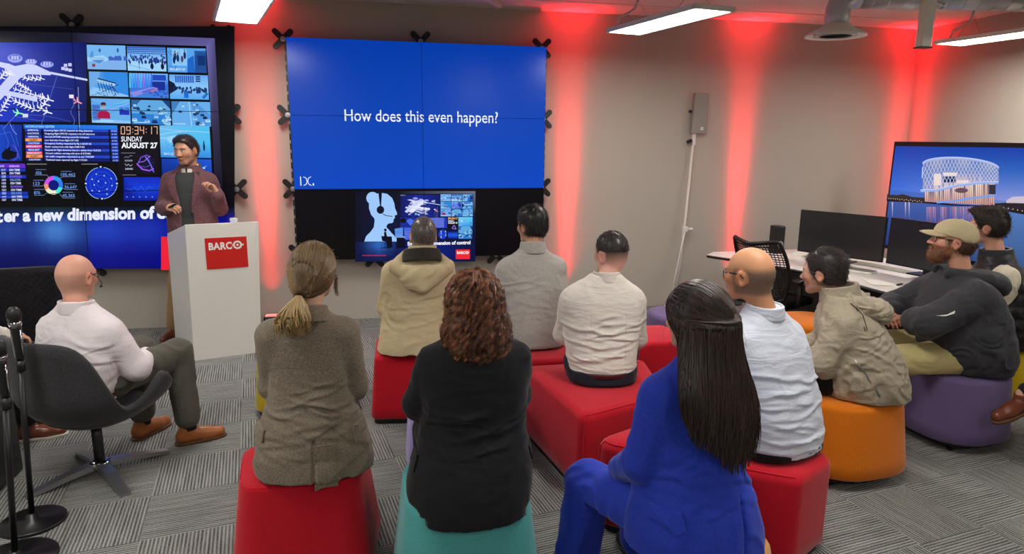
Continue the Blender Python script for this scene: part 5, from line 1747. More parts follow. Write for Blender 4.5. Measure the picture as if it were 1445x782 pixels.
class Fig:
    def __init__(s, label, loc, rz=0.0, skin=(214, 168, 142), hc=(0, 0.03, 1.22), hs=1.0, hr=(0, 0, 0), T=None, arms=None, hands=None, legs=None, neck=None, res=0.006, seat=.464, seat_y=.335):
        s.label, s.loc, s.rz, s.skin = label, loc, rz, skin
        s.hc, s.hs, s.R = np.array(hc, float), hs, rot(*hr)
        s.T = [[max(r[0], seat if r[0] > .45 else 0)] + list(r[1:]) for r in T]
        s.seat, s.seat_y = seat, seat_y
        s.arms, s.hands, s.legs = arms, hands, legs
        s.neck = neck or (0.0, -0.022, s.T[-1][0] - 0.05)
        s.res = res
        s.extra = {'seat': seat}
        pts = np.array([p for a in list(arms) + list(legs) for p in a] + [s.hc])
        Tm = np.array(s.T)
        s.lo = np.minimum(pts.min(0) - 0.17, [(Tm[:, 1] - Tm[:, 3]).min() - .06, (Tm[:, 2] - Tm[:, 4]).min() - .06, pts[:, 2].min() - 0.12])
        s.hi = np.maximum(pts.max(0) + 0.17, [(Tm[:, 1] + Tm[:, 3]).max() + .06, (Tm[:, 2] + Tm[:, 4]).max() + .06, s.hc[2] + 0.17])
    def H(s, p):
        """head-local to figure"""
        return s.hc + s.hs * (s.R @ np.array(p, float))
    def loc_head(s, V):
        return ((V - s.hc) @ s.R) / s.hs
    # ---- the skin: one continuous surface from head to feet
    def head(s, S):
        k = s.hs
        S.frame(s.R, s.hc)
        q = lambda *v: tuple(x * k for x in v)
        S.ell(q(0, -.012, .036), q(.0745, .096, .088), .01)
        S.ell(q(0, -.045, .0), q(.066, .058, .07), .03 * k)
        S.ell(q(0, .028, -.012), q(.064, .066, .085), .04 * k)
        S.cone(q(0, .03, -.05), q(0, .066, -.088), .046 * k, .021 * k, .03 * k)
        for sx in (-1, 1):
            S.cone(q(sx * .046, .008, -.05), q(sx * .02, .066, -.088), .02 * k, .015 * k, .025 * k)
            S.ell(q(sx * .043, .06, -.014), q(.024, .024, .02), .025 * k)
        S.ell(q(0, .076, .03), q(.05, .02, .013), .02 * k)
        S.cone(q(0, .088, .02), q(0, .112, -.022), .008 * k, .0125 * k, .014 * k)
        for sx in (-1, 1):
            S.ell(q(sx * .0125, .1, -.026), q(.008, .012, .008), .008 * k)
        S.ell(q(0, .09, -.051), q(.023, .012, .006), .008 * k)
        S.ell(q(0, .088, -.062), q(.020, .012, .007), .008 * k)
        for sx in (-1, 1):
            S.ell(q(sx * .031, .1, .011), q(.019, .016, .0105), .012 * k, 's')
            S.ell(q(sx * .031, .0815, .011), q(.0128, .0125, .0125), .003 * k)
            S.frame(s.R @ rot(sx * -.35, .0, 0) @ rot(0, -.2, 0), s.hc + s.R @ np.array(q(sx * .079, -.01, -.002)))
            S.ell((0, 0, 0), q(.0085, .021, .033), .008 * k)
            S.ell(q(sx * .009, .003, .002), q(.007, .011, .02), .006 * k, 's')
            S.ell(q(sx * .002, .004, -.027), q(.007, .01, .011), .008 * k)
            S.frame(s.R, s.hc)
        S.frame()
    def hand(S_, S, w, fwd, up, side, curl=0.6, k=1.0, spread=0.0, thumb=0.5):
        f = np.array(fwd, float); f /= np.linalg.norm(f)
        u = np.array(up, float); u -= f * (u @ f); u /= np.linalg.norm(u)
        x = np.cross(f, u) * side      # towards the thumb for a left (+1) / right (-1) hand, palm down
        Mx = np.stack([x, f, u], 1)
        w = np.array(w, float)
        P = lambda a, b, c: tuple(w + k * (Mx @ np.array([a, b, c])))
        S.cone(P(0, -.03, 0), P(0, .02, 0), .026 * k, .024 * k, .01)
        S.cone(P(.018, .028, 0), P(.026, .082, .002), .0165 * k, .0145 * k, .015)
        S.cone(P(-.014, .028, 0), P(-.028, .078, -.002), .0165 * k, .013 * k, .015)
        S.cone(P(.002, .03, 0), P(.0, .085, .003), .016 * k, .0145 * k, .015)
        for i, (fx, L, r) in enumerate(((.030, .92, .0088), (.0105, 1.02, .0092), (-.010, .95, .0088), (-.029, .76, .0078))):
            p = np.array([fx, .088 - abs(fx - .006) * .22, .002])
            a = 0.0
            c = curl[i] if isinstance(curl, (list, tuple)) else curl
            sp = (fx / .03) * spread
            rr = r
            for j, seg in enumerate((.043, .027, .021)):
                a += c * (0.75, 1.0, 0.7)[j]
                d = np.array([math.sin(sp), math.cos(a) * math.cos(sp), -math.sin(a)])
                p2 = p + d * seg * L
                S.cone(P(*p), P(*p2), rr * k, rr * .93 * k, .004)
                p, rr = p2, rr * .92
        t0 = np.array([.026, .022, -.006]); t1 = np.array([.050 - .012 * thumb, .052, -.016 - .014 * thumb]); t2 = np.array([.058 - .030 * thumb, .083, -.022 - .024 * thumb]); t3 = np.array([.060 - .046 * thumb, .106, -.026 - .030 * thumb])
        S.cone(P(*t0), P(*t1), .0145 * k, .0115 * k, .012); S.cone(P(*t1), P(*t2), .0108 * k, .0095 * k, .005); S.cone(P(*t2), P(*t3), .0095 * k, .0078 * k, .004)
    def body(s):
        S = SDF(s.lo, s.hi, s.res)
        T = [r for r in s.T]
        S.loft([r for r in T if r[0] < s.neck[2] - .01] or T, k=0, inset=0.026)
        for i, A in enumerate(s.arms):
            S.cone(A[0], A[1], .043, .037, .03); S.cone(A[1], A[2], .037, .026, .02)
            if s.hands and s.hands[i]:
                h = s.hands[i]
                s.hand(S, A[2], h[0], h[1], (1 if i == 0 else -1), **(h[2] if len(h) > 2 else {}))
        for L in s.legs:
            S.cone(L[0], L[1], .078, .052, .03); S.cone(L[1], L[2], .05, .034, .03)
            d = np.array(L[3], float) if len(L) > 3 else np.array([0, 1, 0])
            a = np.array(L[2], float)
            S.cone(a + [0, 0, -.045], a + d * .12 + [0, 0, -.065], .022, .018, .02)
        if s.seat > 0:
            S.cut(lambda X, Y, Z: np.minimum(s.seat - Z, s.seat_y - Y))
        s.head(S)
        nb = np.array(s.neck, float)
        top = s.H((0, -.032, -.045))
        S.cone(nb, top, .056 * s.hs, .053 * s.hs, .03)
        S.cone(nb + [-.06, .015, -.045], nb + [.06, .015, -.045], .03, .03, .03)
        V, F = S.mesh(1)
        s.S = S
        L = s.loc_head(V)
        base = np.array(lin(s.skin))
        C = np.tile(base, (len(V), 1))
        x, y, z = np.abs(L[:, 0]), L[:, 1], L[:, 2]
        inh = np.exp(-np.maximum(np.linalg.norm(L, axis=1) - .14, 0) / .02)[:, None]
        def mixc(c, w):
            nonlocal C
            C = C * (1 - w[:, None]) + np.array(lin(c)) * w[:, None]
        # flushed cheeks, nose, ears; lips; brows; eyes
        red = tuple(min(255, v * f) for v, f in zip(s.skin, (1.0, .82, .78)))
        mixc(red, .45 * np.exp(-((x - .045) ** 2 + (z + .02) ** 2) / .0007) * (y > .03))
        mixc(red, .5 * np.exp(-((x) ** 2 + (z + .018) ** 2) / .0003) * (y > .09))
        mixc(red, .4 * (x > .074) * (np.abs(z) < .04) * (np.abs(y) < .04))
        mixc(tuple(v * f for v, f in zip(s.skin, (.82, .62, .6))), .8 * sm(.024, .02, x) * sm(.0135, .009, np.abs(z + .0565)) * (y > .075))
        mixc((70, 40, 38), .85 * sm(.022, .018, x) * sm(.0022, .001, np.abs(z + .0565)) * (y > .075))
        bc = s.extra.get('brow', (62, 46, 38))
        mixc(bc, .85 * sm(.0065, .0035, np.abs(z - .030 - .10 * (x - .03) * (x < .034) + .25 * np.maximum(x - .034, 0))) * sm(.010, .014, x) * sm(.056, .05, x) * (y > .06))
        e = np.sqrt((x - .031) ** 2 + ((z - .0105) * 1.55) ** 2)
        mixc((226, 220, 214), .9 * sm(.0145, .0125, e) * (y > .07))
        mixc((56, 40, 30), .95 * sm(.0068, .0052, np.sqrt((x - .031) ** 2 + (z - .0105) ** 2)) * (y > .07))
        mixc((46, 32, 28), .8 * sm(.003, .0012, np.abs(e - .0145)) * (y > .065) * (z > .008))
        for c, fn in s.extra.get('paint', []):
            mixc(c, fn(L))
        o = np_mesh('person', V, F, M['skin'], vcol=C)
        o.matrix_basis = Matrix.Translation(s.loc) @ Matrix.Rotation(s.rz, 4, 'Z')
        tag(o, s.label, 'person')
        s.o = o
        return s
    # ---- clothes
    def garment(s, name, mat, T=None, sleeves=(.068, .056, .043), end=(1.0, 1.0), res=0.007, wr=((.004, (7, 7, 20), 1.0),), k=.03, ks=.014, arm=.010, pre=None, post=None, open_=None, lo=None, hi=None, loft=True, smooth_it=1, folds=None):
        S = SDF(lo if lo is not None else s.lo, hi if hi is not None else s.hi, res)
        if loft:
            S.loft(T or s.T, k=0)
        if sleeves:
            for i, A in enumerate(s.arms):
                a, e, w = [np.array(p, float) for p in A]
                if end[i] <= 0:
                    continue
                w2 = e + (w - e) * min(1, end[i])
                m_ = a + (e - a) * .35
                rm = sleeves[0] + (sleeves[1] - sleeves[0]) * .35
                S.cone(a, m_, sleeves[0], rm, k); S.cone(m_, e, rm, sleeves[1], ks); S.cone(e, w2, sleeves[1], sleeves[1] + (sleeves[2] - sleeves[1]) * end[i], .02)
        if pre:
            pre(S)
        if sleeves and loft and arm:      # the crease where each sleeve hangs against the body
            for i, A in enumerate(s.arms):
                a, e = np.array(A[0], float), np.array(A[1], float)
                sg = -1 if i == 0 else 1
                p0, p1 = a + (e - a) * .34 + [-sg * sleeves[0] * .62, -sleeves[0] * .80, 0], a + (e - a) * .96 + [-sg * sleeves[1] * .86, -sleeves[1] * .86, 0]
                S.cone(p0, p1, arm * .5, arm * 1.3, .016, 's')
        for j, w in enumerate(wr):
            S.wrinkle(w[0], w[1], w[2], seed=3.1 * j + s.hc[0] * 7 + s.loc[0] * 3, mask=w[3] if len(w) > 3 else None)
        for j, kw in enumerate(folds or []):
            S.folds(seed=int(abs(s.loc[0]) * 100) + j * 7, **kw)
        if post:
            post(S)
        z0_ = min(r[0] for r in (T or s.T))
        if loft and z0_ > .45 and s.seat > .44:
            S.cut(lambda X, Y, Z: s.seat + .001 - Z)
        if open_:
            S.cut(open_)
        V, F = S.mesh(smooth_it)
        o = np_mesh(name, V, F, mat, s.o)
        o['_'] = 0
        del o['_']
        s.last = S
        return S
    def trousers(s, mat, r=(.098, .072, .060), waist=None, res=0.008, name='trousers', hem=0.05, wr=((.005, (8, 8, 14), 1.0),)):
        def pre(S):
            h0, h1 = [np.array(L[0], float) for L in s.legs]
            S.cone(h0, h1, .125, .125, .04, sq=(1, 1, .82))
            if waist:
                S.loft(waist, k=.03)
            for L in s.legs:
                S.cone(L[0], L[1], r[0], r[1], .03)
                a, b = np.array(L[1], float), np.array(L[2], float)
                b = b + (a - b) / np.linalg.norm(a - b) * hem
                S.cone(a, b, r[1], r[2], .02)
        def cut_seat(X, Y, Z):
            return np.minimum(s.extra.get('seat', -9) - Z, s.seat_y - Y)
        return s.garment(name, mat, sleeves=None, loft=False, pre=pre, wr=wr, res=res, open_=cut_seat if 'seat' in s.extra else None)
    def shoes(s, mat, sole=None, size=1.0):
        for L in s.legs:
            a = np.array(L[2], float)
            d = np.array(L[3], float) if len(L) > 3 else np.array([0, 1.0, 0])
            d = d / np.linalg.norm(d)
            up = np.array(L[4], float) if len(L) > 4 else np.array([0, 0, 1.0])
            up = up - d * (up @ d); up /= np.linalg.norm(up)
            x = np.cross(d, up)
            Mx = np.stack([x, d, up], 1)
            k = size
            S = SDF(np.array([-.07, -.11, -.12]) * k, np.array([.07, .24, .07]) * k, .005)
            S.cone((0, -.035 * k, -.055 * k), (0, .10 * k, -.065 * k), .036 * k, .036 * k, 0)
            S.cone((0, .08 * k, -.062 * k), (0, .160 * k, -.066 * k), .037 * k, .031 * k, .02); S.cone((0, .0, -.03 * k), (0, .085 * k, -.058 * k), .034 * k, .034 * k, .02)
            S.cone((0, -.03 * k, -.05 * k), (0, -.005 * k, .0), .037 * k, .040 * k, .02)
            S.cut(lambda X, Y, Z: np.maximum(-.088 * k - Z, Z - .012 * k))
            V, F = S.mesh(1)
            V = V @ Mx.T + a
            o = np_mesh('shoe', V, F, mat, s.o)
            S = SDF(np.array([-.07, -.11, -.12]) * k, np.array([.07, .24, .02]) * k, .004)
            S.cone((0, -.04 * k, -.085 * k), (0, .12 * k, -.085 * k), .039 * k, .041 * k, 0); S.cone((0, .1 * k, -.085 * k), (0, .164 * k, -.085 * k), .041 * k, .034 * k, .02)
            S.cut(lambda X, Y, Z: np.maximum(-.103 * k - Z, Z + .083 * k))
            V, F = S.mesh(1)
            q = np_mesh('sole', V @ Mx.T + a, F, sole or M['black'], s.o)
            q.parent = o
            lc = MB()
            for j in range(4):
                y_, z_ = (.045 + .016 * j) * k, (-.012 - .0125 * j) * k
                lc.add(tube([tuple(Mx @ np.array(p) + a) for p in ((-.022 * k, y_, z_ - .008 * k), (0, y_ + .003, z_ + .005 * k), (.022 * k, y_, z_ - .008 * k))], .0022, 5), smooth=True)
            q = lc.build('laces', M['black'], s.o)
            q.parent = o
    def collar(s, mat, c, a, b, z0, z1, th=.004, flare=.0, tilt=0.0, name='collar', gap=0.0, rz=0.0, res=.004, lean=0.0):
        """standing band round the neck"""
        m = max(a, b) + .05
        S = SDF((c[0] - m, c[1] - m, z0 - .06), (c[0] + m, c[1] + m, z1 + .06), res)
        cr, sr = math.cos(rz), math.sin(rz)
        def fn(X, Y, Z):
            x0, y0 = X - c[0], Y - c[1]
            x, y = x0 * cr + y0 * sr, -x0 * sr + y0 * cr
            zz = Z + tilt * y
            y = y - lean * (zz - z0)
            f = 1 + flare * (1 - (zz - z0) / (z1 - z0))
            q = np.sqrt((x / (a * f)) ** 2 + (y / (b * f)) ** 2)
            d = np.abs(q - 1) * min(a, b) - th
            d = np.maximum(d, np.maximum(z0 - zz, zz - z1))
            if gap:
                d = np.maximum(d, np.minimum(gap * 1.0 - np.abs(x), y) * 1.0)
            return d
        S.op(fn, (c[0] - m, c[1] - m, z0 - .05), (c[0] + m, c[1] + m, z1 + .05), 0)
        V, F = S.mesh(1)
        return np_mesh(name, V, F, mat, s.o)
    # ---- hair
    def hair_vol(s, t=.010, low=-.05, front=.062, slope=.62, ear=.03, side=.035, top=0.0, res=.005, extra=None, nape=0.0):
        """cap of hair volume in head space"""
        k = s.hs
        S = SDF(s.hc - .23 * k, s.hc + .2 * k, res)
        S.frame(s.R, s.hc)
        q = lambda *v: tuple(x * k for x in v)
        S.ell(q(0, -.012, .036 + top * .5), q(.0745 + t, .096 + t, .088 + t + top), .01)
        S.ell(q(0, -.045, .0), q(.066 + t * .8, .058 + t * .8, .07 + t * .5), .03 * k)
        if extra:
            extra(S, k)
        S.frame()
        def cut(X, Y, Z):
            P = np.stack([X, Y, Z], -1)
            L = ((P - s.hc.astype(np.float32)) @ s.R.astype(np.float32)) / k
            x, y, z = L[..., 0], L[..., 1], L[..., 2]
            f = y - (side + slope * (z - .0) * (z < front) + (z >= front) * (slope * front + (z - front) * 1.4))
            b = np.where(y > -.03, -(z + .0 + (.02 if ear else 0) - 0.0), -(z - low))
            b = -(z - np.where(y > .0, -.02, low + (np.clip(y + .06, 0, .06) / .06) * (-.02 - low) * nape))
            e = ear - np.sqrt(((y + .008) / .8) ** 2 + (z + .002) ** 2 + ((np.abs(x) - .082) * .6) ** 2)
            return np.maximum(np.maximum(f, b), e) * k
        S.cut(cut)
        return S
    def short_hair(s, S, col, col2, n=2600, L=.022, lift=.35, comb=(0, -.4, -.6), r=.0009, jitter=.25, name='hair', mask=None, seed=1, K=4, base=True):
        rs = np.random.RandomState(seed)
        V, F = S.mesh(2)
        parts = [(V, F, np.tile(np.array(lin(col)) * .8, (len(V), 1)))]
        nm = normals(V, F)
        Lh = s.loc_head(V)
        nh = nm @ s.R
        ok = np.sum(Lh * nh, 1) > .02
        if mask is not None:
            ok &= mask(Lh)
        I = rs.choice(np.nonzero(ok)[0], n)
        P = V[I] - nm[I] * .002 + rs.randn(n, 3) * .002
        c = (np.array(comb) if not callable(comb) else comb(Lh[I]))
        d = (np.tile(c, (n, 1)) if c.ndim == 1 else c) @ s.R.T
        d = d - nm[I] * np.sum(d * nm[I], 1)[:, None]
        d = d / np.maximum(np.linalg.norm(d, axis=1), .2)[:, None] + nm[I] * lift + rs.randn(n, 3) * jitter
        d /= np.linalg.norm(d, axis=1)[:, None]
        Ls = L * (.6 + .7 * rs.rand(n))[:, None] * s.hs
        f = np.linspace(0, 1, K)
        PP = P[:, None, :] + d[:, None, :] * (Ls * 1.0)[:, None, :] * f[None, :, None] - (nm[I] * lift * Ls * .5)[:, None, :] * (f ** 2)[None, :, None]
        w = rs.rand(n, 1)
        cc = np.array(lin(col)) * (1 - w) + np.array(lin(col2)) * w
        parts.append(strand_mesh(PP, r, r * .4, cc))
        V, F, C = join(parts if base else parts[1:])
        return np_mesh(name, V, F, M['hair'], s.o, vcol=C)
    # ---- glasses
    def glasses(s, col='lens_frame', w=.026, h=.019, y=.098, z=.008, full=True, r=.0016):
        mb = MB()
        for sx in (-1, 1):
            pts = []
            for i in range(21):
                a = 2 * PI * i / 20
                ca, sa = math.cos(a), math.sin(a)
                pts.append(tuple(s.H((sx * .033 + w * math.copysign(abs(ca) ** .7, ca), y - .012 * abs(sx * .033 + w * ca) / .06, z + h * math.copysign(abs(sa) ** .7, sa)))))
            mb.add(tube(pts, r if full else r * .6, 6), smooth=True)
            mb.add(tube([tuple(s.H(p)) for p in ((sx * .058, y - .010, z + .009), (sx * .071, y - .022, z + .011), (sx * .080, .02, z + .010), (sx * .083, -.008, z + .008), (sx * .081, -.022, z - .008))], r * 1.1, 6), smooth=True)
        mb.add(tube([tuple(s.H(p)) for p in ((-.010, y + .002, z + .004), (0, y + .006, z + .007), (.010, y + .002, z + .004))], r, 6), smooth=True)
        return mb.build('glasses', M[col], s.o)

def seated_legs(hip=.085, seat=.45, knee=((-.12, .44), (.12, .44)), kz=.50, ankle=((-.13, .42), (.13, .42)), az=.10, toe=((0, 1, 0), (0, 1, 0)), hy=0.0):
    return [((-hip, hy, seat + .10), (knee[0][0], knee[0][1], kz), (ankle[0][0], ankle[0][1], az), toe[0]),
            ((hip, hy, seat + .10), (knee[1][0], knee[1][1], kz), (ankle[1][0], ankle[1][1], az), toe[1])]

LAP = (((0.5, .8, -.25), (0, .3, 1)), ((-0.5, .8, -.25), (0, .3, 1)))

def groove(x, y_lt, z0, z1, depth=.006, w=.003, sl=0.0):
    """a narrow pressed line on the back of a garment"""
    def post(S):
        def fn(X, Y, Z):
            return np.maximum(np.maximum(np.abs(X - x - sl * (Z - z0)) - w, Y - y_lt), np.maximum(z0 - Z, Z - z1))
        I = (np.abs(S.d) < depth)
        X, Y, Z = np.meshgrid(*S.ax, indexing='ij')
        m = (np.exp(-((X - x - sl * (Z - z0)) / w) ** 2) * (Y < y_lt) * sm(z0 - .01, z0, Z) * sm(z1 + .01, z1, Z)).astype(np.float32)
        S.d = S.d + depth * m * (np.abs(S.d) < .03)
    return post

def chain_post(*fs):
    def post(S):
        for f in fs:
            f(S)
    return post

def patch(fig, S, name, mat, pts, th=.004, off=.002, parent=None):
    """a sewn-on piece: an outline on the x-z plane (or given 3-D points) laid on the surface of S"""
    P = np.array(pts, float)
    n = len(P)
    c = P.mean(0)
    ringsP = [c + (P - c) * f for f in (1.0, .66, .33)] + [c[None]]
    A = np.concatenate(ringsP)
    for _ in range(8):
        d, g = sample(S, A)
        A = A - g * (np.clip(d, -.02, .02) * .8)[:, None]
    d, g = sample(S, A)
    O, I = A + g * (off + th), A - g * .004
    v = [tuple(p) for p in np.concatenate([O, I])]
    m = len(A)
    f = []
    for r in range(2):
        for i in range(n):
            j = (i + 1) % n
            f.append((r * n + i, r * n + j, (r + 1) * n + j, (r + 1) * n + i))
    for i in range(n):
        f.append((2 * n + i, 2 * n + (i + 1) % n, 3 * n))
        f.append((i + m, (i + 1) % n + m, (i + 1) % n, i))
    mb = MB().add((v, f), smooth=False)
    return mb.build(name, mat, parent or fig.o)

# ------------------------------------------------------------------ people: clothes' cloth
M['tweed'] = cloth('brown_tweed', (140, 128, 112), (92, 83, 71), weave=.45, wscale=(520, 520, 130), fold=.25)
M['black_wool'] = cloth('black_wool', (30, 30, 33), (20, 20, 22), weave=.1, fold=.2)
M['beige_coat'] = cloth('beige_gabardine', (196, 178, 142), (186, 168, 132), weave=.1, fold=.25)
M['coat_lining'] = cloth('dark_lining', (58, 54, 46), (40, 36, 30), weave=.3, fold=.6)
M['grey_knit'] = cloth('grey_knit', (186, 183, 176), (150, 147, 141), weave=.45, wscale=(300, 300, 300), fold=.25)
M['white_shirt'] = cloth('white_shirt', (216, 209, 199), (208, 201, 190), weave=.0, fold=.35, fscale=(7, 7, 26))
M['blue_suit'] = cloth('royal_blue_suit', (40, 64, 178), (32, 52, 156), weave=.1, fold=.2)
M['pale_shirt'] = cloth('pale_blue_shirt', (204, 208, 218), (194, 198, 210), weave=.0, fold=.35, fscale=(7, 7, 26), stripes=('X', 55, .12), stripe_c=(170, 180, 210))
M['taupe'] = cloth('taupe_windbreaker', (166, 155, 134), (152, 141, 120), weave=.0, fold=.6, fscale=(11, 11, 17), rough=.6, spec=.35)
M['charcoal'] = cloth('charcoal_jersey', (64, 64, 68), (50, 50, 54), weave=.1, fold=.3)
M['vest'] = cloth('black_quilted_vest', (30, 31, 34), (22, 23, 26), weave=.0, fold=.3, rough=.5, spec=.4)
M['cream_shirt'] = cloth('cream_shirt', (222, 212, 188), (212, 202, 178), fold=.4)
M['stripe_shirt'] = cloth('striped_shirt', (232, 224, 224), (226, 217, 218), fold=.3, stripes=('X', 70, .28), stripe_c=(176, 166, 180))
M['plum_blazer'] = cloth('plum_blazer', (124, 86, 90), (82, 52, 58), weave=.45, wscale=(260, 260, 160), fold=.2)
M['grey_sweater'] = cloth('dark_grey_sweater', (66, 70, 70), (54, 58, 58), weave=.2, fold=.15)
M['navy_trousers'] = cloth('navy_trousers', (38, 40, 50), (28, 30, 40), weave=.1, fold=.25)
M['black_trousers'] = cloth('black_trousers', (24, 23, 26), (16, 16, 18), weave=.1, fold=.25)
M['grey_trousers'] = cloth('grey_green_trousers', (92, 89, 80), (80, 77, 68), weave=.1, fold=.25)
M['khaki'] = cloth('khaki_chinos', (168, 134, 92), (150, 118, 78), weave=.1, fold=.3)
M['tan_trousers'] = cloth('tan_trousers', (192, 178, 126), (178, 164, 112), weave=.1, fold=.3)
M['cap'] = cloth('tan_cap', (204, 188, 150), (190, 174, 136), weave=.2, fold=.15)
M['tan_leather'] = plain('tan_leather', (158, 92, 44), rough=.35, vary=.18, vscale=14)
M['brown_leather'] = plain('brown_leather', (112, 58, 38), rough=.28, vary=.2, vscale=14)
M['dark_sole'] = plain('brown_sole', (96, 62, 38), rough=.6)
M['pale_sole'] = plain('pale_sole', (214, 206, 192), rough=.6)
M['belt'] = plain('maroon_leather_belt', (70, 26, 30), rough=.4)
M['socks'] = plain('dark_socks', (20, 20, 24), rough=.9)

def scalp_stubble(col, lo=.0, w=.6):
    """close-cropped hair as pigment on the scalp"""
    return (col, lambda L: w * sm(.03, .005, L[:, 1] - .018 - .35 * np.maximum(L[:, 2], 0)) * sm(-.07, -.045, L[:, 2] - .0) * (1 - sm(.030, .022, np.sqrt((L[:, 1] + .008) ** 2 + L[:, 2] ** 2)) * (np.abs(L[:, 0]) > .07)) * (L[:, 2] < .07))

# ================================================================= woman in the brown tweed blazer
T = [(.458, .005, -.03, .238, .172), (.50, .003, -.025, .240, .176), (.60, -.002, -.012, .226, .165), (.70, -.004, .0, .186, .142), (.79, -.004, .008, .152, .120), (.88, 0, .01, .156, .114), (.97, 0, .012, .172, .112), (1.03, 0, .008, .180, .098), (1.065, 0, .0, .165, .080), (1.10, 0, -.006, .115, .064), (1.135, 0, -.010, .064, .056)]
f = Fig('woman with a low blonde ponytail and brown tweed blazer, seated on a red pouf', (.43, -3.92, 0), 0.0, skin=(208, 162, 136), hc=(.035, .02, 1.275), hs=.95, hr=(-.30, -.06, 0), T=T,
        arms=[((-.140, .0, 1.030), (-.152, .06, .80), (-.08, .27, .68)), ((.142, .0, 1.030), (.172, .05, .78), (.08, .27, .68))], hands=LAP, legs=seated_legs())
f.body()
side = lambda X, Y, Z: (np.abs(X) < 9) * 1.0
low = lambda X, Y, Z: sm(.95, .75, Z)
mid = lambda X, Y, Z: np.exp(-((Z - .74) / .12) ** 2)
Sj = f.garment('blazer', M['tweed'], wr=((.004, (5, 5, 13), 1.0, mid), (.005, (9, 6, 3), .8, low)), folds=[dict(n=13, z0=.64, z1=.84, amp=.0062, w=(.005, .010), slope=.55, xr=.13), dict(n=7, z0=.50, z1=.64, amp=.005, slope=.9, w=(.007, .013))], post=chain_post(groove(.006, -.02, .63, 1.08, .0035, .0022), groove(.012, -.02, .44, .63, .014, .004, sl=.03)), res=.0065, sleeves=(.066, .057, .046))
patch(f, Sj, 'pocket_flap', M['tweed'], [(.155, -.10, .655), (.215, -.02, .675), (.222, -.03, .625), (.165, -.11, .600)], th=.009)
patch(f, Sj, 'pocket_flap', M['tweed'], [(-.165, -.10, .665), (-.215, -.02, .685), (-.222, -.03, .635), (-.175, -.11, .615)], th=.009)
f.collar(M['tweed'], (0, -.012, 0), .076, .078, 1.080, 1.150, th=.007, flare=.16, tilt=.30, gap=.045)
# the vent: the right flap lies over the left and its corner hangs loose
R_ = []
for k in range(7):
    z = .62 - .175 * k / 6
    x0 = .010 + .004 * k / 6
    row = [(x0 + w_, -.1775 - .006 - .012 * (.62 - z) / .17 - (.0 if w_ > 0 else 0) + w_ * w_ * .9, z - .012 * (w_ < .03) * k / 6) for w_ in (0, .03, .06, .09)]
    R_.append(row + [(p[0], p[1] + .006, p[2]) for p in row[::-1]])
MB().add(rings(R_), smooth=False).build('vent_flap', M['tweed'], f.o)
f.trousers(M['black_trousers'], r=(.085, .064, .05))
f.shoes(M['black'], size=.92)
# hair drawn to a low tie, the tail curling under
tie = f.H((-.020, -.118, -.070))
def a_hair(S, k):
    S.ell((0, -.03, .01), (.083 * k, .098 * k, .10 * k), .02)
    S.ell((-.012 * k, -.085 * k, -.05 * k), (.050 * k, .042 * k, .04 * k), .03)
S = f.hair_vol(t=.016, low=-.085, front=.06, slope=.75, ear=.012, side=.04, extra=a_hair)
V, F = S.mesh(2)
hc1, hc2, hc3 = np.array(lin((112, 88, 60))), np.array(lin((164, 136, 98))), np.array(lin((80, 60, 42)))
rs = np.random.RandomState(11)
nm = normals(V, F)
Lh = f.loc_head(V)
out = np.nonzero(np.sum(Lh * (nm @ f.R), 1) > .02)[0]
n = 2600
R0 = V[rs.choice(out, n)] + rs.randn(n, 3) * .003
def fa(P, k):
    t = tie - P
    t = t / np.linalg.norm(t, axis=1)[:, None]
    # sweep back and down round the skull before gathering
    return t * .75 + np.array([0, -.35, -.35]) 
P = trace(S, R0, fa, 28, .012, off=.002, pull=.9)
# stop at the tie
dd = np.linalg.norm(P - tie, axis=2)
for i in range(1, 28):
    hit = np.minimum.accumulate(dd, 1)[:, i - 1] < .022
    P[hit, i] = P[hit, i - 1] + (tie - P[hit, i - 1]) * .1
w = rs.rand(n, 1) ** 1.4
cc = np.where(rs.rand(n, 1) < .2, hc3 * 1.0, hc1 * (1 - w) + hc2 * w)
parts = [(V, F, np.tile(hc1 * .75, (len(V), 1))), strand_mesh(P, .0017, .0010, cc)]
n2 = 900
ph = rs.rand(n2) * 2 * PI
rr = np.sqrt(rs.rand(n2))
fk = np.linspace(0, 1, 18)
tail = np.zeros((n2, 18, 3))
for k, u in enumerate(fk):
    cx = tie[0] - .012 * math.sin(u * 2.2) - .012 * u
    cy = tie[1] - .020 - .030 * math.sin(u * PI * .8) + .01 * u
    cz = tie[2] - .135 * u
    wd = .010 + .056 * math.sin(min(1, u * 1.25) * PI / 2)
    curl = .5 * sm(.55, 1.0, u)
    tail[:, k, 0] = cx + rr * np.cos(ph) * wd * 1.0 + (-.04 * curl * (np.cos(ph) < .3) + .035 * curl * (np.cos(ph) >= .3)) * (1 - .5 * rr) * -1
    tail[:, k, 1] = cy + rr * np.sin(ph) * wd * .55
    tail[:, k, 2] = cz + curl * .035 * rr
len_ = .80 + .45 * rs.rand(n2)
tail = tie + (tail - tie) * np.where(np.arange(18)[None, :, None] > 0, 1, 1) * (1 + (len_[:, None, None] - 1) * fk[None, :, None])
wv_ = np.sin(fk[None] * (5 + 5 * rs.rand(n2, 1)) + rs.rand(n2, 1) * 6.3) * fk[None] * .011
tail[..., 0] += wv_
tail[..., 1] += wv_ * .5 * np.sin(ph)[:, None]
w = np.clip(.35 + .5 * rr[:, None] * (np.sin(ph)[:, None] < .2) + .25 * rs.randn(n2, 1), 0, 1)
cc = hc1 * (1 - w) + np.array(lin((196, 164, 112))) * w
parts.append(strand_mesh(tail, .0022, .0012, cc))
n3 = 70      # fly-away hairs and the loose wisps at the temples
I = rs.choice(out, n3)
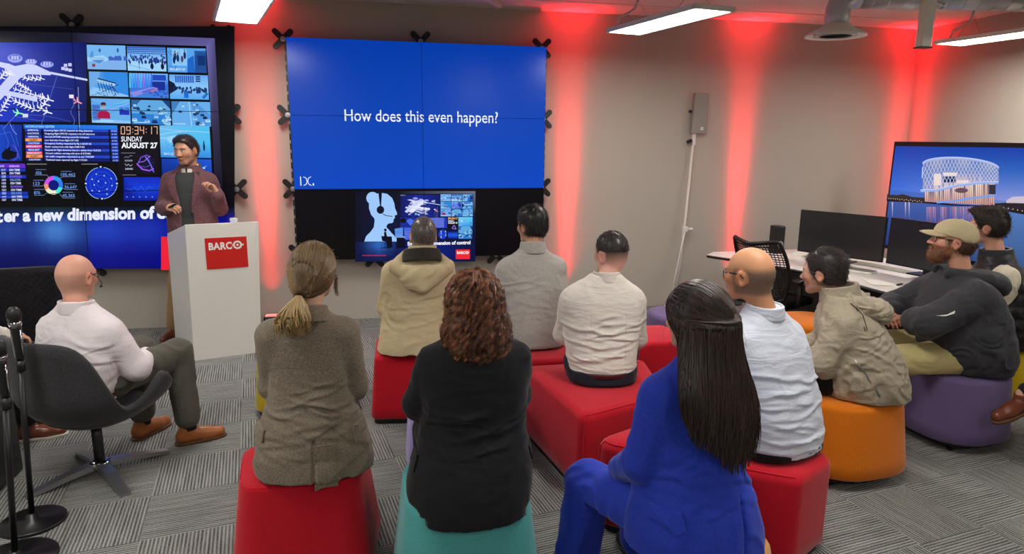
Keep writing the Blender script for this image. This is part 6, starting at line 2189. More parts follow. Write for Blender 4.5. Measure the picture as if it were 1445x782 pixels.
fl = np.stack([V[I] + nm[I] * (.002 + .018 * u) + np.stack([np.zeros(n3), -.02 * np.ones(n3), -.01 * np.ones(n3)], 1) * u * u + rs.randn(n3, 3) * .004 * u for u in np.linspace(0, 1, 5)], 1)
parts.append(strand_mesh(fl, .0005, .0003, np.tile(hc2, (n3, 1))))
for sx in (-1, 1):
    b0 = f.H((sx * .072, .05, -.01))
    wsp = np.stack([b0 + np.stack([rs.randn(24) * .006 + sx * .006 * u, rs.randn(24) * .006 - .01 * u, -.085 * u + 0 * rs.randn(24)], 1) for u in np.linspace(0, 1, 6)], 1)
    parts.append(strand_mesh(wsp, .0010, .0005, np.tile(hc1, (24, 1))))
V, F, C = join(parts)
np_mesh('hair', V, F, M['hair'], f.o, vcol=C)
MB().add(tube([(tie[0] + .0165 * math.cos(a), tie[1] - .012 + .011 * math.sin(a), tie[2] - .006 + .004 * math.sin(a)) for a in np.linspace(0, 2 * PI, 17)], .0055, 8), smooth=True).build('hair_tie', M['black'], f.o)

# ================================================================= curly-haired woman in black
T = [(.395, 0, -.045, .235, .215), (.47, 0, -.04, .250, .212), (.56, .01, -.03, .240, .195), (.66, .02, -.012, .212, .17), (.74, .022, .0, .204, .15), (.84, .025, .004, .208, .146), (.93, .028, .006, .214, .138), (.99, .03, .002, .205, .120), (1.025, .03, -.004, .195, .098), (1.05, .025, -.01, .13, .078), (1.095, .025, -.012, .07, .06)]
f = Fig('woman with curly auburn hair and a black blazer, seated on the teal pouf', (1.045, -4.20, 0), 0.0, skin=(214, 166, 140), hc=(.03, .02, 1.185), hs=.95, hr=(.05, -.05, 0), T=T,
        arms=[((-.130, .0, .982), (-.182, .05, .790), (-.06, .25, .70)), ((.190, .0, .982), (.202, .05, .80), (.10, .26, .70))], hands=LAP, legs=seated_legs())
f.body()
def teal_inside(X, Y, Z):      # the padded top the jacket drapes over
    i = .045 * np.clip((Z - .047) / .374, 0, 1) + .035 * (1 - np.sqrt(np.maximum(1 - np.clip((Z - .421) / .035, 0, 1) ** 2, 0)))
    r = np.maximum(.150 - .6 * i, .02)
    qx, qy = np.abs(X + .005) - (.297 - i - r), np.abs(Y - .05) - (.290 - i - r)
    d = np.sqrt(np.maximum(qx, 0) ** 2 + np.maximum(qy, 0) ** 2) + np.minimum(np.maximum(qx, qy), 0) - r
    return np.minimum(.4615 - Z, .006 - d)
Sj = f.garment('blazer', M['black_wool'], open_=teal_inside, wr=((.005, (5, 5, 13), 1.0, mid), (.0025, (10, 10, 20), 1.2)), post=groove(.05, -.02, .40, .70, .005, .0025), res=.007, sleeves=(.060, .063, .05), folds=[dict(n=9, z0=.62, z1=.82, amp=.006, slope=.4)])
patch(f, Sj, 'pocket_flap', M['black_wool'], [(-.225, -.09, .640), (-.235, -.01, .655), (-.240, -.02, .595), (-.23, -.10, .580)], th=.006)
patch(f, Sj, 'pocket_flap', M['black_wool'], [(.235, -.09, .635), (.245, -.01, .65), (.25, -.02, .60), (.24, -.10, .585)], th=.005)
f.trousers(M['black_trousers'], r=(.09, .068, .052))
f.shoes(M['black'], size=.92)
def b_hair(S, k):
    S.ell((0, -.02, .012), (.100 * k, .105 * k, .115 * k), .02)
    S.ell((0, -.045, -.09), (.122, .088, .105), .03)
    S.ell((-.03, -.05, -.15), (.075, .070, .065), .03); S.ell((.045, -.05, -.15), (.07, .068, .07), .03)
S = f.hair_vol(t=.024, low=-.24, front=.06, slope=.5, ear=-.05, side=.035, extra=b_hair)
V, F = S.mesh(3)
nm = normals(V, F)
rs = np.random.RandomState(21)
cc0 = np.array(lin((44, 26, 18)))
parts = [(V, F, np.tile(cc0 * .8, (len(V), 1)))]
crown = f.H((0, -.03, .14))
Lh = f.loc_head(V)
out = np.nonzero((np.sum(Lh * (nm @ f.R), 1) > .02) & (Lh[:, 1] < .07))[0]
nl = 560
I = np.concatenate([rs.choice(out, nl - 130), rs.choice(out[Lh[out][:, 2] > .10], 130)])
def fb(P, k):
    t = P - crown
    t[:, 2] = 0
    t /= np.maximum(np.linalg.norm(t, axis=1), .03)[:, None]
    return t * .55 * np.clip((P[:, 2:3] - f.hc[2] + .02) / .1, 0.05, 1) + np.array([0, 0, -1.0]) + rs.randn(len(P), 3) * .12
K_ = 26
C0 = trace(S, V[I] + rs.randn(nl, 3) * .004, fb, K_, .0085, off=.004, pull=.7, free=.35)
def lock(C0, amp, per, phase, n_in, spread, r0, r1, cols):
    """curl each guide into a helix and give it n_in hairs"""
    Tt = np.gradient(C0, axis=1)
    Tt /= np.linalg.norm(Tt, axis=2)[..., None]
    U = np.cross(Tt, np.array([.3, .9, .2]))
    U /= np.maximum(np.linalg.norm(U, axis=2), 1e-6)[..., None]
    W = np.cross(Tt, U)
    k = np.arange(C0.shape[1])
    g = np.linspace(.35, 1, C0.shape[1])
    res = []
    for j in range(n_in):
        p = phase[:, None] + 2 * PI * k[None] * .0085 / per[:, None] + rs.randn(len(C0))[:, None] * .25
        o = rs.randn(len(C0), 1, 3) * spread
        res.append(C0 + (amp[:, None] * g[None] * np.cos(p))[..., None] * U + (amp[:, None] * g[None] * np.sin(p))[..., None] * W * .8 + o)
    P = np.concatenate(res)
    return strand_mesh(P, r0, r1, np.concatenate([cols * (.55 + .9 * rs.rand(len(cols), 1)) for _ in range(n_in)]))
tone = .12 + .75 * rs.rand(nl, 1) ** 1.8
cl = np.array(lin((54, 32, 23))) * (1 - tone) + np.array(lin((178, 116, 80))) * tone
parts.append(lock(C0, .008 + .009 * rs.rand(nl), .050 + .035 * rs.rand(nl), rs.rand(nl) * 6.3, 15, .0026, .0012, .0006, cl))
V, F, C = join(parts)
np_mesh('hair', V, F, M['hair'], f.o, vcol=C)

# ================================================================= man in the beige hooded coat
T = [(.455, -.01, -.03, .265, .195), (.52, -.008, -.02, .258, .19), (.64, -.002, .0, .238, .17), (.76, .0, .01, .226, .155), (.88, 0, .015, .226, .15), (.96, 0, .012, .228, .138), (1.01, .003, .004, .212, .115), (1.05, .01, -.004, .165, .092), (1.085, .02, -.01, .105, .075), (1.12, .03, -.012, .075, .064)]
f = Fig('grey-haired man in a beige hooded coat, seated on a red pouf', (.985, -2.36, 0), 0.0, skin=(196, 150, 126), hc=(.04, .03, 1.195), hs=1.0, hr=(.03, -.02, .04), T=T,
        arms=[((-.152, .0, .965), (-.195, .04, .73), (-.08, .26, .68)), ((.160, .0, .965), (.198, .04, .73), (.08, .26, .68))], hands=LAP, legs=seated_legs(knee=((-.12, .48), (.12, .48)), ankle=((-.13, .475), (.13, .475))))
f.extra['paint'] = [scalp_stubble((104, 98, 92), w=.7)]
f.body()
Sj = f.garment('coat', M['beige_coat'], wr=((.005, (5, 5, 14), 1.0, mid), (.005, (8, 5, 3), .8, lambda X, Y, Z: sm(.7, .5, Z)), (.002, (11, 11, 22), 1.2)), res=.0075, sleeves=(.074, .066, .055), folds=[dict(n=9, z0=.62, z1=.86, amp=.0045)])
# hood lying on the back: a thick soft pouch with a drooping lower edge
S = SDF((-.26, -.24, .82), (.30, .16, 1.16), .006)
S.ell((.015, -.125, .985), (.165, .060, .060), 0); S.ell((.0, -.145, .93), (.10, .045, .060), .05)
S.cone((-.15, -.09, 1.02), (-.06, .05, 1.09), .036, .026, .03); S.cone((.18, -.09, 1.02), (.10, .05, 1.09), .036, .026, .03)
S.cone((-.15, -.10, 1.01), (.015, -.165, .90), .034, .03, .03); S.cone((.18, -.10, 1.01), (.015, -.165, .90), .034, .03, .03)
S.wrinkle(.006, (9, 9, 16), 1.0)
S.ell((.025, -.085, 1.075), (.115, .062, .062), .02, 's')
V, F = S.mesh(1)
np_mesh('hood', V, F, M['beige_coat'], f.o)
f.collar(M['coat_lining'], (.025, -.02, 0), .108, .098, 1.03, 1.115, th=.006, flare=.25, tilt=.30, name='hood_lining', res=.005)
f.collar(M['beige_coat'], (.03, -.012, 0), .082, .078, 1.075, 1.140, th=.007, flare=.12, tilt=.15)
f.trousers(M['black_trousers'])
f.shoes(M['black'])
S = f.hair_vol(t=.004, low=-.062, front=.06, slope=.8, ear=.034, side=.03)
f.short_hair(S, (84, 76, 68), (176, 168, 158), n=4200, L=.011, lift=.9, comb=(0, -.2, -.8), jitter=.3, r=.0008)

# ================================================================= man in the grey sweater
T = [(.456, .02, -.04, .19, .165), (.50, .02, -.035, .205, .17), (.62, .015, -.015, .222, .165), (.74, .008, .0, .232, .16), (.86, 0, .01, .242, .155), (.95, 0, .01, .238, .14), (1.01, 0, .004, .222, .115), (1.05, 0, -.004, .17, .092), (1.085, 0, -.01, .10, .072), (1.12, .0, -.012, .072, .064)]
f = Fig('black-haired man in a light grey high-collar sweater, seated on the red bench', (1.74, -2.38, 0), 0.05, skin=(200, 152, 124), hc=(.005, .035, 1.245), hs=1.0, hr=(.42, -.03, 0), T=T,
        arms=[((-.160, .0, .972), (-.188, .08, .74), (-.08, .28, .68)), ((.160, .0, .972), (.188, .08, .74), (.08, .28, .68))], hands=LAP, legs=seated_legs())
f.extra['paint'] = [scalp_stubble((40, 34, 32), w=.5)]
f.body()
f.garment('sweater', M['grey_knit'], wr=((.005, (4, 4, 13), 1.0, lambda X, Y, Z: np.exp(-((Z - .80) / .16) ** 2)), (.005, (4, 4, 18), .8, lambda X, Y, Z: sm(.62, .5, Z)), (.002, (9, 9, 18), 1.2)), res=.0075, sleeves=(.074, .064, .05), folds=[dict(n=8, z0=.62, z1=.90, amp=.004, half=(.08, .2))])
f.collar(M['grey_knit'], (0, -.012, 0), .074, .070, 1.075, 1.155, th=.008, flare=.14, tilt=.12)
f.trousers(M['black_trousers'])
f.shoes(M['black'])
def d_hair(S, k):
    S.ell((.0, -.015 * k, .075 * k), (.076 * k, .09 * k, .062 * k), .03)
S = f.hair_vol(t=.013, low=-.075, front=.064, slope=.62, ear=.032, side=.032, top=.008, extra=d_hair)
f.short_hair(S, (18, 16, 17), (46, 42, 42), n=3400, L=.028, lift=.22, comb=lambda L: np.stack([L[:, 0] * 2, .3 * np.ones(len(L)), -.5 - 0 * L[:, 0]], 1), r=.0011)

# ================================================================= man in the white shirt with the cropped hair
T = [(.462, .0, -.04, .192, .165), (.53, .0, -.03, .198, .17), (.62, .0, -.015, .205, .165), (.72, .0, .0, .218, .158), (.82, .0, .01, .236, .152), (.90, 0, .012, .246, .145), (.96, 0, .008, .232, .125), (1.00, 0, .0, .19, .10), (1.035, .008, -.008, .125, .078), (1.07, .015, -.012, .07, .064)]
f = Fig('man in a white shirt with a dark fade haircut, seated on the red bench', (1.985, -3.10, 0), -.15, skin=(216, 164, 146), hc=(.045, .03, 1.172), hs=1.0, hr=(.50, -.05, 0), T=T,
        arms=[((-.168, .0, .905), (-.205, .08, .69), (-.04, .26, .64)), ((.178, .0, .905), (.222, .06, .665), (.12, .27, .63))], hands=LAP, legs=seated_legs(knee=((.06, .45), (.26, .44)), ankle=((.07, .44), (.27, .43))))
f.extra['paint'] = [((50, 40, 37), lambda L: .95 * sm(-.055, .035, L[:, 2]) * sm(.05, .02, L[:, 1] - .25 * L[:, 2]) * (1 - (np.sqrt((L[:, 1] + .008) ** 2 + L[:, 2] ** 2) < .036) * (np.abs(L[:, 0]) > .068)))]
f.body()
f.garment('shirt', M['white_shirt'], T=[r if r[0] > .5 else (.505, .0, -.035, .198, .166) for r in T if r[0] > .5 or r[0] < .47],
          wr=((.002, (9, 9, 12), 1.2),), folds=[dict(n=16, z0=.52, z1=.86, amp=.006), dict(n=12, z0=.52, z1=.74, amp=.004, w=(.004, .007), half=(.03, .09))],
          post=chain_post(groove(-.095, -.04, .55, .86, .004, .002), groove(.105, -.04, .55, .86, .004, .002)), res=.006, sleeves=(.070, .062, .046), end=(1, .9))
f.collar(M['white_shirt'], (.015, -.012, 0), .071, .068, 1.025, 1.085, th=.005, flare=.1, tilt=.1)
f.trousers(M['navy_trousers'], r=(.102, .076, .06), waist=[(.455, .0, -.04, .197, .172), (.50, .0, -.036, .203, .176), (.535, .0, -.032, .200, .172)])
f.collar(M['belt'], (0, -.033, 0), .2035, .1765, .508, .538, th=.005, tilt=0, name='belt', res=.005)
f.shoes(M['black'])
S = f.hair_vol(t=.0025, low=.026, front=.07, slope=.4, ear=.02, side=.045, extra=lambda S, k: S.ell((0, -.008 * k, .062 * k), (.066 * k, .088 * k, .072 * k), .03))
f.short_hair(S, (30, 24, 22), (78, 64, 58), n=4600, L=.015, lift=.9, comb=(0, .3, .3), r=.0009)

# ================================================================= woman in the royal blue suit
T = [(.427, .0, -.04, .240, .210), (.445, .0, -.04, .238, .208), (.52, .0, -.032, .234, .198), (.60, .0, -.022, .218, .18), (.68, .0, -.004, .185, .152), (.76, .0, .005, .172, .132), (.85, .0, .010, .182, .128), (.94, 0, .012, .200, .124), (1.00, 0, .006, .200, .108), (1.035, 0, .0, .172, .086), (1.065, 0, -.008, .112, .068), (1.10, 0, -.012, .064, .056)]
f = Fig('woman with long dark brown hair in a royal blue suit, seated in the foreground', (1.775, -4.66, 0), .22, skin=(214, 170, 142), hc=(.0, .03, 1.215), hs=.96, hr=(.16, -.04, 0), T=T,
        arms=[((-.148, .0, .975), (-.190, .03, .73), (-.13, .23, .60)), ((.150, .0, .975), (.190, .0, .75), (.10, .22, .60))], hands=LAP, seat=.424, legs=seated_legs(seat=.40, knee=((-.15, .44), (.12, .45)), kz=.435, ankle=((-.22, .40), (.12, .42)), az=.11))
f.body()
Sj = f.garment('blazer', M['blue_suit'], wr=((.004, (5, 5, 12), 1.0, mid), (.004, (8, 5, 3), .8, low), (.002, (9, 9, 16), 1.2)), folds=[dict(n=8, z0=.60, z1=.80, amp=.0045, slope=.5)], post=chain_post(groove(-.075, -.02, .5, .98, .003, .0022, sl=.06), groove(.05, -.02, .43, .64, .016, .006, sl=.10)), res=.0065, sleeves=(.068, .060, .048))
patch(f, Sj, 'pocket_flap', M['blue_suit'], [(-.215, -.055, .625), (-.145, -.14, .620), (-.140, -.15, .565), (-.155, -.14, .548), (-.222, -.06, .582)], th=.009)
f.trousers(M['blue_suit'], r=(.112, .092, .088), hem=.02, wr=((.006, (7, 7, 7), 1.0),))
f.shoes(M['black'], size=.9)
def f_hair(S, k):
    S.ell((0, -.035, .02), (.094 * k, .108 * k, .110 * k), .02)
S = f.hair_vol(t=.020, low=-.25, front=.06, slope=.5, ear=-.05, side=.05, extra=f_hair)
# the fall over shoulders and back, added outside the head cap
S2 = SDF((-.24, -.34, .62), (.24, .16, 1.40), .006)
S2.frame(f.R, f.hc)
k = f.hs
S2.ell((0, -.012 * k, .036 * k), (.092 * k, .113 * k, .105 * k), .01); S2.ell((0, -.035, .02), (.096 * k, .110 * k, .112 * k), .02)
S2.frame()
S2.loft([(.66, .045, -.172, .035, .012), (.74, .040, -.168, .060, .014), (.80, .030, -.160, .085, .016), (.88, .008, -.152, .115, .022), (.94, -.006, -.145, .132, .032), (1.00, -.014, -.125, .140, .042), (1.08, -.012, -.092, .124, .060), (1.16, -.002, -.055, .108, .082), (1.24, .0, -.03, .095, .10)], k=.03, p=2.0)
Xc, Yc, Zc = np.meshgrid(*S2.ax, indexing='ij')
Lc = ((np.stack([Xc, Yc, Zc], -1) - f.hc) @ f.R)
S2.d = np.maximum(S2.d, np.where(Lc[..., 2] > -.12, Lc[..., 1] - .05 - .45 * Lc[..., 2], -1).astype(np.float32))
V, F = S2.mesh(2)
Fb = F[(V[F][:, :, 2] > .86).all(1)]
nm = normals(V, F)
rs = np.random.RandomState(31)
h1, h2 = np.array(lin((34, 25, 22))), np.array(lin((84, 62, 52)))
parts = [(V, Fb, np.tile(h1 * .75, (len(V), 1)))]
crown = f.H((0, .0, .14))
out = np.nonzero((nm[:, 1] < .75) & (V[:, 2] > 1.10))[0]
n = 3400
I = rs.choice(out, n)
R0 = V[I]
R0 = R0[np.argsort(-R0[:, 2])]
def ff(P, k_):
    t = P - crown
    t[:, 2] = 0
    t /= np.maximum(np.linalg.norm(t, axis=1), .03)[:, None]
    return t * .8 * np.clip((P[:, 2:3] - 1.22) / .1, 0, 1) + np.array([0, -.12, -1.0]) + rs.randn(len(P), 3) * .05
K_ = 38
P = trace(S2, R0, ff, K_, .0155, off=.003, pull=.8, free=.6)
wob = np.sin(np.linspace(0, 9, K_)[None, :] + rs.rand(n, 1) * 6.3) * np.linspace(0, .012, K_)[None, :] * (.4 + .9 * rs.rand(n, 1))
P[..., 0] += wob
P[..., 1] -= np.abs(wob) * .5
zend = .71 + .17 * rs.rand(n) + .95 * np.abs(P[:, 22, 0] - .05)
below = P[..., 2] < zend[:, None]
for i in range(1, K_):
    b_ = below[:, i]
    P[b_, i] = P[b_, i - 1] + (P[b_, i - 1] - P[b_, max(0, i - 2)]) * .02
w = rs.rand(n, 1) ** 2
parts.append(strand_mesh(P, .0018, .0007, h1 * (1 - w) + h2 * w))
# upper section drawn back to a small clip
clip = f.H((.045, -.128, .008))
n2 = 900
I = rs.choice(np.nonzero((f.loc_head(V)[:, 2] > .02) & (f.loc_head(V)[:, 1] < .06))[0], n2)
def fc(P, k_):
    t = clip - P
    return t / np.linalg.norm(t, axis=1)[:, None] * .8 + np.array([0, -.5, -.1])
Pc = trace(S2, V[I], fc, 14, .013, off=.007, pull=.9)
dd = np.linalg.norm(Pc - clip, axis=2)
for i in range(1, 14):
    hit = np.minimum.accumulate(dd, 1)[:, i - 1] < .03
    Pc[hit, i] = Pc[hit, i - 1] + np.array([0, -.001, -.010])
w = rs.rand(n2, 1) ** 2
parts.append(strand_mesh(Pc, .0017, .0010, h1 * (1 - w) + h2 * w))
n3 = 130
I = rs.choice(out, n3)
fl = np.stack([V[I] + nm[I] * (.004 + .022 * u) + np.array([0, 0, -.06]) * u * u + rs.randn(n3, 3) * .006 * u for u in np.linspace(0, 1, 6)], 1)
parts.append(strand_mesh(fl, .0005, .0003, np.tile(h2, (n3, 1))))
V, F, C = join(parts)
np_mesh('hair', V, F, M['hair'], f.o, vcol=C)
MB().add(rbox(.026, .006, .010, .002, c=tuple(clip + np.array([.0, -.014, .0])))).build('hair_clip', M['chrome'], f.o)

# ================================================================= bald man with glasses in the pale shirt
T = [(.462, .0, -.05, .215, .195), (.52, .0, -.045, .228, .205), (.62, .0, -.03, .238, .20), (.72, .0, -.01, .240, .185), (.82, .0, .015, .240, .17), (.90, 0, .03, .236, .155), (.96, 0, .04, .215, .13), (1.01, 0, .045, .17, .10), (1.05, .0, .045, .115, .08), (1.09, .0, .045, .072, .066)]
f = Fig('bald man with dark-rimmed glasses and a pale blue shirt, seated on a red pouf', (2.44, -4.06, 0), .35, skin=(198, 142, 104), hc=(-.045, .105, 1.22), hs=1.05, hr=(.17, -.05, 0), T=T, neck=(0, .03, 1.03),
        arms=[((-.155, .03, .93), (-.185, .16, .72), (-.05, .34, .66)), ((.155, .03, .93), (.185, .12, .70), (.08, .33, .66))], hands=LAP, legs=seated_legs(kz=.535, knee=((-.14, .48), (.12, .48)), ankle=((-.15, .46), (.13, .46)), toe=((-1, .1, 0), (1, .1, 0))))
f.extra['paint'] = [((98, 84, 74), lambda L: .75 * sm(.052, .02, L[:, 2]) * sm(-.085, -.06, L[:, 2]) * sm(.045, .02, L[:, 1] + .0) * (1 - 1.0 * (np.sqrt((L[:, 1] + .008) ** 2 + L[:, 2] ** 2) < .034) * (np.abs(L[:, 0]) > .066)))]
f.body()
f.garment('shirt', M['pale_shirt'], T=[(.475, .0, -.05, .222, .20)] + T[1:], wr=((.0025, (9, 9, 12), 1.2),), folds=[dict(n=16, z0=.50, z1=.88, amp=.0065, half=(.08, .22)), dict(n=12, z0=.48, z1=.70, amp=.004, w=(.004, .007), half=(.03, .09))], res=.006, sleeves=(.074, .066, .052))
f.collar(M['pale_shirt'], (-.005, .035, 0), .078, .074, 1.045, 1.100, th=.006, flare=.12, tilt=-.08)
f.trousers(M['black_trousers'], r=(.105, .078, .06), waist=[(.455, .0, -.05, .222, .198), (.50, .0, -.046, .226, .204)])
f.shoes(M['black'])
f.glasses(r=.0022)
S = f.hair_vol(t=.001, low=-.065, front=.0, slope=.2, ear=.036, side=.01)
S.cut(lambda X, Y, Z: (((X - f.hc[0]) * f.R[0, 2] + (Y - f.hc[1]) * f.R[1, 2] + (Z - f.hc[2]) * f.R[2, 2]) / f.hs - .03) * .9)
f.short_hair(S, (70, 60, 54), (128, 118, 110), n=2600, L=.007, lift=.6, comb=(0, -.5, -.5), r=.0006, base=False)

# ================================================================= man in the taupe windbreaker
T = [(.460, .0, -.06, .220, .215), (.52, .0, -.055, .240, .225), (.62, .0, -.035, .242, .215), (.72, .0, .0, .238, .20), (.80, .0, .035, .230, .182), (.87, 0, .06, .222, .160), (.92, 0, .08, .195, .132), (.96, 0, .095, .150, .105), (1.0, .0, .105, .11, .085)]
f = Fig('man in a taupe windbreaker and clear glasses, seated on the orange pouf', (3.30, -3.58, 0), .95, skin=(206, 156, 130), hc=(.02, .205, 1.100), hs=1.03, hr=(-.36, -.10, 0), T=T, neck=(0, .11, .945),
        arms=[((-.160, .075, .875), (-.19, .17, .645), (-.04, .36, .62)), ((.160, .075, .875), (.19, .17, .645), (.04, .36, .62))], hands=LAP, legs=seated_legs(knee=((-.15, .48), (.15, .48)), ankle=((-.16, .49), (.16, .47))))
f.extra['paint'] = [scalp_stubble((38, 32, 30), w=.5)]
f.body()
Sj = f.garment('windbreaker', M['taupe'], wr=((.008, (5, 5, 11), 1.4, lambda X, Y, Z: sm(1.0, .85, Z)), (.0045, (13, 13, 17), 1.6), (.004, (6, 6, 40), 1.0, lambda X, Y, Z: sm(.52, .48, Z))), res=.0065, sleeves=(.082, .074, .058), folds=[dict(n=12, z0=.55, z1=.85, amp=.006)])
S = SDF((-.22, -.24, .78), (.22, .20, 1.12), .006)
S.ell((.0, -.062, .930), (.115, .070, .052), 0); S.ell((0, -.100, .905), (.085, .045, .048), .04); S.ell((-.05, -.09, .93), (.05, .05, .05), .01); S.ell((.05, -.09, .925), (.05, .05, .05), .01)
S.cone((-.11, -.02, .955), (-.07, .09, 1.005), .036, .026, .03); S.cone((.11, -.02, .955), (.07, .09, 1.005), .036, .026, .03)
S.wrinkle(.010, (15, 12, 22), 1.6); S.wrinkle(.004, (28, 28, 28), 1.0)
V, F = S.mesh(1)
np_mesh('hood', V, F, M['taupe'], f.o)
f.collar(M['taupe'], (.0, .100, 0), .088, .086, .945, 1.055, th=.010, flare=.15, tilt=.22, lean=.2)
pts = [(-.205, .015 - .025 * k, .70 - .035 * k) for k in range(6)]
Q = np.array(pts)
for _ in range(8):
    d_, g_ = sample(Sj, Q); Q = Q - g_ * np.clip(d_, -.03, .03)[:, None]
d_, g_ = sample(Sj, Q)
Q = Q + g_ * .002
MB().add(tube([tuple(p) for p in Q], .0045, 6), smooth=True).build('pocket_zip', M['alu'], f.o)
dc = f.o
Q = np.array([(-.135, .045, .945), (-.155, .03, .90), (-.16, .02, .86), (-.15, .035, .86), (-.13, .055, .905), (-.11, .07, .945)])
for _ in range(8):
    d_, g_ = sample(Sj, Q); Q = Q - g_ * np.clip(d_ - .006, -.03, .03)[:, None]
MB().add(tube([tuple(p) for p in Q], .0022, 6), smooth=True).build('drawstring', M['black'], f.o)
f.trousers(M['black_trousers'], r=(.105, .078, .06))
f.shoes(M['black'])
f.glasses('white_cord' if False else 'alu', r=.0018)
def h_hair(S, k):
    S.ell((.0, -.02 * k, .072 * k), (.078 * k, .095 * k, .06 * k), .03)
S = f.hair_vol(t=.012, low=-.078, front=.066, slope=.5, ear=.032, side=.028, extra=h_hair)
f.short_hair(S, (32, 26, 25), (72, 60, 54), n=3200, L=.030, lift=.25, comb=lambda L: np.stack([L[:, 0] * 3, -.6 * np.ones(len(L)), -.35 - 0 * L[:, 0]], 1), r=.0011)

# ================================================================= bearded man with the tan cap
T = [(.462, .0, -.07, .235, .20), (.52, .0, -.045, .262, .225), (.60, .0, -.015, .28, .255), (.70, .0, .012, .278, .258), (.80, .0, .03, .268, .235), (.88, 0, .04, .255, .205), (.95, 0, .05, .248, .175), (1.00, 0, .062, .21, .135), (1.04, 0, .072, .15, .105), (1.08, .0, .08, .10, .085)]
f = Fig('bearded man in a tan baseball cap and charcoal hoodie, seated on the purple pouf', (4.245, -3.34, 0), 1.27, skin=(222, 164, 138), hc=(.0, .135, 1.235), hs=1.06, hr=(-.40, .12, 0), T=T, neck=(0, .06, 1.03),
        arms=[((-.190, .06, .94), (-.235, .33, .79), (.04, .41, .74)), ((.190, .06, .94), (.24, .32, .77), (-.02, .47, .78))], hands=[((1, .25, -.05), (0, .4, 1), {}), ((-1, .2, .05), (0, .4, 1), {})],
        legs=seated_legs(hip=.10, knee=((-.17, .50), (.17, .50)), kz=.53, ankle=((-.18, .46), (.18, .46))))
f.extra['brow'] = (120, 78, 52)
f.extra['paint'] = [scalp_stubble((70, 48, 36), w=.6), ((128, 78, 48), lambda L: .8 * sm(-.018, -.035, L[:, 2] - .25 * np.maximum(.03 - L[:, 1], 0)) * (L[:, 1] > -.005) * (1 - sm(.020, .012, np.abs(L[:, 0])) * (np.abs(L[:, 2] + .0565) < .009)))]
f.body()
Sj = f.garment('hoodie', M['charcoal'], wr=((.008, (5, 5, 12), 1.2, lambda X, Y, Z: sm(.95, .8, Z)), (.004, (8, 8, 16), 1.2)), res=.0075, sleeves=(.098, .086, .070), end=(.30, .30), folds=[dict(n=8, z0=.55, z1=.85, amp=.007, w=(.009, .016))])
S = SDF((-.26, -.26, .86), (.26, .24, 1.18), .006)
S.ell((.0, -.085, 1.005), (.155, .095, .060), 0); S.ell((0, -.14, .965), (.11, .06, .055), .05)
S.cone((-.13, -.02, 1.03), (-.07, .17, 1.055), .042, .026, .04); S.cone((.13, -.02, 1.03), (.07, .17, 1.055), .042, .026, .04)
S.wrinkle(.006, (8, 8, 12), 1.2)
S.ell((.0, .06, 1.10), (.088, .11, .075), .02, 's')
V, F = S.mesh(1)
np_mesh('hood', V, F, M['charcoal'], f.o)
patch(f, Sj, 'sleeve_mark', M['logo_white'], [(-.31, .235, .885), (-.33, .29, .862), (-.335, .335, .868), (-.33, .285, .855), (-.31, .238, .868)], th=.002)
f.trousers(M['tan_trousers'], r=(.118, .088, .068))
f.shoes(M['black'])
f.glasses(r=.0022)
k = f.hs
# cap: six-panel dome, brim, button
S = SDF(f.hc + [-.25, -.25, -.12], f.hc + [.25, .25, .22], .005)
S.frame(f.R @ rot(0, .0, 0), f.hc)
S.ell((0, -.012 * k, .034 * k), (.084 * k, .107 * k, .098 * k), .01); S.ell((0, .035 * k, .052 * k), (.075 * k, .07 * k, .066 * k), .03)
S.frame()
def capcut(X, Y, Z):
    L = ((np.stack([X, Y, Z], -1) - f.hc) @ f.R) / k
    return ((.034 + .62 * np.minimum(L[..., 1] + .02, .0) + .10 * np.maximum(L[..., 1], 0)) - L[..., 2]) * k
S.cut(capcut)
V, F = S.mesh(1)
cp = np_mesh('cap', V, F, M['cap'], f.o)
br = []
for th in (.003, -.003):
    pass
nb = 15
top, bot = [], []
for i in range(nb):
    a = PI * (i + .0) / (nb - 1)
    for r_, lst in ((0, None),):
        pass
rowsb = []
for g in np.linspace(0, 1, 6):
    row = []
    for i in range(nb):
        a = .18 + (PI - .36) * i / (nb - 1)
        xi, yi = .080 * math.cos(a), .030 + .062 * math.sin(a)
        xo, yo = .078 * math.cos(a) * 1.0, .06 + .115 * math.sin(a)
        x, y = xi + (xo - xi) * g, yi + (yo - yi) * g
        row.append((x, y, .044 - .016 * g * g * math.sin(a) + .004 * math.sin(a) - 2.9 * x * x * (.6 + .4 * g)))
    rowsb.append(row)
vb = [tuple(f.H((x, y, z + .002))) for row in rowsb for x, y, z in row] + [tuple(f.H((x, y, z - .002))) for row in rowsb for x, y, z in row]
fb_ = []
m_ = len(rowsb) * nb
for r_ in range(5):
    for i in range(nb - 1):
        a_, b_, c_, d_ = r_ * nb + i, r_ * nb + i + 1, (r_ + 1) * nb + i + 1, (r_ + 1) * nb + i
        fb_.append((a_, b_, c_, d_)); fb_.append((m_ + d_, m_ + c_, m_ + b_, m_ + a_))
for i in range(nb - 1):
    fb_.append((5 * nb + i, 5 * nb + i + 1, m_ + 5 * nb + i + 1, m_ + 5 * nb + i))
for r_ in range(5):
    fb_.append((r_ * nb, (r_ + 1) * nb, m_ + (r_ + 1) * nb, m_ + r_ * nb)); fb_.append((r_ * nb + nb - 1, m_ + r_ * nb + nb - 1, m_ + (r_ + 1) * nb + nb - 1, (r_ + 1) * nb + nb - 1))
b_ = MB().add((vb, fb_), smooth=True).build('brim', M['cap'], f.o)
b_.parent = cp
b_ = MB().add(lathe([(.009 * k, 0), (.008 * k, .004), (.003 * k, .006)], 12), T=Matrix.Translation(tuple(f.H((0, -.012, .131)))), smooth=True).build('button', M['cap'], f.o)
b_.parent = cp
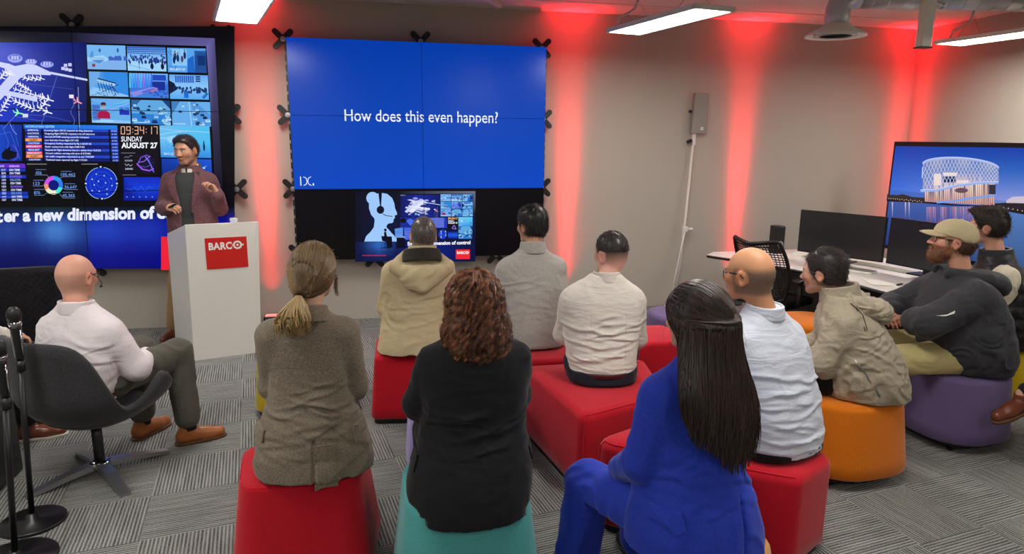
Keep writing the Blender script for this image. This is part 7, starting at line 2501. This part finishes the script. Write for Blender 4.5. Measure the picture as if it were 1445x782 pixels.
b_ = MB().add(([tuple(f.H((x, y, z))) for x, y, z in ((-.022, .092, .098), (-.006, .096, .090), (.012, .096, .098), (.022, .090, .112), (.0, .088, .112))], [(0, 1, 2, 3, 4)])).build('cap_emblem', plain('emblem_red', (150, 44, 40)), f.o)
b_.parent = cp
# hair below the cap, and the beard
S = f.hair_vol(t=.009, low=-.075, front=.0, slope=.3, ear=.034, side=.03)
S.cut(lambda X, Y, Z: (((np.stack([X, Y, Z], -1) - f.hc) @ f.R)[..., 2] - .02))
f.short_hair(S, (72, 48, 36), (112, 78, 56), n=1500, L=.028, lift=.3, comb=(0, -.4, -.9), r=.0011)
S = SDF(f.hc + [-.2, -.2, -.22], f.hc + [.2, .2, .1], .005)
S.frame(f.R, f.hc)
S.ell((0, .058 * k, -.085 * k), (.052 * k, .046 * k, .048 * k), 0); S.ell((0, .085 * k, -.043 * k), (.030 * k, .017 * k, .009 * k), .01)
for sx in (-1, 1):
    S.cone((sx * .058 * k, .018 * k, -.03 * k), (sx * .035 * k, .06 * k, -.085 * k), .014 * k, .026 * k, .02)
S.ell((0, .108 * k, -.0565 * k), (.017 * k, .02 * k, .0055 * k), .003, 's')
S.frame()
f.short_hair(S, (122, 74, 46), (176, 118, 78), n=1800, L=.018, lift=.5, comb=(0, .5, -.9), r=.0009, name='beard', seed=5)

# ================================================================= man in the black vest
T = [(.455, .0, -.05, .20, .17), (.52, .0, -.04, .225, .19), (.62, .0, -.02, .23, .19), (.74, .0, .0, .228, .178), (.86, .0, .02, .226, .165), (.94, 0, .04, .215, .145), (1.00, 0, .055, .18, .115), (1.04, 0, .065, .125, .09), (1.085, .0, .075, .08, .075)]
f = Fig('dark-haired man in a black padded vest over a cream shirt, seated behind the capped man', (4.95, -2.95, 0), .95, skin=(216, 160, 136), hc=(.0, .155, 1.25), hs=1.02, hr=(-.32, -.02, 0), T=T, neck=(0, .07, 1.03),
        arms=[((-.165, .05, .94), (-.20, .14, .70), (-.05, .36, .65)), ((.165, .05, .94), (.20, .14, .70), (.05, .36, .65))], hands=LAP, legs=seated_legs())
f.extra['paint'] = [scalp_stubble((38, 30, 26), w=.5)]
f.body()
f.garment('shirt', M['cream_shirt'], T=[(z, cx, cy, a - .012, b - .012) for z, cx, cy, a, b in T], wr=((.006, (7, 7, 14), 1.3),), sleeves=(.080, .066, .05))
qm = lambda X, Y, Z: 1.0 + 0 * X
def quilt(S):
    X, Y, Z = np.meshgrid(*S.ax, indexing='ij')
    S.d = S.d - (.007 * np.abs(np.sin(Z * PI / .085))).astype(np.float32) * (np.abs(S.d) < .04)
def armholes(S):
    for sx in (-1, 1):
        S.cone((sx * .20, .05, .955), (sx * .30, .06, .80), .085, .10, .01, 's')
f.garment('vest', M['vest'], T=[(z, cx, cy, a + .004, b + .006) for z, cx, cy, a, b in T], sleeves=None, wr=((.003, (9, 9, 14), 1.0),), post=chain_post(quilt, armholes))
f.collar(M['vest'], (0, .075, 0), .088, .085, 1.035, 1.115, th=.012, flare=.15, tilt=.1, lean=.15)
f.trousers(M['black_trousers'])
f.shoes(M['black'])
def j_hair(S, k):
    S.ell((.0, .01 * k, .085 * k), (.075 * k, .10 * k, .055 * k), .03)
S = f.hair_vol(t=.012, low=-.072, front=.07, slope=.45, ear=.033, side=.032, extra=j_hair)
f.short_hair(S, (38, 30, 27), (84, 68, 58), n=3400, L=.034, lift=.5, comb=lambda L: np.stack([L[:, 0] * 2, .25 + 0 * L[:, 0], .2 - 0 * L[:, 0]], 1), r=.0012)

# ================================================================= bald man in the swivel chair
T = [(.44, .0, -.055, .185, .145), (.50, .0, -.05, .20, .155), (.60, .0, -.03, .208, .152), (.70, .0, -.01, .222, .150), (.78, .0, .0, .232, .145), (.84, 0, .002, .222, .125), (.88, 0, .0, .18, .10), (.915, .0, -.004, .12, .08), (.95, .0, -.006, .075, .066)]
f = Fig('bald man in a pale striped shirt with a headset, seated in the swivel chair', (-.83, -2.84, 0), -.42, skin=(218, 160, 138), hc=(-.03, .045, 1.075), hs=1.0, hr=(.10, -.08, 0), T=T, neck=(0, .0, .90),
        arms=[((-.165, .0, .80), (-.185, .07, .625), (-.04, .28, .59)), ((.170, .0, .80), (.25, .08, .585), (.12, .30, .57))], hands=LAP,
        seat=.396, seat_y=.27, legs=[((-.09, .03, .51), (-.05, .45, .55), (-.06, .42, .105), (.1, 1, 0)), ((.09, .03, .51), (.22, .44, .555), (.27, .41, .105), (.75, .75, 0))])

f.extra['paint'] = [((150, 118, 104), lambda L: .5 * sm(.04, .01, L[:, 2]) * sm(-.09, -.06, L[:, 2]) * sm(.04, .01, L[:, 1]) * (np.abs(L[:, 0]) < .077))]
f.body()
f.garment('shirt', M['stripe_shirt'], wr=((.0025, (9, 9, 12), 1.2),), folds=[dict(n=12, z0=.50, z1=.76, amp=.006), dict(n=5, z0=.70, z1=.80, amp=.004, slope=.8)], res=.006, sleeves=(.074, .070, .052), post=groove(.0, -9, 0, 1, 0, .01))
f.collar(M['stripe_shirt'], (0, -.004, 0), .080, .075, .895, .965, th=.006, flare=.12, tilt=.12)
f.trousers(M['grey_trousers'], r=(.100, .082, .070), hem=.06)
f.collar(M['belt'], (0, -.056, 0), .196, .156, .455, .485, th=.004, tilt=0, name='belt', res=.005)
for L in f.legs:
    a, b = Vector(L[2]), Vector(L[1])
    MB().add(tube([tuple(a + Vector((0, 0, -.02))), tuple(a + (b - a).normalized() * .10)], [.046, .050], 14), smooth=True).build('sock', M['socks'], f.o)
f.shoes(M['tan_leather'], M['dark_sole'], size=1.05)
f.glasses(r=.0022)
mb = MB()
mb.add(tube([tuple(f.H(p)) for p in ((.088, -.01, .03), (.093, .03, .005), (.085, .075, -.035), (.06, .10, -.058))], .0022, 6), smooth=True)
mb.add(tube([tuple(f.H(p)) for p in ((.064, .096, -.056), (.05, .108, -.06))], .006, 8), smooth=True)
mb.build('headset_microphone', M['black'], f.o)

# ================================================================= presenter behind the lectern
T = [(.86, .0, .0, .200, .135), (.95, .0, .0, .205, .135), (1.06, .0, .005, .205, .130), (1.18, .0, .01, .205, .130), (1.30, 0, .012, .215, .132), (1.40, 0, .010, .222, .125), (1.46, 0, .004, .205, .105), (1.50, 0, -.004, .15, .085), (1.53, 0, -.008, .10, .07), (1.56, 0, -.01, .066, .06)]
f = Fig('man standing behind the lectern in a plum blazer and dark grey sweater, gesturing', (-.865, -.20, 0), PI - .10, skin=(202, 150, 122), hc=(-.005, .03, 1.685), hs=1.04, hr=(-.30, -.10, .05), T=T, neck=(0, -.02, 1.50),
        arms=[((-.158, .0, 1.430), (-.235, -.02, 1.180), (-.285, .17, 1.320)), ((.160, .0, 1.430), (.235, .02, 1.190), (.125, .235, 1.215))],
        hands=[((.42, .12, .9), (-.70, -.55, .25), dict(curl=[.55, .7, .8, .9], thumb=.8)), ((-.75, .55, .05), (.25, .7, .75), dict(curl=.95, thumb=.5))],
        seat=-9, legs=[((-.09, .0, .88), (-.11, .02, .48), (-.13, -.02, .10), (-.15, 1, 0)), ((.09, .0, .88), (.16, .06, .48), (.225, .05, .10), (.25, 1, 0))], res=.0055)
f.extra['paint'] = [scalp_stubble((38, 30, 27), w=.5), ((112, 84, 72), lambda L: .55 * sm(-.028, -.045, L[:, 2]) * (L[:, 1] > -.0) * (L[:, 2] > -.13) * (1 - sm(.022, .012, np.abs(L[:, 0])) * (np.abs(L[:, 2] + .0565) < .010))), ((60, 44, 38), lambda L: .7 * sm(.026, .02, np.abs(L[:, 0])) * sm(.006, .003, np.abs(L[:, 2] + .041)) * (L[:, 1] > .07))]
f.body()
f.garment('sweater', M['grey_sweater'], T=[(z, cx, cy, a - .018, b - .010) for z, cx, cy, a, b in T if .9 < z < 1.52], sleeves=None, wr=((.003, (6, 6, 10), 1.0),))
wv = lambda Z: .052 + .06 * sm(1.25, 1.48, Z) * (Z < 1.5) + .05 * sm(1.10, .86, Z)
def open_front(X, Y, Z):
    return np.where((Y > .02) & (Z < 1.535), wv(Z) - np.abs(X + .0), -1.0)
f.garment('blazer', M['plum_blazer'], wr=((.005, (5, 5, 10), 1.0), (.002, (10, 10, 18), 1.2)), sleeves=(.070, .062, .052), end=(.93, .93), open_=open_front, res=.007)
for sx in (-1, 1):      # lapels
    pts = []
    for z, w0, w1, yy in ((1.505, .075, .080, .075), (1.46, .085, .125, .105), (1.40, .078, .138, .128), (1.32, .066, .115, .140), (1.24, .056, .080, .142), (1.16, .05, .055, .140)):
        pts.append((z, w0, w1, yy))
    v_, f_ = [], []
    for z, w0, w1, yy in pts:
        v_ += [(sx * w0, yy + .018, z), (sx * w1, yy + .012, z), (sx * w1, yy - .004, z), (sx * w0, yy - .006, z)]
    for i in range(len(pts) - 1):
        for j in range(4):
            a_, b_ = i * 4 + j, i * 4 + (j + 1) % 4
            q_ = (a_, b_, b_ + 4, a_ + 4)
            f_.append(q_ if sx < 0 else q_[::-1])
    MB().add((v_, f_), smooth=False).build('lapel', M['plum_blazer'], f.o)
f.collar(M['white_shirt'], (0, -.012, 0), .072, .068, 1.515, 1.562, th=.006, flare=.12, tilt=.34, gap=.008)
f.collar(M['plum_blazer'], (0, -.014, 0), .084, .080, 1.495, 1.562, th=.007, flare=.2, tilt=.42, gap=.06, name='blazer_collar')
for i in (0, 1):
    e_, w_ = Vector(f.arms[i][1]), Vector(f.arms[i][2])
    d_ = (w_ - e_).normalized()
    MB().add(tube([tuple(w_ - d_ * .05), tuple(w_ - d_ * .004)], [.041, .040], 18), smooth=True).build('shirt_cuff', M['pale_shirt'], f.o)
f.trousers(M['khaki'], r=(.105, .080, .066), waist=[(.80, 0, 0, .185, .125), (.95, 0, 0, .18, .125)], hem=.03)
f.shoes(M['brown_leather'], M['dark_sole'], size=1.05)
def p_hair(S, k):
    S.ell((.0, .02 * k, .085 * k), (.072 * k, .085 * k, .05 * k), .03)
S = f.hair_vol(t=.009, low=-.06, front=.072, slope=.42, ear=.034, side=.035, extra=p_hair)
f.short_hair(S, (34, 28, 26), (70, 60, 56), n=2600, L=.022, lift=.3, comb=(.2, -.6, .1), r=.0011)
rw = f.arms[1][2]
t = thing('remote_control', 'small black slide clicker held in the presenter\'s lowered hand', 'remote control', (0, 0, 0))
cp_ = f.o.matrix_basis @ Vector((rw[0] - .075, rw[1] + .075, rw[2] + .018))
t.matrix_basis = Matrix.Translation(cp_) @ Matrix.Rotation(PI - .1 + .9, 4, 'Z') @ Matrix.Rotation(.35, 4, 'X')
MB().add(rbox(.028, .10, .016, .006, 3), smooth=True).build('casing', M['black'], t)
MB().add(rbox(.014, .02, .003, .001, 1, c=(0, .02, .0085))).build('button', M['grey_mesh'], t)

# ================================================================= two people only just in the picture
T = [(.456, .0, -.04, .19, .15), (.56, .0, -.03, .20, .155), (.70, .0, .0, .21, .15), (.86, .0, .01, .215, .145), (.95, 0, .008, .21, .125), (1.00, 0, .0, .16, .10), (1.05, .0, -.006, .08, .07)]
f = Fig('person in white shirt and black trousers, mostly cut off by the left edge', (-1.85, -2.36, 0), -1.35, skin=(206, 156, 130), hc=(.0, .03, 1.20), T=T,
        arms=[((-.19, .0, .92), (-.24, .14, .70), (-.06, .36, .64)), ((.19, .0, .92), (.235, .37, .70), (.0, .40, .64))], hands=LAP, legs=seated_legs(kz=.50, ankle=((-.10, .40), (.10, .47))), res=.008)
f.body()
f.garment('shirt', M['white_shirt'], wr=((.005, (7, 7, 14), 1.3),), res=.009)
f.trousers(M['black_trousers'])
f.shoes(M['brown_leather'], M['pale_sole'])
S = f.hair_vol(t=.01, res=.007)
f.short_hair(S, (50, 40, 34), (80, 66, 56), n=800)
f = Fig('person whose brown leather shoe pokes in at the right edge, legs crossed', (5.05, -3.86, 0), 1.50, skin=(206, 156, 130), hc=(.0, .03, 1.24), T=T,
        arms=[((-.19, .0, .95), (-.24, .14, .72), (-.06, .36, .66)), ((.19, .0, .95), (.235, .14, .72), (.06, .36, .66))], hands=LAP,
        legs=[((-.09, 0, .55), (-.06, .42, .60), (.05, .79, .43), (.0, 1, -.38), (0, .38, 1)), ((.09, 0, .55), (.10, .44, .48), (.10, .40, .10), (0, 1, 0))], res=.008)
f.body()
f.garment('shirt', M['navy_trousers'], wr=((.005, (7, 7, 14), 1.3),), res=.009)
f.trousers(M['navy_trousers'])
f.shoes(M['brown_leather'], M['dark_sole'], size=1.05)
S = f.hair_vol(t=.01, res=.007)
f.short_hair(S, (50, 40, 34), (80, 66, 56), n=800)
pouf(blob(-1.87, -2.38, 0.5, 0.5), 0.16, 'purple', 'pouf under the person at the left edge, hidden by the cabinet')
pouf(blob(5.07, -3.88, 0.56, 0.5), 0.18, 'red', 'pouf under the person whose shoe shows at the right edge, outside the picture')
